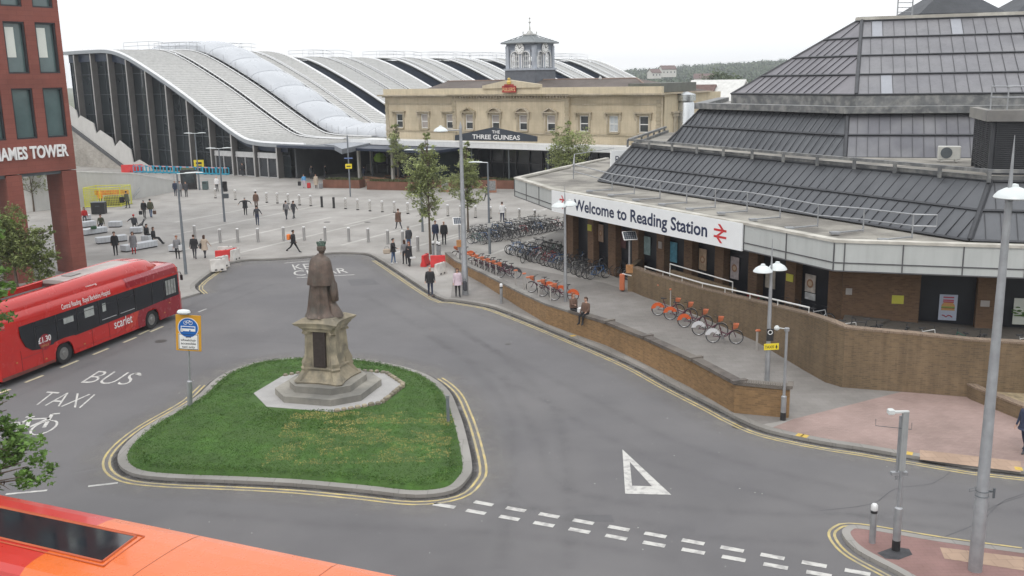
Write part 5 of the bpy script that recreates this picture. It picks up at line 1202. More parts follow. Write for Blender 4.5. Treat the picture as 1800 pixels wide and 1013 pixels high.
m.loft([[(x_, y_, z_) for y_, z_ in ((-.008, 2.54), (-.008, 2.56), (.032, 2.84), (.155, 3.01), (.45, 3.062))] for x_ in (xs_c - 1.0, X1_ - .5)], cap=False, close=False)
for k in range(8):
    a0, a1 = math.pi * k / 8, math.pi * (k + 1) / 8; c = WB
    m.add([(c + .63 * math.cos(a), -.008, z) for a, z in ((a0, .45 + .67 * math.sin(a0)), (a1, .45 + .67 * math.sin(a1)), (a1, 1.42), (a0, 1.42))], [(0, 1, 2, 3)])
m.build('front_panel', crim, bus)
m = MB(); cx_, cz_2 = bl(222, 566); cx_ -= .0
for r0, r1, zc, kk in ((1.35, 1.75, 1.05, (-.62, .62)),):
    n_ = 14
    for k in range(n_):
        t0_, t1_ = kk[0] * 1.9 + (kk[1] - kk[0]) * 1.9 * k / n_, kk[0] * 1.9 + (kk[1] - kk[0]) * 1.9 * (k + 1) / n_
        pts = []
        for t, r in ((t0_, r0), (t0_, lerp(r0, r1, math.cos(t0_ / 1.3))), (t1_, lerp(r0, r1, math.cos(t1_ / 1.3))), (t1_, r0)):
            pts.append((xs_c - 1.9 + r * math.cos(t), -.012, min(1.41, max(.34, 1.55 + r * .8 * math.sin(t)))))
        m.add(pts, [(0, 1, 2, 3)])
m.build('swirl_graphic', swirl, bus)
# window band
m = MB(); zb0, zb1 = 1.42, 2.42; xr_ = -2.55
band = [(xr_, 2.40), (xr_ + .02, 1.95), (xr_ + .25, 1.45), (xr_ + .6, 1.2), (xr_ + 1.0, 1.13), (-.66, 1.13), (-.6, 1.2), (0, 1.24), (.7, 1.2), (.75, 1.16), (WB - .7, 1.24), (WB + .7, 1.3), (X1_ - .42, 1.32), (X1_ - .42, 2.43)]
for yy in (-.014, 2.514): m.loft([[(x, y_, z) for x, z in band] for y_ in (yy - .006, yy + .006)])
m.loft([[(x_, y_, z_) for y_ in (i, 1.25, 2.5 - i)] for x_, i, z_ in ((X1_ + .012, .33, 1.3), (X1_ - .0, .2, 2.0), (X1_ - .1, .16, 2.75))], cap=False, close=False)
m.build('window_band', bg, bus)
for x in (-1.7, -.35, 1.0, 2.5, 3.9, 5.2, 6.6, 7.6): MB().box((x, -.026, 1.85), (.07, .012, 1.1)).build('window_pillar', bfr, bus)
m = MB()
for a, b in ((-1.6, -.45), (-.25, .9), (1.15, 2.4), (2.65, 3.8), (4, 5.1)): m.box(((a + b) / 2, -.026, 2.13), (b - a, .01, .035))
m.build('window_divider', bfr, bus)
m = MB()
for a, b in ((2.65, 3.7), (4.0, 5.1)): m.box(((a + b) / 2, -.028, 1.42), (b - a, .01, .035))
m.build('window_ledge', mat('ledge_pale', (.4, .4, .4), .4), bus)
for a, b, z0, z1 in ((.1, .75, 1.85, 2.15), (1.5, 2.15, 1.8, 2.25), (2.75, 3.0, 1.8, 2.2)): MB().box(((a + b) / 2, -.027, (z0 + z1) / 2), (b - a, .004, z1 - z0)).build('pane', mat('bus_seen_through', (.38, .4, .38), .3, var=.2, vs=4), bus)
m = MB(); m.box((8.2, -.026, 1.88), (.85, .008, .78)); w_ = m.build('cab_window', mat('cab_pale', (.3, .31, .29), .25, var=.3, vs=3), bus)
m = MB(); m.box((8.2, -.034, 1.88), (.03, .012, .8)); m.box((8.45, -.034, 1.88), (.03, .012, .8)); m.box((7.95, -.034, 1.88), (.03, .012, .8)); m.build('window_bar', bfr, w_)
m = MB().tube([(8.85, .0, 2.55), (9.1, -.06, 2.5), (9.12, -.1, 2.35)], .02, 6); m.box((9.12, -.1, 2.2), (.06, .16, .3), bev=.02); m.build('mirror', bfr, bus)
# wheels
rimm = mat('wheel_rim', (.3, .3, .29), .4, .6, var=.2, vs=5)
for x in (0, WB):
    for y, s in ((.02, 1), (2.48, -1)):
        yy = lambda r_, d_: [(x + r_ * math.cos(t * math.pi / 12), y + s * d_, .5 + r_ * math.sin(t * math.pi / 12)) for t in range(24)]
        m = MB(); m.loft([yy(.3, .3), yy(.47, .3), yy(.5, .25), yy(.5, .08), yy(.47, .02), yy(.3, .03), yy(.29, .06)]); w_ = m.build('wheel', rubber, bus, smooth=True, ang=30)
        m = MB(); m.loft([yy(.29, .05), yy(.26, .1), yy(.24, .12), yy(.13, .1), yy(.12, .03), yy(.1, .01)])
        for t in range(8): m.lathe([(0, 0), (.02, .0), (.02, .03), (0, .03)], (x + .2 * math.cos(t * math.pi / 4), y + s * .09, .5 + .2 * math.sin(t * math.pi / 4) - .015), 6)
        m.build('rim', rimm, w_, smooth=True, ang=30)
m = MB()
for x in (0, WB): m.box((x, 1.25, .75), (1.2, 1.8, .7))
m.box((3, 1.25, .6), (11, 2.2, .3)); m.build('underframe', black, bus)
# roof fairing: side cheeks, pale deck, domed nose, open well at the rear
def cheek(s):
    yo = lambda y: y if s > 0 else 2.5 - y
    secs_ = []
    for x, h, o in ((X0_ + .1, .5, .0), (0, .53, 0), (3, .58, 0), (6.2, .58, 0), (7.0, .52, .05), (7.6, .26, .2), (7.95, .05, .35)):
        q = [(x, yo(.18 + o), ZR - .07), (x, yo(.24 + o), ZR + h * .55), (x, yo(.40 + o), ZR + h * .92), (x, yo(.6 + o), ZR + h), (x, yo(.66 + o), ZR + h - .03), (x, yo(.62 + o), ZR - .0)]
        secs_.append(q if s > 0 else q[::-1])
    return MB().loft(secs_)
cheek(1).build('roof_fairing', red, bus, smooth=True, ang=40); cheek(-1).build('roof_fairing', red, bus, smooth=True, ang=40)
m = MB(); xw = 1.2
m.loft([[(x, .6, ZR + h), (x, .9, ZR + h + .04), (x, 1.6, ZR + h + .04), (x, 1.9, ZR + h), (x, 1.9, ZR + .02), (x, .6, ZR + .02)] for x, h in ((xw, .54), (3, .55), (6.1, .55))]); m.build('roof_deck', mat('roof_deck_pale', (.42, .37, .35), .55, var=.15, vs=1.5, c2=(.3, .25, .24)), bus)
m = MB(); m.loft([[(x, y, ZR + h * (1 - ((y - 1.25) / .68) ** 4 * .3)) for y in (.6, .8, 1.0, 1.25, 1.5, 1.7, 1.9)] + [(x, 1.9, ZR), (x, .6, ZR)] for x, h in ((6.1, .6), (6.8, .58), (7.3, .46), (7.7, .24), (8.0, .05))]); m.build('fairing_nose', red, bus, smooth=True, ang=40)
m = MB(); m.box(((X0_ + xw) / 2, 1.25, ZR + .045), (xw - X0_ - .3, 1.2, .03)); m.box((xw - .03, 1.25, ZR + .23), (.04, 1.25, .36)); m.build('roof_well', mat('well_dark', (.07, .03, .03), .6, var=.3), bus)
m = MB()
for y in (.8, 1.25, 1.7): m.tube([(X0_ + .3, y, ZR + .16), (xw - .1, y, ZR + .16)], .14, 8)
m.build('gas_cylinder', mat('cylinder_dark', (.06, .05, .05), .5), bus)
# lettering
def btext(body, pa, pb, h, y=-.02, mt=white_p, off=0, name='lettering'):
    x0, z0 = bl(*pa); x1, z1 = bl(*pb)
    return MB().text(body, (x0, y, (z0 + z1) / 2), (1, 0, 0), (0, 0, 1), w=x1 - x0, h=h, off=off, nv=V(0, -1, 0)).build(name, mt, bus)
btext('scarlet', (200.9, 576.6), (232.7, 567.6), .46, off=.01); 
for body, pa, pb in (('Central Reading', (106.7, 527.2), (140.8, 519.9)), ('Royal Berkshire Hospital', (144.6, 518.8), (192.5, 502.9))):
    x0, z0 = bl(*pa); x1, _ = bl(*pb); MB().text(body, (x0, -.004, 2.53), (1, .0, 0), (0, .12, 1), w=x1 - x0, h=.24, off=.008, nv=V(0, -1, 0)).build('lettering', white_p, bus)
x0, _ = bl(147.6, 490.4); x1, _ = bl(163, 488); MB().text('Reading', (x0 + .3, .2, ZR + .1), (1, 0, 0), (0, .28, 1), w=.75, h=.14, off=.01, nv=V(0, -1, .2)).build('lettering', white_p, bus)
x0, z0 = bl(78.5, 601)
m = MB().add([(x0 + .36 * math.cos(t * .3927), -.024, z0 + .36 * math.sin(t * .3927)) for t in range(16)], [tuple(range(16))]); m.build('price_disc', crim, bus)
MB().text('£1.30', (x0 - .4, -.03, z0 + .0), (1, 0, 0), (0, 0, 1), w=.78, h=.27, off=.02, nv=V(0, -1, 0)).build('lettering', white_p, bus)
MB().text('SINGLE', (x0 - .25, -.03, z0 - .2), (1, 0, 0), (0, 0, 1), w=.45, h=.1, nv=V(0, -1, 0)).build('lettering', mat('gold_print', (.55, .35, .1), .5), bus)
MB().text('415', (X0_ + .35, -.02, 2.55), (1, 0, 0), (0, 0, 1), w=.22, h=.1, nv=V(0, -1, 0)).build('lettering', white_p, bus)
m = MB(); 
for x, z in ((8.0, 1.05), (7.5, .62), (1.3, .6), (-1.2, .6), (-2.9, .9)): m.box((x, -.02, z), (.09, .02, .05))
m.build('side_marker', mat('marker_amber', (.6, .3, .1), .3), bus)
m = MB()
for x in (-2.6, -1.35, 1.9, 3.1, 4.3, 5.5, 7.9): m.box((x, -.004, .85), (.012, .012, 1.0))
m.box((-2.0, -.004, .98), (1.2, .012, .012)); m.box((3.2, -.004, .5), (5.1, .012, .012)); m.build('panel_joint', mat('joint_dark', (.12, .01, .01), .6), bus)
MB().box((2.4, 1.25, ZR + .62), (.7, .6, .05), bev=.02).build('roof_hatch', mat('hatch_grey', (.25, .23, .22), .6), bus)
MB().loft([[(x, y, z) for x, z in ((X0_ + .12, .3), (-.65, .3), (-.65, .42), (X0_ + .12, .46))] for y in (-.0035, .0)]).build('road_dirt', mat('road_dirt', (.16, .05, .04), .9, var=.3, vs=4), bus)
# ---------------------------------------------------------------- FOREGROUND DOUBLE-DECK BUS
fa, fb = G(0, 870, 4.3), G(700, 1013, 4.3); fd = (fb - fa).xy.to_3d().normalized(); frz = math.atan2(fd.y, fd.x); FO = V(fa.x, fa.y, 0) - fd * 2.2 + V(-fd.y, fd.x, 0) * .27 + fd * .1
dbus = thing('bus', 'orange and red double-deck bus crossing the near left corner, seen from above', 'bus', FO, frz)
# local x along fd, y negative towards viewer
org = mat('bus_orange', (.66, .13, .018), .28, var=.03, coat=.4, streak=.0); redo = mat('bus_vermilion', (.5, .028, .02), .32, var=.03, coat=.4)
LB = 12.4
def fsec(x, k=0):
    zt = 4.32 - .5 * k; i = .25 * k
    return [(x, -i, .35), (x, -i, 3.7), (x, -i - .03, 4.02), (x, -i - .10, 4.17), (x, -i - .22, 4.265 - .2 * k), (x, -i - .42, zt - .01), (x, -.8, zt + .015), (x, -1.25, zt + .02), (x, -1.7, zt + .015), (x, -2.08 + i, zt - .01), (x, -2.28 + i, 4.265 - .2 * k), (x, -2.4 + i, 4.17), (x, -2.47 + i, 4.02), (x, -2.5 + i, 3.7), (x, -2.5 + i, .35)]
def loc(px, py, z=4.32): q = G(px, py, z) - FO; return V(q.dot(fd), q.x * -fd.y + q.y * fd.x, 0)
sf = loc(190, 914); sn = loc(5, 1013)
m = MB(); xs_ = [0, .25, .6] + [.6 + i * .25 for i in range(1, 46)] + [LB - .25, LB]; rows = []
for x in xs_:
    k = max(0, 1 - x / .6) * .6 + max(0, 1 - (LB - x) / .35) * .5
    rows.append(fsec(x, k))
n_ = len(rows[0]); m.v = [p for r in rows for p in r]
# shear the seam so the colour boundary follows a diagonal: boundary x depends on y
def bx(y): t = (y - sf.y) / (sn.y - sf.y); return sf.x + (sn.x - sf.x) * t
for i in range(len(rows) - 1):
    for j in range(n_ - 1):
        c = rows[i]; xm = (rows[i][0][0] + rows[i + 1][0][0]) / 2; ym = (rows[i][j][1] + rows[i][j + 1][1]) / 2
        m.cur = 1 if xm < bx(ym) else 0; m.add([rows[i][j], rows[i][j + 1], rows[i + 1][j + 1], rows[i + 1][j]], [(0, 1, 2, 3)])
# exact diagonal: snap nearest ring vertices onto the boundary
m.v = m.v[len([p for r in rows for p in r]):]; m.f = [[a - len(rows) * n_ for a in f] for f in m.f]
best = {}
nv_ = []
for (x, y, z) in m.v:
    b_ = bx(y); nv_.append((b_ if abs(x - b_) <= .1251 else x, y, z))
m.v = nv_
m.mi(1).add(rows[0], [tuple(range(n_))]); m.mi(0).add(rows[-1], [tuple(range(n_))[::-1]])
m.build('body', [org, redo], dbus, smooth=True, ang=50)
gl = [loc(-30, 888), loc(240, 945), loc(180, 990), loc(-30, 940)]; zz = 4.345
gl[0] = V(.9, gl[0].y, 0); gl[3] = V(.9, gl[3].y, 0)
roofg = mat('roof_glass', (.015, .017, .022), .04, var=.3, vs=1, spec=.9)
MB().loft([[V(p.x, p.y, z) for p in gl] for z in (zz - .02, zz + .004)]).build('roof_window', roofg, dbus)
gc = sum(gl, V(0, 0, 0)) / 4; m = MB(); ex = [gc + (p - gc) * 1.0 for p in gl]
for a, b in zip(ex, ex[1:] + ex[:1]): m.tube([V(a.x, a.y, zz), V(b.x, b.y, zz)], .022, 6)
ex = [V(p.x + (.13 if p.x > 2 else -.1), p.y + (.06 if i < 2 else -.1), 0) for i, p in enumerate(gl)]
for a, b in zip(ex, ex[1:] + ex[:1]): m.tube([V(a.x, a.y, zz - .005), V(b.x, b.y, zz - .005)], .012, 6)
m.build('window_seal', mat('seal_orange', (.45, .09, .03), .5), dbus)
MB().tube([(.3, -.13, 4.19), (LB - .3, -.13, 4.19)], .012, 5).build('roof_gutter', mat('gutter_brown', (.2, .06, .03), .5), dbus)
for x in (7.2, 10.2): MB().tube([(x, -.12, 4.19), (x, -.22, 4.262), (x, -.42, 4.312), (x, -.8, 4.336), (x, -1.25, 4.341), (x, -1.7, 4.336), (x, -2.08, 4.312), (x, -2.28, 4.262)], .006, 4).build('roof_joint', MATS['gutter_brown'], dbus)
m = MB()
for y in (.006, -2.506):
    for z0, z1 in ((1.2, 2.1), (2.75, 3.65)): m.box((LB / 2, y, (z0 + z1) / 2), (LB - .8, .012, z1 - z0))
m.build('window_band', bg, dbus)
for x in (2.4, 8.3):
    for y, s in ((-.02, -1), (-2.48, 1)):
        yy = lambda r_, d_: [(x + r_ * math.cos(t * math.pi / 12), y + s * d_, .5 + r_ * math.sin(t * math.pi / 12)) for t in range(24)]
        w_ = MB().loft([yy(.3, .3), yy(.5, .28), yy(.5, -.03), yy(.3, -.05)]).build('wheel', rubber, dbus); MB().loft([yy(.29, -.06), yy(.1, 0)]).build('rim', rimm, w_)

# ---------------------------------------------------------------- STREET LAMPS
shade = mat('lamp_white', (.62, .66, .66), .35, var=.06, vs=2); lensm = mat('lamp_lens', (.4, .42, .42), .3)
def spire_lamp(base, ph, heads, label, r0=.13, r1=.075, spike=1.1, sr_=.42, hdir=R_(180), group='tall lamps with saucer shades', base_h=1.5):
    t = thing('street_lamp', label, 'street lamp', base, 0, group)
    MB().tube([(0, 0, -.02), (0, 0, base_h), (0, 0, base_h + .05), (0, 0, ph)], [r0 * 1.15, r0 * 1.1, r0, r1], 14).build('pole', galv, t, smooth=True)
    MB().tube([(0, 0, ph - .1), (0, 0, ph), (0, 0, ph + spike)], [r1 * 1.25, r1 * .8, .008], 8).build('spike', galv, t)
    for (a, off, dz) in heads:
        c = V(off * math.cos(a), off * math.sin(a), ph + dz)
        MB().tube([(0, 0, c.z + .06), (c.x, c.y, c.z + .06)], .035, 6).build('arm', galv, t)
        s_ = MB().lathe([(sr_, 0), (sr_ + .015, .02), (sr_ * .97, .07), (sr_ * .8, .15), (sr_ * .5, .22), (.1, .26), (.08, .32), (0, .34)], c, 24).build('lamp_shade', shade, t, smooth=True)
        MB().lathe([(0, -.06), (sr_ * .6, -.03), (sr_ * .98, 0.01)], c, 20).build('lens', lensm, s_, smooth=True)
    return t
R1 = G(1713, 1010); hR = PLN(1768, 347, R1, (1, 0)).z; sR = PLN(1778, 238, R1, (1, 0)).z - hR
spire_lamp(W3(R1, 0), hR, [(0, .1, -.02)], 'tall grey lamp column with one white saucer shade, nearest at the right edge', .148, .078, sR, .42, base_h=2.0)
p = G(818, 518, PV); h_ = PLN(811, 225, p, (1, 0)).z
spire_lamp(p, h_, [(R_(180), 1.12, -.3)], 'tall grey lamp column at the footway bend with one saucer shade on a left arm', .17, .08, .25, .4)
p = G(1348, 673, PV); h_ = PLN(1354, 480, p, (1, 0)).z
lm = spire_lamp(p, h_, [(R_(190), .36, -.06), (R_(35), .36, -.03)], 'lamp column with two white saucer shades carrying the yellow taxis sign', .09, .06, 1.25, .37)
m = MB().box((.02, -.11, 2.05), (.28, .04, .5)); pl = m.build('notice_plate', black, lm)
MB().lathe([(.1, -.002), (.1, .0), (.07, .0), (.07, -.002)], (0, 0, 0), 16).build('round_mark', white_p, pl); g_ = pl.children[-1]; g_.rotation_euler = (R_(90), 0, 0); g_.location = (.02, -.134, 2.16)
m = MB().box((.09, -.13, 1.56), (.62, .03, .26), R_(8)); ts_ = m.build('taxi_sign', mat('sign_yellow', (.75, .6, .03), .4, var=.03), lm)
e = V(math.cos(R_(8)), math.sin(R_(8)), 0); nn = V(e.y, -e.x, 0); o0 = V(.09, -.13, 1.5) + nn * .018
m = MB().text('TAXIS', o0 - e * .28, e, V(0, 0, 1), w=.38, h=.12, off=.01, nv=nn); m.add([o0 + e * x + V(0, 0, z) for x, z in ((.16, .02), (.19, .02), (.19, -.03), (.23, -.03), (.23, .02), (.26, .02), (.21, .15))], [tuple(range(7))]) ; m.build('sign_lettering', black, ts_)
p = G(994, 530, PV); h_ = PLN(994, 366, p, (1, 0)).z
spire_lamp(p, h_, [(R_(185), .33, -.05), (R_(30), .33, 0)], 'lamp column with two white saucer shades rising in front of the welcome sign', .09, .055, 1.1, .4)
def blade_lamp(base, h, arms, label, r=.085, group='slim lamp columns on the plaza', L=1.1):
    t = thing('street_lamp', label, 'street lamp', base, 0, group)
    MB().tube([(0, 0, 0), (0, 0, 1.4), (0, 0, h)], [r * 1.2, r * 1.1, r * .62], 10).build('pole', pole_grey, t, smooth=True)
    for a in arms:
        c, s_ = math.cos(a), math.sin(a)
        rings = []
        for x, w, th_, z in ((.0, .05, .03, h + .0), (L * .25, .06, .03, h + .02), (L * .35, .16, .05, h + .04), (L * .75, .17, .055, h + .06), (L, .1, .03, h + .05), (L * 1.05, .03, .015, h + .045)):
            rings.append([(x * c - y * s_, x * s_ + y * c, z + zz) for y, zz in ((-w, 0), (-w * .6, th_), (w * .6, th_), (w, 0), (w * .5, -th_ * .5), (-w * .5, -th_ * .5))])
        MB().loft(rings).build('lamp_head', shade, t, smooth=True, ang=60)
    return t
def bladeat(pb, ptx, arms, label, L=1.1, r=.085):
    p = G(*pb, PV); return blade_lamp(p, PLN(ptx[0], ptx[1], p, (1, 0)).z - .05, arms, label, r, L=L)
tl1 = bladeat((327, 482), (311, 308), [R_(5)], 'slim dark lamp column with one flat head, behind the front of the red bus', 1.6)
lt = bladeat((395, 390), (385, 263), [R_(0), R_(180)], 'slim lamp column with two flat heads and black signal boxes on the plaza', 1.1)
m = MB(); 
for x, z in ((.3, 3.5), (.32, 2.9), (.3, 3.2)): m.box((x, -.05, z), (.34, .3, .34 if z > 3 else .3), bev=.03)
m.tube([(0, 0, 3.2), (.3, 0, 3.2)], .04, 6); m.build('signal_box', black, lt)
MB().box((.3, -.05, 2.35), (.5, .25, .42), bev=.03).build('signal_housing', dgrey, lt)
bladeat((351, 334), (343, 236), [R_(0), R_(180)], 'slim lamp column with two flat heads in front of the glass gable', 1.25)
bladeat((743, 407.5), (737, 266), [R_(5), R_(185)], 'slim lamp column with two flat heads behind the nearest plaza tree', 1.2)
la = bladeat((861, 447), (858, 288), [R_(178)], 'slim dark lamp column with one flat head beside the cycle stands', 1.3)
MB().box((.0, -.1, 2.1), (.3, .04, .3)).build('small_plate', mat('plate_grey', (.45, .45, .44), .5), la)
bladeat((916, 312), (915, 243), [R_(178)], 'slim lamp column with one flat head in front of the pub canopy', 1.5)
p = G(616, 346, PV); sp_ = thing('sign_post', 'slim post with small yellow sign in front of the planters', 'sign post', p)
MB().tube([(0, 0, 0), (0, 0, PLN(612, 240, p, (1, 0)).z)], .08, 8).build('post', pole_grey, sp_); m = MB().box((0, -.1, 3.3), (.7, .05, .5)).build('sign_plate', MATS['sign_yellow'], sp_)
MB().text('EXIT', (-.25, -.13, 3.2), (1, 0, 0), (0, 0, 1), w=.5, h=.2, nv=V(0, -1, 0)).build('sign_lettering', black, m) if False else MB().box((0, -.13, 3.3), (.45, .012, .12)).build('sign_mark', black, m)
MB().box((-.0, -.05, 4.15), (.9, .06, .14)).build('cross_plate', mat('plate_blue', (.1, .15, .3), .5), sp_)
# island camera-type lamp and its twin by the low wall
def cctv(base, h, label, head_l=.5, base_h=.75, pods=True):
    t = thing('street_lamp', label, 'street lamp', base)
    MB().tube([(0, 0, -.0), (0, 0, base_h), (0, 0, base_h + .04), (0, 0, h)], [.1, .1, .055, .05], 12).build('pole', galv, t, smooth=True)
    MB().tube([(0, 0, 0.01), (0, 0, .3)], .105, 12).build('pole_foot', black, t)
    return t
p = W3(G(1574, 975), PV); h_ = PLN(1585, 732, p, (1, 0)).z
t = cctv(p, h_ - .1, 'short grey traffic island column with white box head and side bracket', base_h=1.2)
m = MB(); m.box((-.13, 0, h_), (.42, .09, .05)); m.build('arm', mat('camera_white', (.55, .57, .56), .4), t); MB().box((-.38, 0, h_ + .01), (.16, .17, .14), bev=.02).build('camera_head', MATS['camera_white'], t)
MB().box((-.1, .05, h_ - 1.0), (.05, .05, 1.75)).box((-.04, .05, h_ - 1.7), (.42, .12, .09)).build('bracket', galv, t); MB().box((0, 0, h_ - .8), (.15, .1, 1.6)).build('channel', mat('channel_grey', (.3, .31, .31), .5), t)
m = MB(); m.tube([(-.75, 0, h_ - .18), (-.75, 0, h_ - .36), (.18, 0, h_ - .48), (.18, 0, h_ - .3)], .008, 4); m.build('wire_frame', dgrey, t)
p = W3(G(1376, 744), PV); h_ = PLN(1384, 583, p, (1, 0)).z
t = cctv(p, h_, 'short rusty grey column with small round camera head at the end of the low wall', base_h=.9)
m = MB().tube([(0, 0, h_ - .03), (-.28, 0, h_ + .02)], .018, 6); m.lathe([(0, -.1), (.1, -.02), (.1, .03), (.05, .1), (0, .1)], (-.36, 0, h_), 12); m.build('camera_head', MATS['camera_white'], t)
MB().tube([(0, 0, h_ - .1), (0, 0, h_ + .01)], .09, 10).build('cap', galv, t)
# bracket on the big right pole
t = bpy.data.objects.get('street_lamp'); 
m = MB()
for z in (2.15, 2.28): m.tube([(.16 * math.cos(a * .52), .16 * math.sin(a * .52), z) for a in range(13)], .01, 4)
m.box((.3, 0, 2.2), (.05, .03, .26)); m.box((.22, 0, 2.25), (.12, .03, .05)); m.tube([(-.15, 0, 2.28), (-.32, 0, 2.26), (-.32, 0, 2.32), (-.15, 0, 2.36)], .008, 4); m.build('bracket', dgrey, t)
# ---------------------------------------------------------------- ISLAND SIGN AND MARKER POSTS
p = G(334, 716, PV); hs = PLN(328, 556, p, (1, 0)).z
sg_ = thing('traffic_sign', 'orange-backed sign with blue disc on a grey post at the island edge', 'traffic sign', p, R_(-2)); sg_.rotation_euler = (0, R_(4), R_(-2))
MB().tube([(0, 0, 0), (0, 0, 1.05), (0, 0, 1.1), (0, 0, hs)], [.1, .1, .045, .04], 12).build('post', galv, sg_)
zt1 = PLN(330, 558, p, (1, 0)).z; zt0 = PLN(330, 621, p, (1, 0)).z; bw_ = 42 / 1700 * 39.5
m = MB().box((.03, -.07, (zt1 + zt0) / 2), (bw_, .03, zt1 - zt0), bev=.01); bo = m.build('backing_board', mat('board_orange', (.6, .3, .02), .5, var=.05), sg_)
zc = zt1 - .5; m = MB(); ring = lambda r, y: [(.03 + r * math.cos(t * math.pi / 14), y, zc + r * math.sin(t * math.pi / 14)) for t in range(28)]
m.loft([ring(.40, -.088), ring(.40, -.1)]); wd = m.build('disc_rim', white_p, bo); m = MB().loft([ring(.375, -.1), ring(.375, -.105)]); m.build('blue_disc', mat('sign_blue', (.01, .12, .42), .4, var=.03), bo)
m = MB()      # bicycle and bus symbols
for cx in (-.1, .1): m.tube([(.03 + cx + .07 * math.cos(t * .52), -.112, zc + .2 + .07 * math.sin(t * .52)) for t in range(13)], .009, 4)
for a, b in (((-.1, .2), (-.04, .29)), ((-.04, .29), (.07, .29)), ((.07, .29), (0, .2)), ((0, .2), (-.1, .2)), ((.1, .2), (.06, .31))): m.tube([(.03 + a[0], -.112, zc + a[1]), (.03 + b[0], -.112, zc + b[1])], .008, 4)
m.box((.03, -.11, zc - .03), (.56, .012, .2)); m.box((-.22, -.11, zc - .1), (.09, .012, .12)); m.build('bus_symbol', white_p, bo)
m = MB().box((.03, -.118, zc + .01), (.5, .008, .06)); m.box((.1, -.118, zc - .1), (.05, .008, .05)); m.build('symbol_window', MATS['sign_blue'], bo)
m = MB().box((.03, -.092, zt0 + .37), (.78, .02, .62)); wp = m.build('white_plate', white_p, bo)
m = MB(); zz = zt0 + .37
for s in (-1, 1): m.box((.03, -.105, zz + s * .29), (.74, .006, .018)); m.box((.03 + s * .365, -.105, zz), (.018, .006, .6))
for i, (w_, wd_) in enumerate((('and', .2), ('wheelchair', .6), ('accessible', .58), ('taxi only', .5))): m.text(w_, (.03 - wd_ / 2, -.106, zz + .16 - i * .135), (1, 0, 0), (0, 0, 1), w=wd_, h=.095, off=.012, nv=V(0, -1, 0))
m.build('sign_lettering', black, wp)
m = MB(); m.lathe([(.0, 0), (.2, .02), (.24, .07), (.2, .14), (.08, .17), (0, .18)], (-.12, -.12, hs), 14, 1.1, .8); m.build('lamp_hood', shade, sg_)
p = G(788, 741, PV + .1); mp_ = thing('marker_post', 'short grey post standing in the grass at the right of the island', 'post', p); MB().tube([(0, 0, -.05), (0, 0, .92)], .06, 12).build('post', pole_grey, mp_); MB().lathe([(.07, 0), (.07, .1), (0, .13)], (0, 0, .9), 12).build('cap', mat('cap_grey', (.2, .21, .21), .6), mp_)

# ---------------------------------------------------------------- BOLLARDS
def bollard_proto():
    t = thing('bollard', 'x', 'bollard', (0, 0, 0)); m = MB().lathe([(.115, 0), (.115, 1.0), (.12, 1.0), (.12, 1.07), (.1, 1.09), (0, 1.1)], (0, 0, 0), 16); m.build('shaft', steel, t, smooth=True)
    MB().lathe([(.124, 1.02), (.124, 1.085), (.1, 1.112), (0, 1.118)], (0, 0, 0), 16).build('cap', mat('bollard_cap', (.7, .7, .7), .3, .3), t, smooth=True); return t
BP = bollard_proto(); used = [False]
def inst(proto, loc, rz, label, group, flag, scale=None):
    if not flag[0]: proto.location = loc; proto.rotation_euler = (0, 0, rz); proto['label'] = label; proto['group'] = group; flag[0] = True; return proto
    return dup(proto, loc, rz, label, group, scale)
near_b = [(343, 420), (387.5, 427), (418.5, 426), (454, 425.7), (499, 423.5), (535, 422.7), (572, 423.5), (613.5, 424.7), (647.7, 426), (682, 429.6), (708, 431), (734.8, 441.6)]
for i, q in enumerate(near_b): inst(BP, G(*q, PV), 0, f'plain steel bollard, {ORD[i]} from the left in the near plaza row', 'steel bollards in the near row', used)
MB_ = None
def bollard2(col, foot):
    t = thing('bollard', 'x', 'bollard', (0, 0, 0)); MB().lathe([(.12, 0.0), (.12, .98)], (0, 0, 0), 14).build('shaft', col, t, smooth=True); MB().lathe([(.13, .96), (.13, 1.06), (.1, 1.09), (0, 1.1)], (0, 0, 0), 14).build('cap', MATS['bollard_cap'] if foot else black, t, smooth=True)
    MB().lathe([(.135, 0), (.135, .09), (.12, .1)], (0, 0, 0), 14).build('foot_ring', black, t); return t
B2 = bollard2(mat('bright_steel', (.78, .77, .75), .22, 1, var=.04), True); u2 = [False]
B3 = bollard2(mat('bollard_black', (.03, .03, .03), .5), False); u3 = [False]
far_b = [(379, 348.5), (414, 351.5), (449.7, 352), (469, 356.4), (487.8, 357.6), (507, 359), (526.7, 361), (546.4, 362.3), (607.6, 367.4), (628.7, 369.4), (650.4, 371.4), (672, 373), (693.5, 374), (717, 376), (739.7, 377.3), (764.6, 378.5), (787.4, 380.3), (810, 382), (836, 383), (862.4, 384.4), (888, 386), (913, 388), (940, 390)]
for i, q in enumerate(far_b): inst(B2, G(*q, PV), 0, f'bright steel bollard with dark foot ring, {ORD[i]} from the left in the far row', 'bright bollards in the far row', u2)
for i, q in enumerate([(566, 364.5), (587, 366)]): inst(B3, G(*q, PV), 0, ['left', 'right'][i] + ' one of the two black bollards in the far row', 'black bollards in the far row', u3)
SB = thing('bollard', 'x', 'bollard', (0, 0, 0)); MB().lathe([(.085, 0), (.085, .95)], (0, 0, 0), 14).build('shaft', galv, SB, smooth=True); MB().lathe([(.087, .86), (.087, .93)], (0, 0, 0), 14).build('band', black, SB); MB().lathe([(.09, .95), (.09, 1.08), (.06, 1.12), (0, 1.12)], (0, 0, 0), 14).build('cap', MATS['bollard_cap'], SB, smooth=True); u4 = [False]
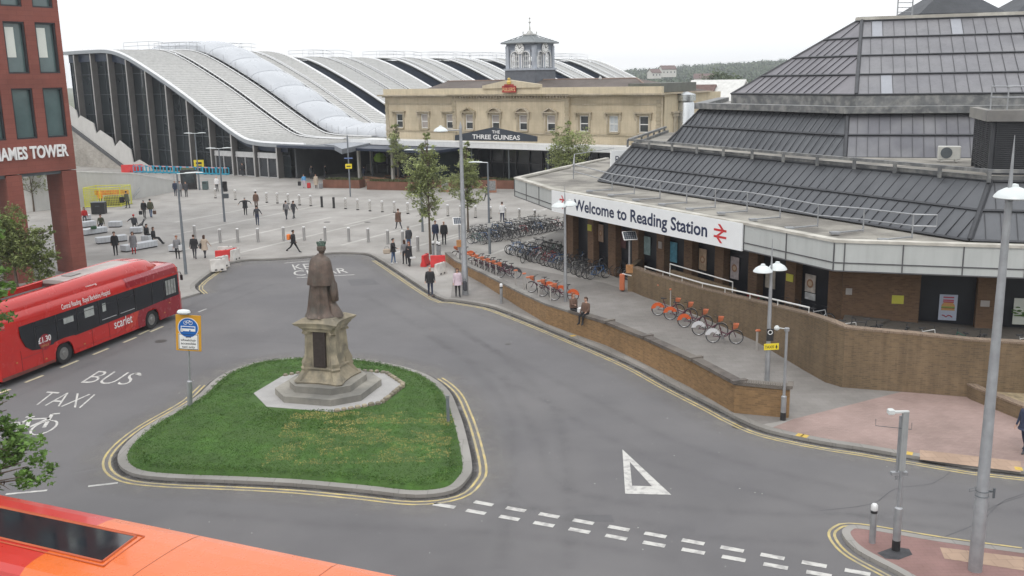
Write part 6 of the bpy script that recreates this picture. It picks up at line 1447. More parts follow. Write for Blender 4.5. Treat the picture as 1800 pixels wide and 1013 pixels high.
for (q, l) in (((881.5, 533), 'slim grey bollard on the footway in front of the low wall'), ((1293, 722), 'slim grey bollard at the corner near the end of the low wall'), ((1533, 954), 'slim grey bollard with black band on the traffic island'), ((762, 451), 'slim bollard, left of three by the tree and barriers'), ((769.5, 452), 'slim bollard, middle of three by the tree and barriers'), ((773, 453.5), 'slim bollard, right of three by the tree and barriers')): inst(SB, G(*q, PV), 0, l, 'slim banded bollards', u4)
# ---------------------------------------------------------------- BENCHES
bm_ = mat('bench_stone', (.5, .52, .54), .6, var=.06, vs=2); bm2 = mat('bench_joint', (.25, .26, .28), .7)
def bench(pa, pb, pc, label, h=.5):
    a, b = G(*pa, PV), G(*pb, PV); L = (b - a).length; e = (b - a).normalized(); rz = math.atan2(e.y, e.x); dpt = .75
    t = thing('bench', label, 'bench', a, rz, 'pale block benches on the plaza')
    MB().box((L / 2, dpt / 2, h / 2 + .04), (L, dpt, h - .08), bev=.02).build('block', bm_, t); m = MB(); m.box((L / 2, dpt / 2, .04), (L - .1, dpt - .1, .08)); m.build('plinth', black, t)
    m = MB(); k = max(2, int(L / .28))
    for i in range(1, k): m.box((L * i / k, dpt / 2, h / 2 + .04), (.012, dpt + .004, h - .10))
    m.build('joint', bm2, t); return t
for (a, b, l) in (((148, 401), (170, 398), 'block bench behind the seated person in a dark jacket'), ((150, 415), (190, 409), 'long block bench under the seated person in a dark jacket'), ((190, 400.5), (211, 400), 'short empty block bench in the middle of the plaza group'), ((172, 430), (225, 424), 'long empty block bench at the front left'), ((228, 411.5), (249, 410.5), 'short block bench under the person in a red hat'), ((248, 426), (262, 426), 'short block bench beside the two seated people in black'), ((222, 444), (278, 434), 'long block bench behind the woman in grey'), ((296, 443.5), (319, 443), 'short empty block bench nearest the road, by the lamp column'), ((149, 388), (161, 387), 'small block bench under the person in red')): bench(a, b, None, l)
# ---------------------------------------------------------------- BARRIERS
def jersey(c, rz, col, label, L=1.0, grp='red and white plastic barriers', tilt=0):
    t = thing('barrier', label, 'barrier', c, rz, grp); h = .78
    sec = lambda x, k=0: [(x, -.2 + k, 0), (x, .2 - k, 0), (x, .19 - k, .16), (x, .1, .38), (x, .08, h - .03 - k), (x, .05, h - k), (x, -.05, h - k), (x, -.08, h - .03 - k), (x, -.1, .38), (x, -.19 + k, .16)]
    MB().loft([sec(-L / 2, .02), sec(-L / 2 + .03), sec(-.08), sec(-.05, .01), sec(.05, .01), sec(.08), sec(L / 2 - .03), sec(L / 2, .02)]).build('body', col, t, smooth=True, ang=35)
    m = MB().lathe([(.06, h - .02), (.06, h + .02), (0, h + .03)], (.25, 0, 0), 10); m.build('filler_cap', mat('cap_black', (.05,) * 3, .5), t)
    m = MB().box((-.2, -.11, .1), (.16, .2, .09)).box((.2, -.11, .1), (.16, .2, .09)); m.build('fork_slot', black, t)
    t.rotation_euler = (tilt, 0, rz); return t
rp_ = mat('barrier_red', (.55, .03, .03), .45, var=.12, vs=3); wp_ = mat('barrier_white', (.62, .6, .57), .5, var=.15, vs=3, c2=(.48, .45, .42))
for (px, py, rz, col, l) in ((392, 459, 20, rp_, 'red plastic barrier block in front of the left kerb corner'), (409, 456, 70, rp_, 'red plastic barrier standing end-on behind the left group'), (391, 470, 55, wp_, 'white plastic barrier nearest the road in the left group'), (384, 476, 30, wp_, 'low white plastic barrier at the kerb edge, left group'), (414, 457, 75, wp_, 'white plastic barrier at the right of the left group'), (397, 452, 10, wp_, 'white plastic barrier at the back of the left group'), (748, 467, 75, rp_, 'red plastic barrier standing end-on near the plaza tree'), (770, 469, 5, rp_, 'red plastic barrier side-on at the end of the low wall'), (774, 483, 60, wp_, 'white plastic barrier on the footway beside the low wall end')):
    p = G(px, py, PV); jersey(p, R_(rz), col, l)
# blue pedestrian barriers
bb = thing('crowd_barrier', 'x', 'barrier', (0, 0, 0)); blu = mat('barrier_blue', (.02, .3, .45), .45, var=.12, vs=4)
m = MB(); m.box((0, 0, .12), (1.9, .05, .16)); m.box((0, 0, .95), (1.9, .05, .14))
for x in (-.92, -.46, 0, .46, .92): m.box((x, 0, .53), (.1, .05, .72))
m.build('panel', blu, bb); m = MB()
for x in (-.6, .6): m.box((x, 0, .03), (.1, .6, .06))
m.build('foot', black, bb); MB().box((.4, -.03, .96), (.5, .02, .12)).box((-.4, -.03, .96), (.5, .02, .12)).build('reflector', mat('refl_pink', (.6, .3, .32), .4), bb)
ub_ = [False]; rr = random.Random(11)
for i in range(13):
    px = 246 + i * 12.0; 
    if i > 8: px += 2
    p = G(px, 303.5 + i * .35, PV); inst(bb, p, R_(rr.uniform(-14, 10)), 'blue plastic pedestrian barrier, %s from the left in the line before the glass gable' % ORD[i], 'blue barriers before the glass gable', ub_)
p = G(233, 303, PV); t = jersey(p, R_(5), rp_, 'red barrier block at the left end of the blue barrier line', 3.0); t.scale = (1, 1, 1.4)
# kiosk, bin, signs near the stair
p = G(333, 333, PV); t = thing('info_kiosk', 'tall black information panel beside the concrete stair wall', 'kiosk', p, R_(-10)); MB().box((0, 0, 1.15), (1.9, .35, 2.3), bev=.03).build('cabinet', black, t); MB().box((.1, -.185, 1.4), (1.4, .02, 1.2)).build('display', mat('display_dark', (.04, .05, .055), .2, var=.4, vs=3), t); MB().box((0, 0, 2.45), (1.7, .2, .22)).build('header', mat('header_olive', (.1, .12, .06), .6), t)
p = G(361.5, 333.5, PV); t = thing('litter_bin', 'square green-grey litter bin beside the black panel', 'bin', p, R_(-5)); MB().box((0, 0, .5), (.62, .5, 1.0), bev=.04).build('body', mat('bin_green', (.08, .12, .12), .5), t); MB().box((0, -.2, .82), (.42, .14, .14)).build('opening', black, t)
p = G(351, 304, PV); t = thing('site_sign', 'small yellow works sign standing behind the blue barriers', 'sign', p, 0); MB().box((0, 0, 1.25), (1.4, .06, 1.1)).build('plate', MATS['sign_yellow'], t); MB().tube([(-.5, .06, 0), (-.5, .06, 1.4)], .03, 6).tube([(.5, .06, 0), (.5, .06, 1.4)], .03, 6).build('stand', galv, t); MB().box((0, -.04, 1.35), (.8, .02, .3)).box((0, -.04, .95), (.8, .02, .12)).build('sign_mark', black, t)
# yellow fenced works
p = G(150, 365, PV); wk = thing('works_fence', 'yellow framed site fence with orange mesh beside the concrete wall', 'fence', p, 0)
yf = mat('fence_yellow', (.6, .6, .05), .5); m = MB(); pts = [(0, 0), (1.9, -.6), (3.7, 0), (3.9, 2.4), (.3, 2.4)]
for (a, b) in zip(pts, pts[1:] + pts[:1]):
    A0, B0 = V(a[0], a[1], 0), V(b[0], b[1], 0)
    for z in (.1, 2.0): m.tube([A0 + V(0, 0, z), B0 + V(0, 0, z)], .04, 5)
    m.tube([A0, A0 + V(0, 0, 2.05)], .05, 5)
m.build('frame', yf, wk); m = MB()
for (a, b) in zip(pts, pts[1:] + pts[:1]):
    A0, B0 = V(a[0], a[1], 0), V(b[0], b[1], 0)
    for k in range(1, 12): q = lerp(A0, B0, k / 12); m.box(q + V(0, 0, 1.05), (.02, .02, 1.9))
    for k in range(1, 8): m.box((A0 + B0) / 2 + V(0, 0, .1 + k * .24), ((B0 - A0).length, .015, .02), math.atan2((B0 - A0).y, (B0 - A0).x))
m.build('mesh', yf, wk); m = MB(); m.box((1.9, 2.35, 1.25), (3.6, .03, .5)); m.build('orange_mesh', mat('mesh_orange', (.65, .2, .06), .6, var=.2, vs=4), wk)
MB().box((2.6, 1.6, .5), (2.2, .9, 1.0), bev=.1).build('spoil', mat('spoil_brown', (.16, .15, .07), .9, var=.3, vs=3), wk)
p = G(175, 376, PV); t = thing('equipment_box', 'black square equipment box in front of the yellow fence', 'box', p, R_(6)); MB().box((0, 0, .58), (1.25, .9, 1.1), bev=.03).build('case', black, t); MB().box((0, 0, 1.15), (1.28, .94, .05)).build('lid', dgrey, t); MB().box((.0, -.47, .8), (.4, .03, .06)).build('handle', dgrey, t)
# planters and pub seating
corten = mat('corten', (.17, .075, .05), .8, var=.2, vs=1, streak=.3); hedge = mat('low_plants', (.07, .085, .03), .9, var=.4, vs=5, c2=(.12, .12, .05))
def planter(pa, pb, label, D=1.6, h=.95):
    a, b = G(*pa, PV), G(*pb, PV); L = (b - a).length; e = (b - a).normalized(); t = thing('planter', label, 'planter', a, math.atan2(e.y, e.x), 'rust brown planters before the station')
    m = MB()
    for c, d in (((L / 2, .04, h / 2), (L, .08, h)), ((L / 2, D - .04, h / 2), (L, .08, h)), ((.04, D / 2, h / 2), (.08, D - .17, h)), ((L - .04, D / 2, h / 2), (.08, D - .17, h)), ((L / 2, D / 2, h - .2), (L - .2, D - .2, .1))): m.box(c, d)
    m.build('trough', corten, t); m = MB(); rr = random.Random(int(L * 10))
    for i in range(int(L * 60)):
        c = V(rr.uniform(.15, L - .15), rr.uniform(.15, D - .15), h - .1); a_ = rr.uniform(0, 6.28); hh = rr.uniform(.12, .4)
        for k in range(3): a_ += 2.1; m.add([c + V(.05 * math.cos(a_), .05 * math.sin(a_), 0), c + V(-.05 * math.cos(a_), -.05 * math.sin(a_), 0), c + V(.12 * math.sin(a_), -.12 * math.cos(a_), hh)], [(0, 1, 2)])
    m.build('plants', hedge, t); return t
planter((568, 330.5), (632, 331.5), 'rust brown planter trough beside the slim yellow-sign post'); planter((645, 333.5), (728, 335.5), 'long rust brown planter trough left of the nearest plaza tree'); planter((830, 331.5), (903, 332.5), 'long rust brown planter trough running behind the flat roof corner'); planter((757, 331), (822, 331.5), 'rust brown planter trough between the two plaza trees')
tw_ = mat('table_wood', (.3, .17, .1), .7, var=.2); TBL = thing('picnic_table', 'x', 'table', (0, 0, 0)); MB().box((0, 0, .74), (1.7, .8, .05)).build('tabletop', tw_, TBL)
for s in (-1, 1): MB().box((0, s * .75, .45), (1.7, .28, .05)).build('seat', tw_, TBL)
for s in (-1, 1): MB().box((s * .65, 0, .42), (.08, 1.5, .07)).tube([(s * .65, -.35, .7), (s * .65, -.65, 0)], .04, 5).tube([(s * .65, .35, .7), (s * .65, .65, 0)], .04, 5).build('leg', tw_, TBL)
ut = [False]
for i, (px, py) in enumerate(((650, 322), (668, 324), (688, 320), (708, 325), (722, 321), (640, 326), (800, 322), (860, 323), (885, 320))): inst(TBL, G(px, py, PV), R_(-36 + 15 * math.sin(i * 3)), 'wooden pub picnic table behind the planters, %s from the left' % ORD[[1, 2, 3, 4, 5, 0, 6, 7, 8][i]], 'pub tables behind the planters', ut)
def aboard(px, py, label, rz=0):
    p = G(px, py, PV); t = thing('chalkboard_sign', label, 'chalkboard', p, rz); fr = mat('frame_wood', (.28, .13, .08), .6)
    for s in (-1, 1):
        up = V(0, s * .25, 1.5).normalized(); nn = V(0, -1, .16 * 1) if s < 0 else V(0, 1, .16)
        ax = (V(1, 0, 0), V(0, -s * -.16, 1).cross(V(1, 0, 0)).normalized(), V(0, -s * .16, 1).normalized())
        m = MB().box((0, s * .16, .72), (.95, .05, 1.4), axes=ax); m.build('frame', fr, t); 
        MB().box((0, s * (.16 + .035), .78), (.78, .02, 1.05), axes=ax).build('chalkboard', mat('chalk', (.2, .2, .2), .8, var=.5, vs=9), t)
aboard(783, 337.5, 'chalkboard sign with yellow topper left of the middle lamp column', R_(-8)); aboard(865, 338.5, 'chalkboard sign standing by the slim lamp column', R_(5))
# ---------------------------------------------------------------- SOLAR TERMINALS AND DOCK POSTS
oran = mat('dock_orange', (.5, .15, .07), .4, var=.06, vs=4)
def solar(px, py, htop, label, full=True):
    p = G(px, py, PV); t = thing('solar_terminal', label, 'terminal', p, 0, 'solar powered hire terminals'); h = PLN(px, htop, p, (1, 0)).z
    MB().tube([(0, 0, 0), (0, 0, h)], .06, 10).build('pole', galv, t)
    ax = (V(.98, .17, 0), V(-.12, .7, .7).normalized(), None); ax = (ax[0], ax[1], ax[0].cross(ax[1]).normalized())
    pn = MB().box((0, -.05, h + .1), (.82, .62, .04), axes=ax).build('solar_panel', white_p, t); m = MB()
    for i in range(6):
        for j in range(4): m.box(V(0, -.05, h + .1) + ax[0] * (-.31 + i * .125) + ax[1] * (-.2 + j * .135) + ax[2] * .024, (.115, .125, .008), axes=ax)
    m.build('cells', mat('solar_cells', (.07, .08, .1), .2, var=.2), pn)
    MB().box((0, -.1, 1.35), (.42, .16, .5), bev=.02).build('control_box', mat('box_amber', (.4, .2, .08), .5, var=.2, vs=8), t)
    if full:
        MB().box((-.42, 0, .55), (.3, .3, 1.0), bev=.06).build('bin_body', oran, t); m = MB(); m.tube([(-.42, 0, 1.05), (.1, -.12, .95), (.45, -.05, 1.0)], .035, 8); m.build('rail', white_p, t); MB().box((.42, 0, 1.0), (.4, .3, .05)).build('shelf', oran, t); MB().tube([(.5, 0, 0), (.5, 0, 1)], .04, 6).build('leg', galv, t)
    return t
solar(1106, 512, 421, 'solar panel terminal with orange bin in front of the boarded windows'); solar(809, 462, 394, 'solar panel terminal hidden partly by the tall lamp column', False)
DP = thing('dock_post', 'x', 'dock post', (0, 0, 0)); MB().box((0, 0, .45), (.07, .07, .9)).build('post', mat('post_pale', (.4, .38, .36), .5), DP); MB().box((.03, 0, .93), (.24, .13, .1), bev=.03).build('dock_head', oran, DP); ud = [False]
docks = [(1158, 530, 'empty orange dock post nearest the solar terminal against the tall wall'), (1179, 538, 'second orange dock post from the terminal against the tall wall'), (1330, 616, 'lone orange dock post near the two-headed lamp column'), (906, 502, 'left empty orange dock post between the two hire bike groups'), (921, 508, 'right empty orange dock post between the two hire bike groups')]
for px, py, l in docks: inst(DP, G(px, py, PV), R_(15), l, 'orange cycle dock posts', ud)

# ---------------------------------------------------------------- TREES
def leafmats(pref, base, v=.25):
    return [mat(f'{pref}_{i}', tuple(c * k for c in base), .6, var=v, vs=.8, leaf=.35) for i, k in enumerate((.6, .85, 1.1, 1.4))]
bark = mat('bark', (.11, .085, .065), .9, var=.3, vs=5, bump=.5, bs=15)
def tree(label, base, h, lobes, n, ls, lm_, group=None, trunk_r=.09, seed=1, name='plaza_tree', trunk=True, fork=.35, maple=False, lean=(0, 0)):
    rr = random.Random(seed); t = thing(name, label, 'tree', base, 0, group); m = MB()
    top = V(lean[0], lean[1], h * .88); tp = [V(0, 0, -.05), V(rr.uniform(-.03, .03), 0, h * .25), V(lean[0] * .5, lean[1] * .5, h * .55), top]
    m.tube(smooth_path(tp, 4), trunk_r, 8, .015)
    tips = []
    for lo in lobes:
        c = V(lo[0], lo[1], lo[2]); z0 = max(h * fork, min(c.z - lo[3] * .9, h * .8)); st = lerp(tp[0], top, z0 / (h * .88)); st.z = z0
        for k in range(4):
            e = c + V(rr.gauss(0, 1), rr.gauss(0, 1), rr.gauss(0, .8)).normalized() * lo[3] * rr.uniform(.4, .85); mid = lerp(st, e, .5) + V(0, 0, -.08)
            m.tube([st, mid, e], trunk_r * .32, 5, .008); tips.append((mid, e))
            for q in range(2): e2 = lerp(mid, e, rr.random()) + V(rr.gauss(0, 1), rr.gauss(0, 1), rr.gauss(0, .8)) * lo[3] * .3; m.tube([lerp(mid, e, .5), e2], trunk_r * .12, 4, .004); tips.append((mid, e2))
    m.build('trunk', bark, t)
    L = MB(); W_ = sum(l[3] ** 2 for l in lobes)
    for lo in lobes:
        c = V(lo[0], lo[1], lo[2]); r = lo[3]; cnt = int(n * r * r / W_); ncl = max(6, cnt // 22)
        for q in range(ncl):
            d = V(rr.gauss(0, 1), rr.gauss(0, 1), rr.gauss(0, 1)).normalized(); cc = c + d * r * (rr.random() ** .45) * 1.0; cc.z = c.z + (cc.z - c.z) * (lo[4] if len(lo) > 4 else 1.0); cr_ = r * rr.uniform(.16, .34); mi = rr.choice((0, 1, 1, 2, 2, 3))
            for k in range(22):
                p = cc + V(rr.gauss(0, 1), rr.gauss(0, 1), rr.gauss(0, .7)) * cr_ * .6; a = V(rr.gauss(0, 1), rr.gauss(0, 1), rr.gauss(0, .55)).normalized(); b = a.cross(V(rr.gauss(0, .5), rr.gauss(0, .5), 1)).normalized(); s_ = ls * rr.uniform(.6, 1.25); dn = V(0, 0, -s_ * .25)
                L.mi(mi if rr.random() < .8 else rr.choice((0, 1, 2, 3)))
                if maple:
                    pts = [p - a * s_ * .5]; 
                    for ang_, rad in ((-2.2, .42), (-1.7, .25), (-1.15, .6), (-.6, .3), (0, .72), (.6, .3), (1.15, .6), (1.7, .25), (2.2, .42)): pts.append(p + a * (s_ * rad * math.cos(ang_)) + b * (s_ * rad * math.sin(ang_)) + V(0, 0, -abs(ang_) * s_ * .06))
                    L.add(pts, [tuple(range(len(pts)))])
                else: L.add([p - a * s_ * .5, p + b * s_ * .3, p + a * s_ * .55 + dn, p - b * s_ * .3], [(0, 1, 2, 3)])
    L.build('crown', lm_, t); return t
lg = leafmats('leaf_plaza', (.29, .33, .14)); ld = leafmats('leaf_dark', (.2, .24, .085)); lb = leafmats('leaf_bright', (.13, .23, .05))
def ptree(px, py, ptop, label, w, seed, n=2400, fork=.3, low=0.3, ls=.2):
    b = G(px, py, PV); h = PLN(px, ptop, b, (1, 0)).z; rr = random.Random(seed); lobes = []
    k = 9
    for i in range(k):
        f = i / (k - 1); z = h * (low + (1 - low) * f * .95); wr = w * (math.sin(math.pi * min(1, (.16 + f * .86))) ** .7) ; lobes.append((rr.uniform(-1, 1) * wr * .45, rr.uniform(-1, 1) * wr * .45, z, max(.3, wr * rr.uniform(.5, .72)), 1.0))
    return tree(label, b, h, lobes, n, ls, lg, 'young plaza trees', .1, seed, fork=fork)
ptree(757, 447, 236, 'tall slim young tree beside the red barriers, nearest of the plaza trees', 1.9, 3, 5000, .38, .34)
ptree(823, 408, 252, 'young tree directly right of the tall lamp column', 1.75, 5, 4000, .35, .36)
ptree(701, 330, 216, 'thin pale young tree in front of the left end of the pub', 1.7, 8, 3000, .35, .36, .2)
ptree(1000, 345, 214, 'dense round young tree in front of the right half of the pub', 2.9, 12, 5200, .3, .3, .24)
# big trees at the left edge
b = G(25, 520, PV); b = V(-32.5, 56, PV)
b = PLN(30, 500, V(0, 57, 0), (1, 0)); b.z = PV
tree('bushy tree in front of the tower columns at the left edge', b, 5.6, [(0, 0, 3.2, 1.4), (1.1, 0, 2.6, 1.2), (-.8, .2, 3.6, 1.3), (.2, 0, 4.6, .9), (1.7, -.2, 3.5, .7), (-1.5, 0, 2.4, 1.4), (1.4, 0, 1.6, .9), (2.4, 0, 3.9, .35), (2.3, 0, 2.5, .5)], 13000, .17, ld, None, .12, 21, 'street_tree')
b = G(60, 372, PV); tree('thin pale tree seen through the tower arch', b, 5.5, [(0, 0, 4.0, 1.6), (.9, 0, 3.0, 1.2), (-.8, 0, 2.8, 1.2), (.3, 0, 5.0, .9)], 1500, .2, leafmats('leaf_pale', (.19, .21, .1)), None, .1, 23, 'street_tree')
# near maple, trunk outside the frame at the left
b = V(-14.2, 21.5, PV)
tree('near maple at the left edge whose lower branch hangs over the road', b, 12.3, [(2.5, 0.0, 4.2, .6, .8), (2.75, -.2, 3.5, .5, .7), (2.1, 0, 4.9, .5, .8), (1.7, .2, 3.8, .8), (.9, 0, 5.5, 1.0), (2.75, -.1, 8.05, .36), (.9, 0, 8.0, 1.2), (1.7, .2, 9.2, .8), (.4, 0, 10.5, 1.3), (2.45, 0, 11.7, .3), (2.35, 0, 7.4, .45), (-1, 0, 7, 1.6), (-1, .5, 10, 1.6)], 12500, .13, lb, None, .2, 31, 'maple_tree', fork=.25, maple=True)
# ---------------------------------------------------------------- far hillside trees and houses
far_m = [mat(f'far_tree_{i}', c, .95, var=.3, vs=.15) for i, c in enumerate(((.06, .09, .05), (.08, .115, .06), (.05, .075, .045), (.11, .14, .07)))]  # greens lightened: part of the distance haze is put into these colours
def clump_mesh(seed, k=260, conif=False):
    rr = random.Random(seed); m = MB()
    for i in range(k):
        d = V(rr.gauss(0, 1), rr.gauss(0, 1), abs(rr.gauss(0, 1))).normalized(); f = rr.uniform(.7, 1)
        if conif: z = rr.random(); p = V(d.x * (1 - z) * .55, d.y * (1 - z) * .55, z * 1.5)
        else: p = V(d.x * f, d.y * f, d.z * f * 1.0 + .12 * math.sin(i))
        s_ = rr.uniform(.1, .2); a = V(rr.gauss(0, 1), rr.gauss(0, 1), rr.gauss(0, 1)).normalized(); b = a.cross(d).normalized() if a.cross(d).length > .1 else V(1, 0, 0)
        m.mi(rr.randrange(4)).add([p - a * s_, p + b * s_ * .8, p + a * s_, p - b * s_ * .8], [(0, 1, 2, 3)])
    return m
rr = random.Random(77); m = MB(); protos = [clump_mesh(s, 70) for s in range(4)] + [clump_mesh(9, 80)]
hill_o = bpy.data.objects['hill']; hv = [v.co.copy() for v in hill_o.data.vertices]
from mathutils.bvhtree import BVHTree
hb_ = BVHTree.FromPolygons(hv, [tuple(p.vertices) for p in hill_o.data.polygons])
def hz(x, y):
    h = hb_.ray_cast(V(x, y, 500), V(0, 0, -1)); return h[0].z if h[0] else -3
for i in range(2600):
    y = rr.uniform(820, 1600); x = y * rr.uniform(.06, .36); z = hz(x, y); s_ = rr.uniform(5, 10); pr_m = protos[rr.randrange(5)]; c_, sn_ = math.cos(i), math.sin(i); o = len(m.v)
    if i % 17 < 2 and y < 1250: continue
    m.v += [(x + (v[0] * c_ - v[1] * sn_) * s_, y + (v[0] * sn_ + v[1] * c_) * s_, z + v[2] * s_ * 1.2) for v in pr_m.v]; m.f += [[a + o for a in f] for f in pr_m.f]; mm = rr.choice((0, 1, 2, 3, 0, 2)); m.m += [mm if rr.random() < .7 else q for q in pr_m.m]
tag(m.build('woodland', far_m), 'hazy wooded hillside far beyond the pub at the right', 'woodland', kind='stuff')
hw_ = mat('house_white', (.6, .58, .54), .8, var=.08); hr_ = mat('house_roof', (.14, .09, .08), .85, var=.2)
def house(px, py, D, w, d, h, rz, label, wm=None, rm=None):
    p = YD(px, py, D); t = thing('house', label, 'house', (p.x, p.y, p.z - h), rz); wm = wm or hw_
    m = MB(); m.box((0, 0, h / 2), (w, d, h)); m.add([(-w / 2, -d / 2, h), (-w / 2, d / 2, h), (-w / 2, 0, h + d * .4)], [(0, 1, 2)]); m.add([(w / 2, -d / 2, h), (w / 2, d / 2, h), (w / 2, 0, h + d * .4)], [(0, 1, 2)]); m.build('wall', wm, t)
    m = MB(); e = .4
    for s in (-1, 1): m.loft([[(x, s * (d / 2 + e), h - .25), (x, 0, h + d * .4 + .05), (x, 0, h + d * .4 + .3), (x, s * (d / 2 + e), h + .0)][::s] for x in (-w / 2 - e, w / 2 + e)])
    m.build('roof', rm or hr_, t)
    for k in range(max(2, int(w / 3))):
        x = -w / 2 + (k + .5) * w / max(2, int(w / 3)); MB().box((x, -d / 2 - .03, h * .62), (1.1, .08, 1.3)).build('window', wglass, t)
house(1173, 122, 900, 14, 8, 7, .3, 'white house showing among trees on the far hill')
house(1237, 138, 820, 16, 9, 6, -.2, 'white house nearest the steep dark roof on the far hill'); house(1150, 128, 860, 10, 7, 5, .5, 'small pale house at the left on the far hill')
house(1226, 176, 150, 5, 5, 9, -.5, 'gabled house with brown roof just right of the pub', mat('house_grey', (.35, .34, .33), .8)); house(1262, 177, 150, 8, 7, 7, -.6, 'building with pale flat-pitched roof beside the dark roof slope', mat('house_pale', (.5, .5, .48), .8), mat('pale_roof', (.6, .6, .58), .7))
ltm = leafmats('leaf_mid', (.1, .13, .06))
for i, (px, py, D, r) in enumerate(((1262, 150, 330, 6), (1290, 152, 300, 6), (1235, 153, 340, 5))):
    p = YD(px, py, D); p.z = -3; tree(['broad green tree beyond the pub beside the dark roof', 'green tree partly behind the dark roof slope', 'smaller green tree right of the pub'][i], p, 13, [(0, 0, 10 - i, r), (r * .7, 0, 9, r * .7), (-r * .7, 0, 8, r * .7)], 2600, 1.0, ltm, 'trees beyond the pub', .4, 40 + i, 'far_tree')
# ---------------------------------------------------------------- BICYCLES
tyre = rubber; spk = mat('spoke_steel', (.5, .5, .5), .3, .8); rimg = mat('rim_grey', (.3, .3, .31), .35, .7)
def bike_proto(cname, col, hire=None, basket=False):
    t = thing('hire_bicycle' if hire else 'bicycle', 'x', 'bicycle', (0, 0, -50)); fm = mat('frame_' + cname, col, .35, .1, var=.05)
    wb = .53; r = .34
    for x in (-wb, wb):
        m = MB(); N = 22; rg = []
        for a in range(N):
            t_ = a * 2 * math.pi / N; c, s_ = math.cos(t_), math.sin(t_)
            rg.append([(x + (r - .02 + .022 * math.cos(b)) * c, .022 * math.sin(b), r + (r - .02 + .022 * math.cos(b)) * s_) for b in (0, 1.26, 2.51, 3.77, 5.03)])
        rg.append(rg[0]); m.loft(rg, cap=False); w_ = m.build('wheel', tyre, t); m = MB(); rg = [[(x + rad * math.cos(a * 2 * math.pi / N), yy, r + rad * math.sin(a * 2 * math.pi / N)) for rad, yy in ((.3, -.01), (.302, .01), (.285, 0))] for a in range(N)]; rg.append(rg[0]); m.loft(rg, cap=False)
        for a in range(9): t_ = a * 2 * math.pi / 9; m.tube([(x, 0, r), (x + .29 * math.cos(t_), 0, r + .29 * math.sin(t_))], .0035, 3, cap=False)
        m.tube([(x, -.04, r), (x, .04, r)], .022, 6); m.build('rim', rimg, w_)
    m = MB(); bb, st, ht, hb = V(-.08, 0, .29), V(-.23, 0, .80), V(.34, 0, .84), V(.38, 0, .66); tr = .017 if not hire else .024
    if hire: m.tube([st * .55 + bb * .45, V(.12, 0, .46), hb], .03, 6); m.tube([bb, V(.12, 0, .40), hb], .024, 6)
    else: m.tube([st, ht], tr, 6); m.tube([bb, hb], tr, 6)
    m.tube([bb, st + V(-.03, 0, .1)], tr, 6); m.tube([ht, hb], .022, 6)
    for s in (-1, 1): m.tube([bb + V(0, s * .03, 0), V(-wb, s * .05, r)], .01, 4); m.tube([st + V(0, s * .015, -.06), V(-wb, s * .05, r)], .009, 4); m.tube([hb + V(.01, s * .03, -.02), V(wb, s * .05, r)], .012, 4)
    m.build('frame', fm, t)
    m = MB(); m.tube([(.34, 0, .84), (.33, 0, .98)], .014, 5); m.tube([(.18 if hire else .3, -.28, 1.03 if hire else 1.0), (.34, -.15, 1.0), (.36, 0, .99), (.34, .15, 1.0), (.18 if hire else .3, .28, 1.03 if hire else 1.0)], .013, 5); m.build('handlebar', black, t)
    m = MB(); m.loft([[(x, -w, .93), (x, w, .93), (x, w * .8, .965 + z), (x, -w * .8, .965 + z)] for x, w, z in ((-.38, .06, .01), (-.34, .085, .015), (-.24, .06, 0), (-.12, .022, 0), (-.08, .015, -.01))]); m.tube([(-.26, 0, .88), (-.25, 0, .94)], .014, 5); m.build('saddle', black, t)
    m = MB(); m.lathe([(0, -.008), (.085, -.008), (.085, .008), (0, .008)], (0, 0, 0), 12); m.v = [(a - .08, c - .04, b + .29) for a, b, c in m.v]; m.tube([(-.08, -.07, .29), (.03, -.07, .16)], .01, 4); m.tube([(-.08, .07, .29), (-.19, .07, .42)], .01, 4); m.box((.04, -.11, .155), (.08, .08, .02)); m.box((-.2, .11, .425), (.08, .08, .02)); m.build('crankset', rimg, t)
    if hire:
        gm = hire; m = MB()
        for s in (-.035, .035):
            pts = [(-wb + .36 * math.cos(a), s, r + .36 * math.sin(a)) for a in [math.pi * (.12 + .86 * k / 8) for k in range(9)]]
            inn = [(-wb + .14 * math.cos(a), s, r + .05 + .14 * math.sin(a)) for a in [math.pi * (.12 + .86 * k / 8) for k in range(9)]]
            m.add(pts + inn[::-1], [tuple(range(18))])
        m.loft([[(-wb + .365 * math.cos(a), -.036, r + .365 * math.sin(a)), (-wb + .365 * math.cos(a), .036, r + .365 * math.sin(a))] for a in [math.pi * (.1 + 1.0 * k / 10) for k in range(11)]], cap=False, close=False)
        m.build('rear_guard', gm, t)
        m = MB(); m.loft([[(wb + .365 * math.cos(a), -.03, r + .365 * math.sin(a)), (wb + .365 * math.cos(a), .03, r + .365 * math.sin(a))] for a in [math.pi * (.25 + .55 * k / 8) for k in range(9)]], cap=False, close=False); m.build('front_guard', mat('guard_grey', (.4, .4, .42), .5), t)
        m = MB(); sq = lambda a, b, z, ox: [(ox - a, -b, z), (ox + a, -b, z), (ox + a, b, z), (ox - a, b, z)]
        m.loft([sq(.09, .11, .80, .5), sq(.13, .155, .98, .52), sq(.115, .14, .98, .52), sq(.08, .10, .82, .5)]); m.box((.45, 0, .78), (.12, .1, .1)); m.build('basket', oran, t)
    elif basket:
        m = MB(); m.box((.5, 0, .88), (.3, .3, .22)); m.build('basket', mat('wire_basket', (.1, .1, .1), .6), t)
    return t
BC = {'black': (.02, .02, .022), 'charcoal': (.06, .065, .07), 'silver': (.4, .41, .42), 'blue': (.03, .12, .3), 'red': (.3, .02, .03), 'white': (.6, .6, .58), 'green': (.04, .12, .09)}
BK = {k: bike_proto(k, v) for k, v in BC.items()}; bu = {k: [False] for k in BK}
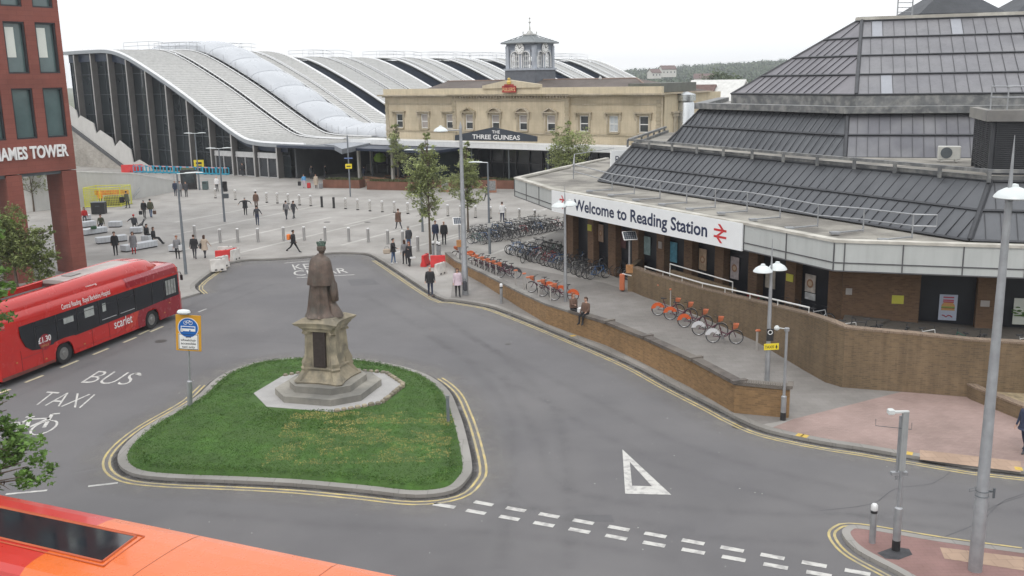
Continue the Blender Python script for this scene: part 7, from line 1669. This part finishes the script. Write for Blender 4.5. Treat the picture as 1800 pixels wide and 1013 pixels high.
def put_bike(col, p, rz, label, group):
    o = inst(BK[col], p, rz, label, group, bu[col]); o.rotation_euler = (R_(rr.uniform(-7, 7)), 0, rz); return o
cols = ['black'] * 8 + ['charcoal'] * 5 + ['silver'] * 2 + ['blue'] * 2 + ['red', 'white', 'green']
CN = {'black': 'black', 'charcoal': 'dark grey', 'silver': 'silver', 'blue': 'blue', 'red': 'dark red', 'white': 'white', 'green': 'dark green'}
hoop = thing('cycle_stand', 'x', 'cycle stand', (0, 0, -50)); MB().tube(smooth_path([V(-.38, 0, 0), V(-.38, 0, .6), V(-.3, 0, .76), V(.3, 0, .76), V(.38, 0, .6), V(.38, 0, 0)], 3), .026, 6).build('hoop', steel, hoop); uh = [False]
def rack(a, b, n, ang, name, grp, jit=.12, skip=()):
    d = (b - a)
    for i in range(n):
        if i in skip: continue
        p = a + d * (i / max(1, n - 1)) + V(rr.uniform(-jit, jit), rr.uniform(-jit, jit), 0); c = rr.choice(cols)
        put_bike(c, p, ang + rr.gauss(0, .12) + (math.pi if rr.random() < .4 else 0), f'{CN[c]} bicycle packed in the {name}', grp)
        if i % 2 == 0: inst(hoop, a + d * ((i + .5) / max(1, n - 1)), ang, f'steel hoop cycle stand in the {name}', 'hoop stands in the ' + name, uh)
# cluster by the bollards (two rows), cluster under the canopy (two rows)
ra_, rb_ = G(836, 430, PV), G(985, 402, PV); an_ = math.atan2((rb_ - ra_).y, (rb_ - ra_).x) 
rack(ra_, rb_, 24, an_ - R_(75), 'front row of the open rack beside the bollards', 'bicycles in the front open row')
of = V(-(rb_ - ra_).y, (rb_ - ra_).x, 0).normalized() * 2.1; rack(ra_ + of + (rb_ - ra_) * .18, rb_ + of, 20, an_ - R_(75), 'back row of the open rack beside the bollards', 'bicycles in the back open row')
rc_, rd_ = G(1052, 492, PV) + V(0, .2, 0), G(1052, 492, PV) + d1 * -11.0; an2 = math.atan2(n1.y, n1.x)
rack(rc_, rd_, 22, an2 + R_(-8), 'outer row along the canopy edge', 'bicycles in the outer canopy row')
rack(rc_ + n1 * 2.0 + d1 * 1.2, rd_ + n1 * 2.0 , 24, an2 + R_(-8), 'inner row under the canopy', 'bicycles in the inner canopy row')
put_bike('black', G(926, 462, PV) + V(0, .3, 0), R_(60), 'black bicycle leaning at the left end of the outer canopy row', 'bicycles in the outer canopy row')
# terrace bikes
def behind(px, dist):
    best = None
    for a, b, za, zb in zip(rp, rp[1:], rz_, rz_[1:]):
        for k in range(31):
            q = lerp(a, b, k / 30); z = lerp(za, zb, k / 30) - 1.1; e = (b - a).normalized(); c = V(q.x, q.y, z) + V(-e.y, e.x, 0) * dist; d = c + V(0, 0, 1 - CAM_H); u = CX + FPX * d.dot(RT) / d.dot(FW)
            if best is None or abs(u - px) < best[0]: best = (abs(u - px), c)
    return best[1]
def fl_at(px): return 1.25 if px > 1440 else lerp(.4, 1.25, (px - 1180) / 260)
for i, (px, py, c, a) in enumerate(((1238, 507, 'black', 20), (1262, 512, 'red', 25), (1300, 520, 'black', 15), (1322, 526, 'red', 10), (1345, 530, 'green', 20), (1372, 537, 'black', 30), (1392, 541, 'charcoal', 20), (1418, 548, 'black', 12), (1440, 553, 'silver', 15), (1491, 566, 'white', 5), (1513, 569, 'black', 170), (1545, 572, 'black', 85), (1591, 576, 'charcoal', 70), (1630, 579, 'white', 15), (1692, 581, 'green', 95), (1740, 588, 'black', 80), (1792, 590, 'white', 10))):
    p = behind(px, 1.75 if px > 1300 else 1.2); put_bike(c, p, R_(a), f'{CN[c]} bicycle parked on the raised terrace behind the wall, {ORD[i]} from the left', 'bicycles on the raised terrace')
for px, py in ((1330, 520), (1415, 545), (1450, 555), (1440, 548)): p = behind(px, 1.0); inst(hoop, p, R_(10), 'steel hoop cycle stand on the raised terrace', 'hoop stands on the terrace', uh)
# hire bikes
gor = mat('guard_orange', (.6, .11, .03), .4, var=.06); gwh = mat('guard_white', (.6, .6, .62), .4, var=.05)
HO = bike_proto('purple', (.09, .025, .045), gor); HW = bike_proto('purple2', (.085, .022, .04), gwh); uo = [False]; uw = [False]
for i, (px, py) in enumerate(((1156.5, 555), (1178, 562.7), (1202.7, 576), (1228, 589.7), (1252.8, 603))):
    a = G(px, py, PV); b = G(px + 47, py + 2.5 , PV); d = (b - a).normalized(); rz = math.atan2(d.y, d.x); c = a + d * .53
    inst(HO if i < 3 else HW, c, rz, 'hire bicycle with %s rear guard, %s from the left against the tall wall' % ('orange' if i < 3 else 'white', ORD[i]), 'hire bicycles against the tall wall', uo if i < 3 else uw)
HD = bike_proto('purple3', (.09, .025, .045), mat('guard_dark', (.06, .055, .06), .5)); uh2 = [False]
for i in range(6):
    p = lerp(G(842, 471, PV), G(893, 489, PV), i / 5); inst(HD, p, R_(168), 'orange hire bicycle behind the low wall, %s from the left in the longer group' % ORD[i], 'hire bicycles behind the low wall', uh2); 
    inst(DP, p + V(-.75, .05, 0), R_(0), 'orange dock post holding the %s hire bicycle in the longer group' % ORD[i], 'orange cycle dock posts', ud)
for i, (px, py) in enumerate(((950, 515), (970, 522), (991, 529))):
    inst(HO, G(px, py, PV), R_(165), 'orange hire bicycle, %s of the three near the women on the wall' % ORD[i], 'hire bicycles near the women', uh2); inst(DP, G(px, py, PV) + V(-.75, .05, 0), 0, 'orange dock post at the %s of the three hire bicycles near the women' % ORD[i], 'orange cycle dock posts', ud)
inst(HO, G(812, 458, PV) + V(.1, 0, 0), R_(170), 'orange hire bicycle half hidden behind the tall lamp column', 'hire bicycles behind the low wall', uh2)
# ---------------------------------------------------------------- PEOPLE
skinm = [mat('skin_a', (.5, .3, .22), .55, var=.05), mat('skin_b', (.28, .16, .1), .55, var=.05)]
CL = {'black': (.02, .02, .023), 'charcoal': (.05, .052, .06), 'navy': (.025, .035, .07), 'jeans': (.09, .14, .24), 'grey': (.2, .2, .21), 'white': (.65, .65, .65), 'beige': (.42, .35, .28), 'red': (.45, .03, .03), 'pink': (.55, .45, .5), 'olive': (.07, .075, .045), 'brown': (.12, .07, .05), 'green': (.04, .1, .05), 'blue': (.1, .3, .55), 'orange': (.75, .2, .04), 'paleblue': (.25, .33, .45), 'hairbrown': (.06, .03, .018), 'hairblack': (.012, .01, .01), 'blond': (.3, .19, .09), 'ginger': (.25, .07, .025), 'hairgrey': (.3, .29, .28)}
def cm(n): return mat('cloth_' + n, CL[n], .85, var=.12, vs=8)
def person(label, loc, face, top='black', legs='black', hair='hairbrown', hs='short', pose='stand', stride=0, aL=(-6, .17, .2), aR=(8, .17, .25), coat=None, h=1.75, skin=0, shoe='black', seat=.46, lean=0, build=1.15, sleeves=True, pl=None):
    k = h / 1.75; V3 = []; Rd = []; E_ = []; lab = []
    def nd(p, r, par=None, lb=None):
        V3.append(Vector(p) * k); Rd.append(r * k * (build if lb in ('torso',) else 1 if lb in ('head', 'neck', 'hand') else 1.12)); i = len(V3) - 1
        if par is not None: E_.append((par, i)); lab.append(lb)
        return i
    sit = pose == 'sit'; pz = (seat / k + .09) if sit else .94 - abs(stride) * .05
    L = lean
    P = nd((0, 0, pz), .125); s1 = nd((0, L * .3, pz + .18), .12, P, 'torso'); s2 = nd((0, L * .8, pz + .38), .135, s1, 'torso'); nk = nd((0, L, pz + .53), .06, s2, 'torso'); nk2 = nd((0, L + .01, pz + .585), .05, nk, 'neck')
    hd = nd((0, L + .03, pz + .65), .078, nk2, 'head'); h2 = nd((0, L + .03, pz + .72), .088, hd, 'head'); h3 = nd((0, L + .02, pz + .775), .068, h2, 'head')
    nd((0, L + .125, pz + .672), .012, hd, 'head')
    hands = []
    for s, a in ((-1, aL), (1, aR)):
        sh = nd((s * .165 * build, L * .85, pz + .45), .062, s2, 'torso'); f, o, b = a; f = math.radians(f) if abs(f) > 3 else f
        up = V(s * math.sin(o), math.sin(f) * math.cos(o), -math.cos(f) * math.cos(o)); el = Vector(V3[sh]) / k + up * .28; e_ = nd(el, .043, sh, 'uarm')
        fo = V(s * math.sin(o) * .6, math.sin(f + b), -math.cos(f + b)).normalized(); wr = el + fo * .24; w_ = nd(wr, .027, e_, 'farm'); pm_ = nd(wr + fo * .06, .03, w_, 'hand'); hands.append((wr + fo * .08, fo, s))
    feet = []
    for s, sg in ((-1, 1), (1, -1)):
        hp_ = nd((s * .085, 0, pz - .06), .088, P, 'hip'); 
        if sit:
            ang = (pl or {}).get(s, 0); kn = V(s * .11, .40, pz - .05); an = V(s * .12, .44 + ang, max(.07, pz - .05 - .42)) if not (pl or {}).get('hang') else V(s * .11, .44, pz - .48)
        else:
            th = sg * stride; kb = max(0, -sg) * stride * .9 + .02 * abs(stride); kn = V(s * .095, math.sin(th) * .42, pz - .06 - math.cos(th) * .42); an = kn + V(0, math.sin(th - kb) * .40, -math.cos(th - kb) * .40)
            if an.z < .07: an.z = .07
        a_ = nd(kn, .056, hp_, 'thigh'); c_ = nd(lerp(kn, an, .35), .05, a_, 'calf'); b_ = nd(an, .036, c_, 'calf'); toe = nd(an + V(s * .02, .15, -.035), .032, b_, 'foot'); nd(an + V(0, -.04, -.03), .033, b_, 'foot')
    me = bpy.data.meshes.new('b'); me.from_pydata(V3, E_, []); ob = bpy.data.objects.new('b', me); S.collection.objects.link(ob)
    sk = ob.modifiers.new('s', 'SKIN'); sk.use_smooth_shade = True
    for i, v in enumerate(me.skin_vertices[0].data): v.radius = (Rd[i] * (1.18 if i in (P, s1, s2) else 1), Rd[i] * (.8 if i in (P, s1, s2) else 1)); v.use_root = (i == P)
    sb = ob.modifiers.new('u', 'SUBSURF'); sb.levels = 1; sb.render_levels = 1
    dg = bpy.context.evaluated_depsgraph_get(); ev = ob.evaluated_get(dg); em = bpy.data.meshes.new_from_object(ev); bpy.data.objects.remove(ob); bpy.data.meshes.remove(me)
    mb = MB(); vs_ = [v.co.copy() for v in em.vertices]; mb.v = [tuple(v) for v in vs_]
    mi_ = {'torso': 1, 'neck': 0, 'head': 0, 'uarm': 1 if sleeves else 0, 'farm': 1 if sleeves is True else 0, 'hand': 0, 'hip': 2, 'thigh': 2, 'calf': 2, 'foot': 3}
    segs = [(V3[a], V3[b], lb) for (a, b), lb in zip(E_, lab)]
    for p in em.polygons:
        c = p.center; bd_ = 1e9; bl_ = None
        for a, b, lb in segs:
            d = b - a; t = max(0, min(1, (c - a).dot(d) / max(1e-9, d.dot(d)))); ds = (a + d * t - c).length
            if ds < bd_: bd_ = ds; bl_ = lb
        if bl_ == 'torso' and c.z < (pz + .03) * k: bl_ = 'hip'
        mb.f.append(list(p.vertices)); mb.m.append(mi_[bl_])
    bpy.data.meshes.remove(em); mb.cur = 0
    for w0, fo, s in hands:
        sd_ = V(1, 0, 0) - fo * fo.x; sd_.normalize(); cu = fo.cross(sd_) * -.35
        for j, ln in enumerate((.065, .075, .07, .055)):
            b0 = (w0 + sd_ * ((j - 1.5) * .017)) * k; mb.tube([b0, b0 + (fo * ln * .55) * k, b0 + (fo * ln * .9 + cu * ln * .6) * k], .0085 * k, 4, .006 * k)
        b0 = (w0 - fo * .03 - sd_ * .025 * -s) * k; mb.tube([b0, b0 + (fo * .04 + sd_ * s * -.02) * k, b0 + (fo * .06 + sd_ * s * -.02) * k], .01 * k, 4, .007 * k)
    t = thing('person', label, 'person', loc, R_(face))
    mb.build('body', [skinm[skin], cm(top), cm(legs), cm(shoe)], t, smooth=True, ang=180)
    hc = V(0, L + .03, pz + .70) * k; m = MB(); ar = []
    hm_ = cm(hair)
    if hs != 'bald':
        prof_ = [(.0, .118), (.06, .108), (.09, .075), (.102, .03), (.1, -.01), (.085, -.04)]
        rings = []
        for r_, z_ in prof_[::-1]:
            ring_ = []
            for q in range(16):
                a = q * math.pi / 8; fr = math.sin(a)           # front = +y
                zz = z_; rad = r_ * k
                if fr > .3 and z_ < .05: rad *= .72; zz = max(z_, .03)
                ring_.append((hc.x + rad * math.cos(a) * .95, hc.y - .012 + rad * math.sin(a) * 1.08, hc.z + zz * k))
            rings.append(ring_)
        m.loft(rings)
        if hs == 'long': m.loft([[(hc.x + w * k * math.cos(a * .785), hc.y - .05 * k + d_ * k * math.sin(a * .785), hc.z + z_ * k) for a in range(8)] for z_, w, d_ in ((.03, .1, .06), (-.08, .098, .055), (-.17, .1, .05), (-.24, .07, .035), (-.27, .03, .02))])
        if hs == 'pony': m.tube([hc + V(0, -.09, .05) * k, hc + V(0, -.16, .0) * k, hc + V(0, -.14, -.16) * k], [.03 * k, .035 * k, .012 * k], 6)
        m.build('hair', hm_, t, smooth=True, ang=70)
    m = MB()
    for s in (-1, 1): m.box(hc + V(s * .032, .083, -.02) * k, (.016 * k, .012 * k, .009 * k)); m.box(hc + V(s * .033, .084, .002) * k, (.03 * k, .01 * k, .006 * k))
    m.box(hc + V(0, .078, -.085) * k, (.035 * k, .012 * k, .008 * k)); m.build('face_features', mat('face_dark', (.08, .035, .03), .6), t)
    if coat:
        cc, ln = coat; m = MB(); rings = []
        for z_, rx, ry in ((pz + .50, .10, .085), (pz + .475, .165, .105), (pz + .40, .20, .125), (pz + .22, .19, .135), (pz + .05, .185, .14), (pz - .1, .205, .16), (pz - ln * .6, .215, .17), (pz - ln, .225, .18 + abs(stride) * .12)):
            if sit and z_ < pz: continue
            rings.append([(rx * build * k * math.cos(a * math.pi / 8), (ry * build * math.sin(a * math.pi / 8) * (1 + .0 * a) + L * max(0, min(1, (z_ - pz) / .5)) * .9) * k, z_ * k + .004 * math.sin(a * 3) * k) for a in range(16)])
        m.loft(rings[::-1]); m.build('coat', cm(cc), t, smooth=True, ang=60)
    return t
def bag(loc, rz, col, label, d=(.34, .16, .3), kind='bag', handle=True):
    t = thing(kind, label, 'bag' if kind != 'suitcase' else 'suitcase', loc, rz); MB().box((0, 0, d[2] / 2), d, bev=min(d) * .2).build('pouch', cm(col), t)
    if handle: MB().tube([(-d[0] * .3, 0, d[2]), (-d[0] * .22, 0, d[2] + .14), (d[0] * .22, 0, d[2] + .14), (d[0] * .3, 0, d[2])], .012, 5).build('handle', black, t)
    return t
g = lambda x, y: G(x, y, PV)
person('man in black jacket and dark jeans stepping off the kerb', G(757, 521), 185, 'black', 'navy', 'hairgrey', 'bald', stride=.12, aL=(8, .2, .5), aR=(-5, .2, .5), h=1.8, shoe='brown', coat=('black', .12))
p = g(805, 522); person('woman in pale pink top and black leggings beside the tall lamp column', p, 190, 'pink', 'black', 'hairbrown', 'long', stride=.12, h=1.7, coat=('pink', .2)); bag(p + V(.42, .05, .35), R_(20), 'charcoal', 'dark shoulder bag hanging at the side of the woman in pale pink', (.2, .3, .55))
p = g(692, 464); person('man in dark jacket and blue jeans with a tan bag, standing by the bollards', p, 255, 'black', 'jeans', 'hairblack', h=1.78, stride=.1, aR=(40, .1, .6), shoe='white', coat=('black', .1)); bag(p + V(-.42, -.05, .72), R_(10), 'beige', 'round tan shoulder bag carried by the man in blue jeans', (.5, .25, .34))
p = g(712, 465); person('woman in grey top and black leggings beside the woman in the black coat', p, 20, 'grey', 'black', 'hairbrown', 'long', stride=.08, h=1.7, aR=(50, .1, 1.2))
p = g(720, 468); person('woman in black coat looking down near the kerb', p, 150, 'black', 'black', 'ginger', 'long', h=1.68, stride=.1, coat=('black', .32), aL=(40, .1, 1.3)); bag(p + V(.25, -.2, .55), R_(20), 'white', 'crumpled white paper bag held by the woman in the black coat', (.38, .1, .12), handle=False)
person('man in dark top and jeans behind the pair of women by the bollards', g(719, 440), 40, 'charcoal', 'jeans', 'hairgrey', 'short', h=1.82, build=1.12, aR=(10, .45, .3), coat=('charcoal', .1))
person('person in brown jacket walking with an arm across, near the far bollards', g(701, 404), 30, 'brown', 'charcoal', 'hairbrown', h=1.8, stride=.4, aR=(30, .1, 1.2), coat=('brown', .25))
person('man in dark blue jacket on the left of two men by the plaza tree', g(766, 428), 200, 'navy', 'charcoal', 'hairblack', h=1.8, stride=.35, coat=('navy', .15))
person('older bald man on the right of two men by the plaza tree', g(781, 430), 185, 'black', 'black', 'hairgrey', 'bald', h=1.82, build=1.15, stride=.1, coat=('black', .15))
person('man in white shirt and dark trousers walking beyond the cycle racks', g(883, 391), 10, 'white', 'navy', 'hairbrown', h=1.8, stride=.15, coat=('white', .08))
person('person in black walking past the chalkboard by the slim lamp column', g(856, 354), 60, 'black', 'charcoal', 'hairblack', h=1.75, stride=.35, aL=(-30, .4, .2))
p = g(517, 446); person('man in black striding right across the plaza with an orange backpack', p, 262, 'black', 'black', 'hairblack', h=1.78, stride=.5, skin=1, aR=(20, .05, .3), coat=('black', .12)); bag(p + V(-.33, .05, 1.02), R_(85), 'orange', 'orange backpack on the striding man in black', (.34, .24, .42), 'backpack', False)
person('woman in black coat with both arms stretched out sideways', g(432, 378.5), 15, 'black', 'black', 'hairgrey', 'short', h=1.72, stride=.1, aL=(0, 1.35, .1), aR=(0, 1.3, .1), coat=('black', .22))
person('young man in dark top with green shoulders walking away', g(453, 396.5), 8, 'charcoal', 'navy', 'hairblack', h=1.78, stride=.15, sleeves=True, aL=(0, .2, .2), aR=(5, .5, .6))
person('man in brown jacket partly behind the young man in dark top', g(451, 368), 5, 'brown', 'brown', 'hairblack', h=1.78, coat=('brown', .15))
p = g(504, 386.5); person('person in dark jacket with grey backpack on the left of a walking pair', p, 350, 'black', 'charcoal', 'hairblack', h=1.78, stride=.3); bag(p + V(.1, -.2, .98), R_(-10), 'grey', 'grey backpack worn by the left of the walking pair', (.36, .22, .5), 'backpack', False)
person('person in dark jacket and leggings on the right of a walking pair', g(517, 385), 340, 'charcoal', 'charcoal', 'hairbrown', 'pony', h=1.7, stride=.3, aR=(10, .35, .3))
p = g(535, 331); person('woman in light blue top by the station entrance with a red suitcase', p, 185, 'blue', 'pink', 'hairbrown', h=1.65, stride=.1); bag(p + V(.55, 0, 0), 0, 'red', 'dark red suitcase beside the person in light blue', (.42, .28, .62), 'suitcase'); bag(p + V(-.55, 0, .3), 0, 'black', 'black bag carried by the person in light blue', (.35, .2, .5))
p = g(556, 331.5); person('person in beige coat pulling a grey suitcase near the planter', p, 185, 'beige', 'brown', 'hairbrown', 'long', h=1.7, stride=.15, coat=('beige', .5)); bag(p + V(.55, 0, 0), 0, 'grey', 'grey suitcase beside the person in the beige coat', (.42, .28, .6), 'suitcase')
person('man in white shirt standing in front of the glass gable near the two-headed lamp', g(382, 337), 5, 'white', 'black', 'hairgrey', 'bald', h=1.8, build=1.15, coat=('white', .05))
p = g(313, 455); person('woman in grey jacket and black leggings with a white bag by the slim lamp column', p, 200, 'grey', 'black', 'ginger', 'short', h=1.7, stride=.15, coat=('grey', .1)); bag(p + V(.3, -.1, .62), R_(60), 'white', 'white carrier bag held by the woman in grey', (.36, .1, .4))
person('person in wide black coat seen from behind at the road edge', g(343, 455), 5, 'black', 'charcoal', 'hairbrown', h=1.76, build=1.2, stride=.15, coat=('black', .18), aL=(0, .25, .2), aR=(0, .25, .2))
p = g(361, 454); person('woman in beige coat with long hair walking away beside the wide black coat', p, 350, 'beige', 'charcoal', 'hairbrown', 'long', h=1.7, stride=.25, coat=('beige', .3), aR=(20, .4, .3)); bag(p + V(-.25, .0, .7), R_(80), 'black', 'black handbag of the woman in the beige coat', (.3, .12, .4))
p = g(225, 366); person('person in dark green coat carrying a large dark bag by the concrete wall', p, 60, 'olive', 'charcoal', 'hairblack', h=1.75, stride=.15, coat=('olive', .2), lean=.08); bag(p + V(-.55, 0, .55), R_(20), 'black', 'large dark holdall carried by the person in the dark green coat', (.5, .35, .6))
p = g(254.5, 383); person('person in black on the left of a couple walking away', p, 5, 'black', 'black', 'hairgrey', h=1.72, stride=.15, coat=('black', .15)); bag(p + V(-.35, 0, .3), 0, 'black', 'black carrier bag of the left one of the couple', (.3, .15, .35))
p = g(266, 382.5); person('person in olive coat on the right of a couple walking away', p, 5, 'olive', 'jeans', 'hairblack', h=1.78, stride=.2, coat=('olive', .15)); bag(p + V(.35, 0, .3), 0, 'brown', 'brown carrier bag of the right one of the couple', (.3, .15, .35))
for px, py, top, legs, hh, l in ((309, 345, 'navy', 'navy', 'hairgrey', 'person in navy on the left of three by the black panel'), (317.5, 346, 'grey', 'charcoal', 'hairbrown', 'person in open grey jacket in the middle of three by the black panel'), (328, 346.5, 'charcoal', 'black', 'hairblack', 'person in dark clothes on the right of three by the black panel')): person(l, g(px, py), 185, top, legs, hh, h=1.76, stride=.08, coat=(top, .15))
person('man in black jacket standing behind the red bus between the benches', g(204, 449), 200, 'black', 'black', 'hairblack', h=1.78, build=1.1, coat=('black', .2))
person('woman in long grey cardigan and tan scarf standing behind the red bus', g(236, 447), 190, 'grey', 'red', 'hairbrown', 'long', h=1.7, coat=('grey', .4))
def seated(label, px, py, face, **kw): p = G(px, py, PV); return person(label, p, face, pose='sit', **kw)
seated('person in dark jacket sitting on the long bench beside a pale bag', 179, 405, 190, top='olive', legs='black', hair='hairblack', seat=.5); bag(G(165, 403, PV + .5), R_(10), 'green', 'pale green bag lying on the bench beside the seated person', (.45, .3, .25), handle=False)
seated('person in red hat and dark coat sitting on the short bench with an arm out', 237, 405, 20, top='charcoal', legs='black', hair='red', hs='short', seat=.5, aL=(40, .9, .3), coat=('charcoal', .1))
seated('person in black leaning back on the bench, left of the seated pair', 258, 424, 250, top='black', legs='black', hair='hairblack', seat=.5, lean=.08, coat=('black', .1))
seated('person in black with legs stretched to the right, right of the seated pair', 271, 430, 265, top='black', legs='black', hair='hairbrown', hs='long', seat=.5, pl={-1: .25, 1: .3}, coat=('black', .1))
seated('person in red jacket sitting at the edge of the tower column', 150, 391, 200, top='red', legs='charcoal', hair='hairbrown', hs='long', seat=.5, coat=('red', .1))
t = thing('pushchair', 'dark folding pushchair beside the person in the red hat', 'pushchair', g(249, 404), R_(30)); m = MB(); m.tube([(-.3, -.2, .3), (.1, -.2, .6), (.45, -.2, 1.0)], .02, 5); m.tube([(-.3, .2, .3), (.1, .2, .6), (.45, .2, 1.0)], .02, 5); m.tube([(.45, -.2, 1.0), (.45, .2, 1.0)], .02, 5); m.tube([(.3, -.2, .1), (.0, -.2, .55)], .018, 5); m.tube([(.3, .2, .1), (.0, .2, .55)], .018, 5); m.build('frame', black, t); MB().loft([[(-.3, -.19, .35), (-.3, .19, .35), (-.3, .19, .4), (-.3, -.19, .4)], [(.1, -.19, .4), (.1, .19, .4), (.1, .19, .48), (.1, -.19, .48)], [(.25, -.19, .9), (.25, .19, .9), (.3, .19, .9), (.3, -.19, .9)]]).build('seat', cm('charcoal'), t)
for x in (-.32, .32):
    for y in (-.24, .24): w_ = MB().lathe([(0, -.02), (.12, -.02), (.12, .02), (0, .02)], (0, 0, 0), 12).build('wheel', rubber, t); w_.rotation_euler = (R_(90), 0, 0); w_.location = (x, y, .12)
person('site worker in orange high-visibility jacket inside the yellow fence', g(178, 362), 160, 'orange', 'charcoal', 'orange', h=1.75, coat=('orange', .15))
for i, (px, py, top) in enumerate(((427, 309.5, 'black'), (548, 315, 'charcoal'), (572, 314, 'black'), (640, 316, 'navy'), (526, 313, 'brown'))): person(['person in black standing at the glass doors', 'person in dark grey just inside the station entrance', 'person in black further inside the station entrance', 'person in navy at the right of the station entrance', 'person in brown at the left of the station entrance'][i], g(px, py), 180 + 40 * i, top, 'charcoal', 'hairblack', h=1.75, stride=.1, coat=(top, .12))
# the two women sitting on the low wall
w1 = PLN(1010, 546, lp[5], (1, 0)); w2 = PLN(1031, 552, lp[5], (1, 0))
def on_wall(px):
    best = None
    for a, b, za, zb in zip(lp, lp[1:], tz, tz[1:]):
        for k in range(21):
            q = lerp(a, b, k / 20); z = lerp(za, zb, k / 20); e = (b - a).normalized(); c = V(q.x, q.y, z) + V(-e.y, e.x, 0) * .17; d = c - V(0, 0, CAM_H); u = CX + FPX * d.dot(RT) / d.dot(FW)
            if best is None or abs(u - px) < best[0]: best = (abs(u - px), c, z, e)
    return best[1:]
c, z, e = on_wall(1008); t = person('woman with ginger hair in brown jacket sitting sideways on the low wall, left of two', V(c.x, c.y, 0), 215, 'brown', 'black', 'ginger', 'long', 'sit', seat=z + .03, h=1.7, aR=(40, .1, 1.0), coat=('brown', .1), pl={'hang': True})
c, z, e = on_wall(1030); t = person('woman with ponytail in brown jacket on the low wall with legs hanging to the road', V(c.x, c.y, 0), 140, 'brown', 'black', 'hairbrown', 'pony', 'sit', seat=z, h=1.68, aL=(20, .1, .9), coat=('brown', .1), pl={'hang': True})
c, z, e = on_wall(1019); bag(V(c.x, c.y, z), R_(30), 'white', 'white paper bag on the low wall between the two women', (.3, .2, .26), handle=False)
person('person in navy suit cut off at the right edge on the red paving', g(1800, 795), 120, 'navy', 'navy', 'hairblack', h=1.78, stride=.2, coat=('navy', .15), shoe='charcoal')
# ---------------------------------------------------------------- small litter and birds
t = MB(); 
pg = thing('pigeon', 'small pale pigeon standing on the hipped roof of the pub', 'pigeon', P0 + B_ * 4.6 + (-A_) * uz(1055, 150, 4.6)[0] + V(0, 0, 12.0)); MB().lathe([(0, 0), (.1, .05), (.14, .16), (.08, .3), (.06, .34), (.07, .4), (0, .45)], (0, 0, 0), 8, 1.5, .9).build('body', mat('pigeon_pale', (.5, .5, .5), .8), pg)
m = MB(); rl_ = random.Random(9)
for i in range(240):
    x, y = rl_.uniform(-14, 16), rl_.uniform(16, 62); s_ = rl_.uniform(.012, .03); a = rl_.uniform(0, 6); m.add([(x + s_ * math.cos(a + q), y + s_ * math.sin(a + q), .006) for q in (0, 1.6, 3.1, 4.7)], [(0, 1, 2, 3)])
tag(m.build('road_litter', mat('litter_pale', (.45, .45, .42), .9)), 'tiny pale specks of chewing gum and grit on the asphalt', 'litter', kind='stuff')
for k_, o_ in list(BK.items()) + [('h', hoop)]:
    if o_.location.z < -10: 
        for c in o_.children_recursive: bpy.data.objects.remove(c)
        bpy.data.objects.remove(o_)

hzm = bpy.data.materials.new('haze'); hzm.use_nodes = True; hn = hzm.node_tree.nodes; hn.clear(); ho_ = hn.new('ShaderNodeOutputMaterial'); pv_ = hn.new('ShaderNodeVolumePrincipled')
pv_.inputs['Color'].default_value = (.93, .96, 1, 1); pv_.inputs['Density'].default_value = .00027; hzm.node_tree.links.new(pv_.outputs[0], ho_.inputs['Volume'])
hzb = MB().box((250, 830, 17.5), (2400, 1780, 44)).build('haze', hzm); tag(hzb, 'thin pale haze lying over the whole scene and the far hills', 'haze', kind='stuff')
